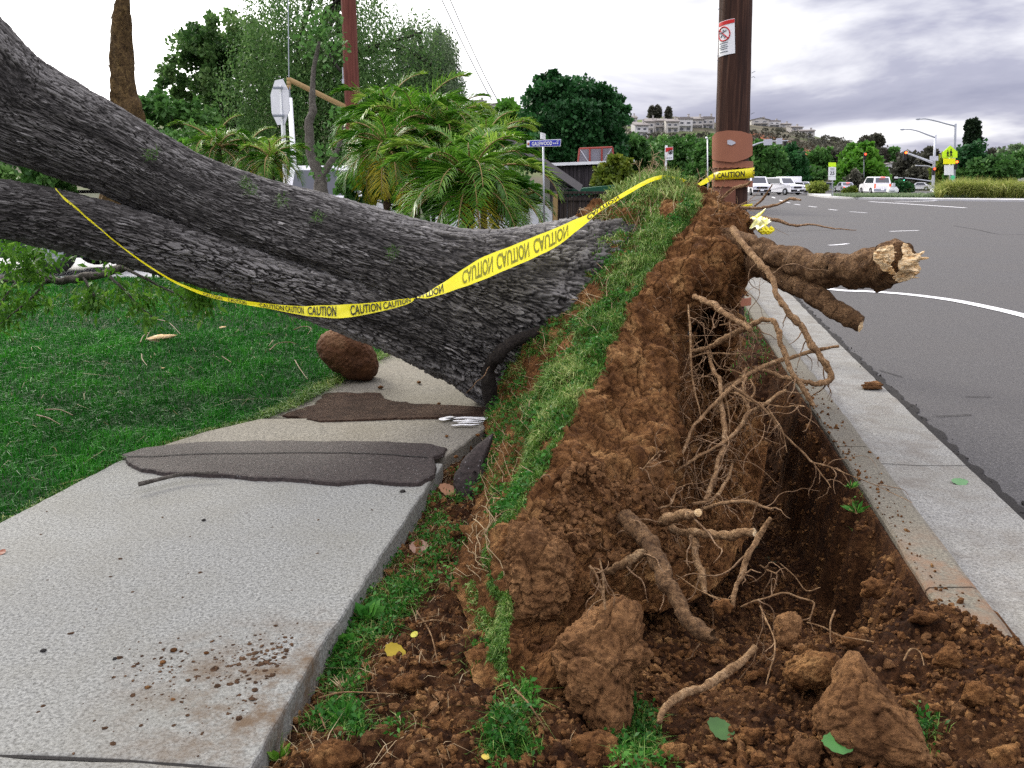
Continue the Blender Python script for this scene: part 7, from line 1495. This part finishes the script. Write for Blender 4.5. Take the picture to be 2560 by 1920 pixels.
for k, (u, v, ru, rv, y, lab) in enumerate([(1700, 1360, 30, 44, 2.62, 'upright pale lump of earth in the loose soil behind the round stone'), (1742, 1625, 34, 32, 2.05, 'lump of earth left of the triangular slab, at the bottom'), (1285, 1615, 50, 40, 2.12, 'ragged lump of earth at the foot of the pointed slab'), (725, 1640, 62, 36, 2.05, 'wide crumbly lump beside the sidewalk corner at the bottom left'),
                                          (880, 1475, 34, 22, 2.4, 'reddish clod by the yellow leaf'), (1560, 1310, 26, 18, 2.8, 'small clod in front of the stout bent root'), (1890, 1270, 30, 22, 2.95, 'clod on the floor of the hole below the kerb'), (2050, 1420, 34, 26, 2.45, 'lump of soil heaped against the kerb, upper one'), (2110, 1500, 36, 26, 2.25, 'lump of soil heaped against the kerb, lower one'), (1995, 1335, 30, 18, 2.72, 'dark crumb of soil lying on the kerb top'), (2170, 1640, 40, 30, 2.05, 'lump of earth in the bottom right corner'), (1840, 1385, 28, 18, 2.62, 'low clod right of the upright pale lump'),
                                          (1620, 1590, 26, 18, 2.12, 'small lump right of the broad pointed green leaf'), (1455, 1625, 32, 22, 2.05, 'lump of soil on the bottom edge, left of the broad pointed green leaf'), (1250, 1080, 34, 60, 3.52, 'pale flake of dry earth on the broken face'), (1395, 1030, 40, 40, 3.72, 'pale crumbly knob on the broken face above the stubs')]):
    a = np.linspace(0, 2 * np.pi, 14, endpoint=False); jit = rng.uniform(.75, 1.2, 14)
    blob('earth_clod', lab, 'clod', [(u + ru * j * math.cos(t_), v + rv * j * math.sin(t_)) for t_, j in zip(a, jit)], y, px(ru * .8, y), 'clod' if k in (0, 1, 14, 15) else 'soil_face', 5, .10, .12, 20 + k, .8, CL, crumbs=.005)
# broken asphalt leaning on the plate
blob('asphalt_chunk', 'dark grey broken slab of asphalt wedged between the sidewalk and the root plate', 'rubble', [(985, 1065), (992, 1010), (1015, 975), (1045, 950), (1066, 935), (1052, 990), (1040, 1040), (1028, 1090), (1015, 1140), (1000, 1130), (988, 1100)], 4.3, .05, 'patch', 6, .04, seed=6, flat=.5)
# loose crumbs over the soil: nobody could count them
M['mudclot'] = mk_soil('mud_clot', (.07, .038, .021), (.15, .085, .047), (.23, .14, .08), .2)
def crumbs(P0, size, mat, name, sub=1, flat=1.0):
    V0, F0 = ico(sub); n = len(P0); m = len(V0); s = size[:, None] * rng.uniform(.6, 1.3, (n, 3)); R = rng.normal(size=(n, 3, 3)); R, _ = np.linalg.qr(R)
    J = V0[None] * rng.uniform(.72, 1.22, (n, m, 1)); V = np.einsum('nij,nmj->nmi', R, J * s[:, None, :]) * np.array([1, 1, flat]) + P0[:, None, :]
    F = (F0[None] + (np.arange(n) * m)[:, None, None]).reshape(-1, 3); o = obj(name, V.reshape(-1, 3), F, M[mat], smooth=False); o['kind'] = 'stuff'; return o
n = 26000; y = 1.5 + 6.3 * rng.uniform(0, 1, n) ** 2.0; x = swr(y) + rng.uniform(.02, 1, n) * (np.where(y < 2.8, kx_front(y) - .02, kx_back(y) - .03) - swr(y)); dens = fbm(np.stack([x * 3, y * 3, 0 * x], 1), 3, 66); k = dens > rng.uniform(-.9, .4, n); x, y = x[k], y[k]
sz = .0035 + rng.gamma(1.5, .0032, len(x)); sz = np.minimum(sz, .026); crumbs(np.stack([x, y, soil_z(x, y) + sz * .35], 1), sz, 'soil_face', 'soil_crumbs')
n = 9000; y = 1.5 + 5.5 * rng.uniform(0, 1, n) ** 1.8; x = swr(y) + rng.uniform(.1, 1, n) * (np.where(y < 2.8, kx_front(y) - .02, kx_back(y) - .03) - swr(y)); sz = np.minimum(.003 + rng.gamma(1.3, .003, n), .02); crumbs(np.stack([x, y, soil_z(x, y) + sz * .4], 1), sz, 'clod', 'soil_crumbs')
n = 9000; r = rng.uniform(1.2, 9, n); c_ = rng.uniform(2.1, 5.9, n); B, Nn = on_plate(r, c_); k = (B[:, 2] < rng.uniform(-.3, .15, n)); B, Nn = B[k], Nn[k]; sz = np.minimum(.003 + rng.gamma(1.5, .0035, len(B)), .022); o = crumbs(B + Nn * (sz * .3)[:, None], sz, 'soil_face', 'soil_crumbs')
n = 1500; r = rng.uniform(1.8, 2.9, n); c_ = rng.uniform(2.5, 5.5, n); B, Nn = on_plate(r, c_); sz = np.minimum(.004 + rng.gamma(1.5, .004, n), .028); crumbs(B + Nn * (sz * .3)[:, None], sz, 'clod', 'soil_crumbs')
# crumbs thrown on to the sidewalk and kerb
u = np.concatenate([rng.normal(570, 70, 170), rng.normal(640, 40, 160), rng.normal(345, 45, 60), rng.uniform(60, 900, 70), rng.normal(520, 130, 160)]); v = np.concatenate([rng.normal(1430, 30, 170), rng.normal(1405, 18, 160), rng.normal(1445, 35, 60), rng.uniform(1060, 1640, 70), rng.normal(1500, 60, 160)])
q = np.array([G(a, b, .0) for a, b in zip(u, v)]); k = q[:, 0] < swr(q[:, 1]) - .035; q = q[k]; sz = np.minimum(.0018 + rng.gamma(1.2, .0022, len(q)), .012); crumbs(q + [0, 0, .0], sz * 1.25, 'mudclot', 'soil_crumbs', 1, .45)
n = 260; y = rng.uniform(2.7, 7, n); x = kx_back(y) + rng.beta(1, 2.4, n) * .19; sz = np.minimum(.002 + rng.gamma(1.2, .003, n), .016); crumbs(np.stack([x, y, sz * .4], 1), sz, 'soil_face', 'soil_crumbs')
n = 420; y = rng.uniform(2.2, 11, n); x = kx_asph(y) + rng.normal(.01, .03, n); sz = .003 + rng.gamma(1.2, .002, n); crumbs(np.stack([x, y, -.146 + 0 * x], 1), sz, 'seam', 'gutter_grit')
# pebbles on the slabs: few enough to count
for k, (u, v, s, z, lab) in enumerate([(822, 838, 6, -.02, 'small round stone on the far slab'), (905, 827, 5, -.02, 'flat brown crumb on the far slab under the trunk'), (1108, 835, 5, -.02, 'crumb at the foot of the trunk on the far slab'), (948, 873, 4, -.02, 'crumb in the mud streak near the chalk mark'), (1032, 941, 5, .01, 'brown crumb beside the tar patch, right'), (965, 943, 4, .01, 'small crumb beside the tar patch, middle'), (985, 988, 5, 0, 'crumb on the slab rim by the patch corner'),
                                      (94, 1407, 7, 0, 'dark round pebble alone at the left of the near slab'), (376, 1406, 8, 0, 'largest brown crumb of the little row on the slab'), (352, 1432, 7, 0, 'brown crumb in the middle of the little row on the slab'), (318, 1486, 6, 0, 'brown crumb at the lower end of the little row'), (248, 1424, 5, 0, 'dark pebble left of the little row'), (446, 1412, 6, 0, 'crumb right of the little row'), (374, 1512, 5, 0, 'crumb low in the middle of the slab'), (870, 1063, 6, 0, 'black chip on the slab below the patch, right'), (440, 1125, 5, 0, 'black bit on the slab below the patch, left')]):
    p = G(u, v, z); V, F = ico(3); V = V * (1 + .25 * fbm(V * 1.7 + k * 3, 3, k))[:, None] * px(s, p[1]) * np.array([1, .9, .62]); tag(obj('pebble', V + p + [0, 0, px(s, p[1]) * .3], F, M['soil_face' if k not in (7, 11, 14, 15) else 'seam']), lab, 'pebble', 'bits lying on the sidewalk')
q = G(1884, 838, -.13); V, F = ico(4); V = V * (1 + .3 * fbm(V * 2, 4, 3))[:, None] * np.array([.085, .05, .035]); tag(obj('earth_clod', V + q + [0, 0, .02], F, M['clod']), 'single brown clod lying in the gutter by the asphalt', 'clod', CL)
# root cut off and lying on the soil
RT = thing('cut_root', 'loose curved length of root lying on the soil in front, sawn at its upper end', 'root', GS(1500, 1500))
pts = [(1424, 1562, 2.12), (1432, 1535, 2.16), (1455, 1512, 2.2), (1500, 1490, 2.25), (1545, 1472, 2.3), (1585, 1445, 2.35), (1612, 1418, 2.38), (1632, 1396, 2.40)]
o, c, rr, T = pxtube('bark', pts, [7, 8.5, 9.5, 10, 10, 9.5, 9.2, 8.6], 'root', 90, 22, .14, RT); cutface('sawn_end', c[-1], T[-1], rr[-1] * .95, RT, .15, 6)
# twigs
def twig(label, pts, r, mat='greybark', z=0.012, cat='twig', group=None, soil=False, arch=0.0):
    p = np.array([(GS(u, v) + [0, 0, z]) if soil else G(u, v, z) for u, v in pts]); p[:, 2] += arch * np.sin(np.linspace(0, np.pi, len(p))); c = catmull(p, 40); V, F, _ = tube(c, np.linspace(r, r * .5, 40) * (1 + .15 * fbm(c * 20, 2, 1)), 8); return tag(obj('twig', V, [F], M[mat]), label, cat, group)
twig('long grey twig lying across the lower edge of the tar patch', [(300, 1046), (345, 1035), (395, 1024), (440, 1021), (470, 1020)], .012, z=.045)
LG = 'pale twigs scattered on the lawn'
for pts, lab in [([(582, 757), (600, 745), (625, 742), (640, 743)], 'pale crooked twig on the lawn left of the boulder, lower'), ([(635, 712), (655, 708), (672, 712), (665, 722)], 'pale hooked twig on the lawn left of the boulder, upper'), ([(637, 778), (645, 795), (655, 810), (665, 820)], 'pale forked twig on the lawn just left of the boulder'), ([(303, 740), (310, 728), (322, 722), (318, 735), (345, 738)], 'curled pale twig beside the orange wood chip'), ([(80, 897), (105, 908), (130, 917)], 'straight pale twig low on the lawn at the left'), ([(100, 885), (130, 890), (158, 897)], 'second straight pale twig just above the other at the left'), ([(306, 765), (308, 780), (318, 790)], 'short curved twig below the wood chip'), ([(480, 770), (500, 783)], 'short straight twig in the middle of the lawn'), ([(590, 735), (580, 748)], 'tiny twig left of the hooked one'), ([(340, 690), (365, 700), (390, 722)], 'twig under the hanging leaves')]: twig(lab, pts, .005, 'pale_twig' if 'pale_twig' in M else 'litter', .045, group=LG, arch=.015)
SG2 = 'thin sticks lying on the dug soil'
for pts, lab in [([(690, 1520), (740, 1519), (800, 1520), (860, 1512)], 'thin pale stick lying level near the sidewalk, lower left'), ([(670, 1535), (690, 1565), (705, 1590)], 'short brown stick poking up beside the slab'), ([(905, 1358), (940, 1362), (985, 1360)], 'arched pale stem above the yellow leaf'), ([(1110, 1500), (1140, 1545), (1180, 1590)], 'brown stick leaning at the foot of the turf'), ([(900, 1330), (930, 1390), (945, 1440)], 'thin dark stem crossing the soil by the turf'), ([(920, 1500), (945, 1525)], 'short yellow straw on the crumbs'), ([(1950, 1440), (1965, 1425), (1985, 1432), (1995, 1450)], 'curled grey rootlet on the heap by the kerb')]: twig(lab, pts, .0035, 'root', .02, group=SG2, soil=True, arch=.02)
# wood chips on the lawn
for k, (u, v, s, lab) in enumerate([(345, 729, 28, 'long orange splinter of wood on the lawn'), (481, 707, 8, 'small pale wood chip in the middle of the lawn'), (352, 795, 4, 'tiny white chip on the lawn')]):
    p = G(u, v, .03); V, F = ico(3); V = V * (1 + .3 * fbm(V * 2 + k, 3, k))[:, None] * px(s, p[1]) * np.array([1, .35, .22]); V = V @ np.array([[.97, .2, .12], [-.2, .97, 0], [-.12, 0, .98]]); tag(obj('wood_chip', V + p, F, M['cutwood']), lab, 'wood chip', 'wood chips on the lawn')
# fallen leaves
def leaf(label, u, v, w, h, c, z=.01, soil=False, lobed=False, rot=0.0, tilt=.35, group='fallen leaves'):
    p = (GS(u, v) + [0, 0, z + .012]) if soil else G(u, v, z); W_ = px(w, p[1]); m = 40; a = np.linspace(0, 2 * np.pi, m, endpoint=False); r = 1 + .05 * np.sin(a * 11) + (.38 * np.cos(5 * a + .4) if lobed else 0); X_, Y_ = np.cos(a) * r * W_, np.sin(a) * r * W_ * (h / w) * 1.6
    if not lobed: Y_ *= np.abs(np.sin(a)) ** .35
    cr_, sr = math.cos(rot), math.sin(rot); ring = np.stack([X_ * cr_ - Y_ * sr, X_ * sr + Y_ * cr_, .16 * np.abs(Y_) + .10 * W_ * np.cos(a * 2)], 1); ring[:, 2] += ring[:, 1] * tilt
    V = np.vstack([ring + p, ring * .5 * [1, 1, .6] + p, [p]]); F = [(i, (i + 1) % m, m + (i + 1) % m, m + i) for i in range(m)] + [(m + i, m + (i + 1) % m, 2 * m) for i in range(m)]
    nm = 'leaf_' + '%02d%02d%02d' % tuple(int(k * 99) for k in c)
    if nm not in M: t_ = NT(nm); M[nm] = t_.fin(t_.mix(t_.noise(25, 4), tuple(k * .7 for k in c), tuple(min(1, k * 1.25) for k in c)), .5, .3)
    return tag(obj('fallen_leaf', V, [F], M[nm]), label, 'leaf', group)
leaf('pale green leaf lying in the gutter', 2073, 1041, 19, 8, (.10, .22, .09), -.133); leaf('green leaf on the kerb edge at the right border', 2166, 1411, 20, 14, (.03, .12, .03), .012, rot=.2, tilt=.1); leaf('broad pointed green leaf on the soil at the bottom', 1557, 1592, 24, 22, (.04, .10, .02), soil=True, rot=.9, tilt=.5); leaf('broad green leaf cut by the bottom edge of the picture', 1808, 1650, 42, 18, (.045, .14, .03), .05, soil=True); leaf('yellow leaf standing up in the soil beside the weeds', 855, 1424, 14, 17, (.36, .26, .012), soil=True, rot=1.3, tilt=1.2)
leaf('rusty brown dead leaf at the left edge of the near slab', 4, 1193, 9, 6, (.20, .06, .03), .006); leaf('pinkish dead leaf against the slab side', 905, 1192, 22, 14, (.16, .085, .055), soil=True); leaf('peach-coloured dead leaf beside the asphalt chunk', 968, 1068, 12, 14, (.24, .11, .05), soil=True, rot=1.2, tilt=.8); leaf('small yellow leaf on the soil by the bottom edge', 1050, 1650, 12, 5, (.50, .38, .06), soil=True); leaf('narrow yellow leaf on the crumbs', 895, 1383, 10, 5, (.45, .42, .05), soil=True, rot=.9)
# ---- weeds and low ground cover on the dug strip
patches = [(790, 1355, 70, 48, 3), (720, 1420, 55, 50, 3), (850, 1300, 60, 40, 3), (880, 1250, 60, 45, 2), (960, 1180, 50, 50, 2), (930, 1100, 40, 45, 2), (740, 1470, 55, 40, 2), (740, 1570, 60, 28, 3), (720, 1545, 40, 20, 2), (990, 1060, 22, 40, 2), (1000, 1260, 40, 50, 1), (1090, 1590, 35, 60, 3), (1120, 1520, 26, 50, 2), (1060, 1420, 34, 50, 2), (1370, 1600, 46, 70, 3), (1990, 1590, 26, 46, 1), (1850, 1120, 14, 10, 1), (845, 1580, 20, 20, 1), (1100, 1630, 50, 30, 2), (1380, 1640, 50, 30, 2), (900, 1170, 30, 30, 1)]
Bs = []; 
for u, v, ru, rv, d in patches:
    n = int(d * ru * rv / 34); a = rng.uniform(0, 6.28, n); r = rng.uniform(0, 1, n) ** .5; uu_, vv_ = u + ru * r * np.cos(a), v + rv * r * np.sin(a); q = np.array([GS(x, y) for x, y in zip(uu_[::3], vv_[::3])]); q = q[q[:, 0] > swr(q[:, 1]) + .015]; Bs.append(q)
B = np.concatenate(Bs); B = B + rng.normal(0, .012, B.shape) * [1, 1, 0]; B[:, 2] = soil_z(B[:, 0], B[:, 1])
V, F, T = rosette(B + [0, 0, .012], np.tile([[0, 0, 1.]], (len(B), 1)), .032, 9, .023); o = obj('ground_cover', V, F, M['weed'], attrs={'tint': np.clip(T * .9 + .25 * np.repeat(fbm(np.tile(B * 7, (9, 1)), 2, 5), 4), 0, 1)}); o['kind'] = 'stuff'
idx = rng.integers(0, len(B), 4200); q = B[idx] + rng.normal(0, .018, (4200, 3)) * [1, 1, 0]; V, F, n = blades(q[:, 0], q[:, 1], soil_z(q[:, 0], q[:, 1]), .045, .0016, 1.0); o = bladeobj('ground_cover', V, F, np.clip(rng.normal(.45, .25, n), 0, 1), 'turf'); o['kind'] = 'stuff'
n = 1500; y = rng.uniform(1.6, 5, n); x = swr(y) + rng.gamma(1.6, .16, n); k = x < .9; V, F, n = blades(x[k], y[k], soil_z(x[k], y[k]), .035, .0013, 2.2); o = bladeobj('dry_litter', V, F, np.clip(rng.normal(.5, .25, n), 0, 1), 'litter'); o['kind'] = 'stuff'
def plant(label, u, v, n, size, mat, soil=True, spread=.6, narrow=.16, up=.8, z=0.0):
    p = GS(u, v) if soil else G(u, v, z); root = thing('weed_plant', label, 'plant', p); d = runit(n) * spread + np.array([0, 0, up]); d /= np.linalg.norm(d, axis=1)[:, None]; L = size * rng.uniform(.5, 1.2, n); V, F = leafquads(np.tile(p, (n, 1)) + d * (size * .12), d, perp(d), L, L * narrow, .15)
    obj('leaves', V, F, M[mat], root, attrs={'tint': np.repeat(np.clip(rng.normal(.65, .2, n), 0, 1), 4)}); mb = MB()
    for k in range(4): mb.tube(np.stack([p, p + d[k] * size * .35, p + d[k] * size * .7]), np.array([.003, .002, .001]), 5)
    mb.build('stem', M['strut'], root, smooth=True); return root
plant('bright lime seedling with narrow leaves at the corner of the near slab', 603, 1648, 16, .075, 'ash_leaf', narrow=.13); plant('rosette weed with long toothed leaves hanging on the turf edge', 1150, 1035, 1, .02, 'weed') if False else None
plant('small weed rooted in the crack behind the kerb, nearer one', 1850, 1110, 26, .07, 'weed', False, .7, .12, z=.0); plant('tiny weed behind the kerb, farther one', 1838, 1056, 18, .05, 'weed', False, .7, .15, z=.0); plant('broad-leaved weed at the slab side below the tar patch', 790, 1345, 30, .085, 'weed', spread=.9, narrow=.26); plant('leafy weed by the slab side left of the yellow leaf', 740, 1400, 30, .075, 'weed', spread=.9, narrow=.26)
plant('grassy tuft on the soil near the bottom left corner', 745, 1570, 40, .09, 'weed', spread=.6, narrow=.06); plant('pale dead tuft of grass beside the sidewalk', 745, 1500, 40, .07, 'litter', spread=.8, narrow=.03)
p = [P(u, v, y) for u, v, y in [(1150, 1035, 3.75)]][0]; d = runit(26) * .6 + np.array([.3, -.7, -.3]); d /= np.linalg.norm(d, axis=1)[:, None]; L = .16 * rng.uniform(.5, 1.2, 26); V, F = leafquads(np.tile(p, (26, 1)), d, perp(d), L, L * .10, .25); obj('weed', V, F, M['weed'], TREE, attrs={'tint': np.repeat(np.clip(rng.normal(.7, .15, 26), 0, 1), 4)}, label='long-leaved weed hanging from the turf edge')
# dry seed stems sticking up from the top of the plate
mb = MB()
for (u, v), (u2, v2) in [((1385, 400), (1408, 348)), ((1390, 395), (1425, 352)), ((1395, 398), (1412, 330)), ((1410, 395), (1440, 365)), ((1380, 405), (1372, 350)), ((1535, 420), (1538, 365)), ((1528, 415), (1524, 380)), ((1500, 402), (1512, 384)), ((1420, 392), (1436, 345))]:
    a, b = P(u, v, 6.6), P(u2, v2, 6.6); c = catmull(np.array([a, (a + b) / 2 + [.02, 0, .02], b]), 12); mb.tube(c, np.linspace(.004, .0015, 12), 5)
    for k in range(4, 12):
        dd = runit(1)[0] * .05 + np.array([0, 0, .03]); mb.tube(np.stack([c[k], c[k] + dd * .6, c[k] + dd]), np.array([.002, .0018, .001]), 4)
mb.build('seed_stems', M['litter'], TREE, attrs={'tint': np.full(mb.n, .7)})['kind'] = 'stuff'
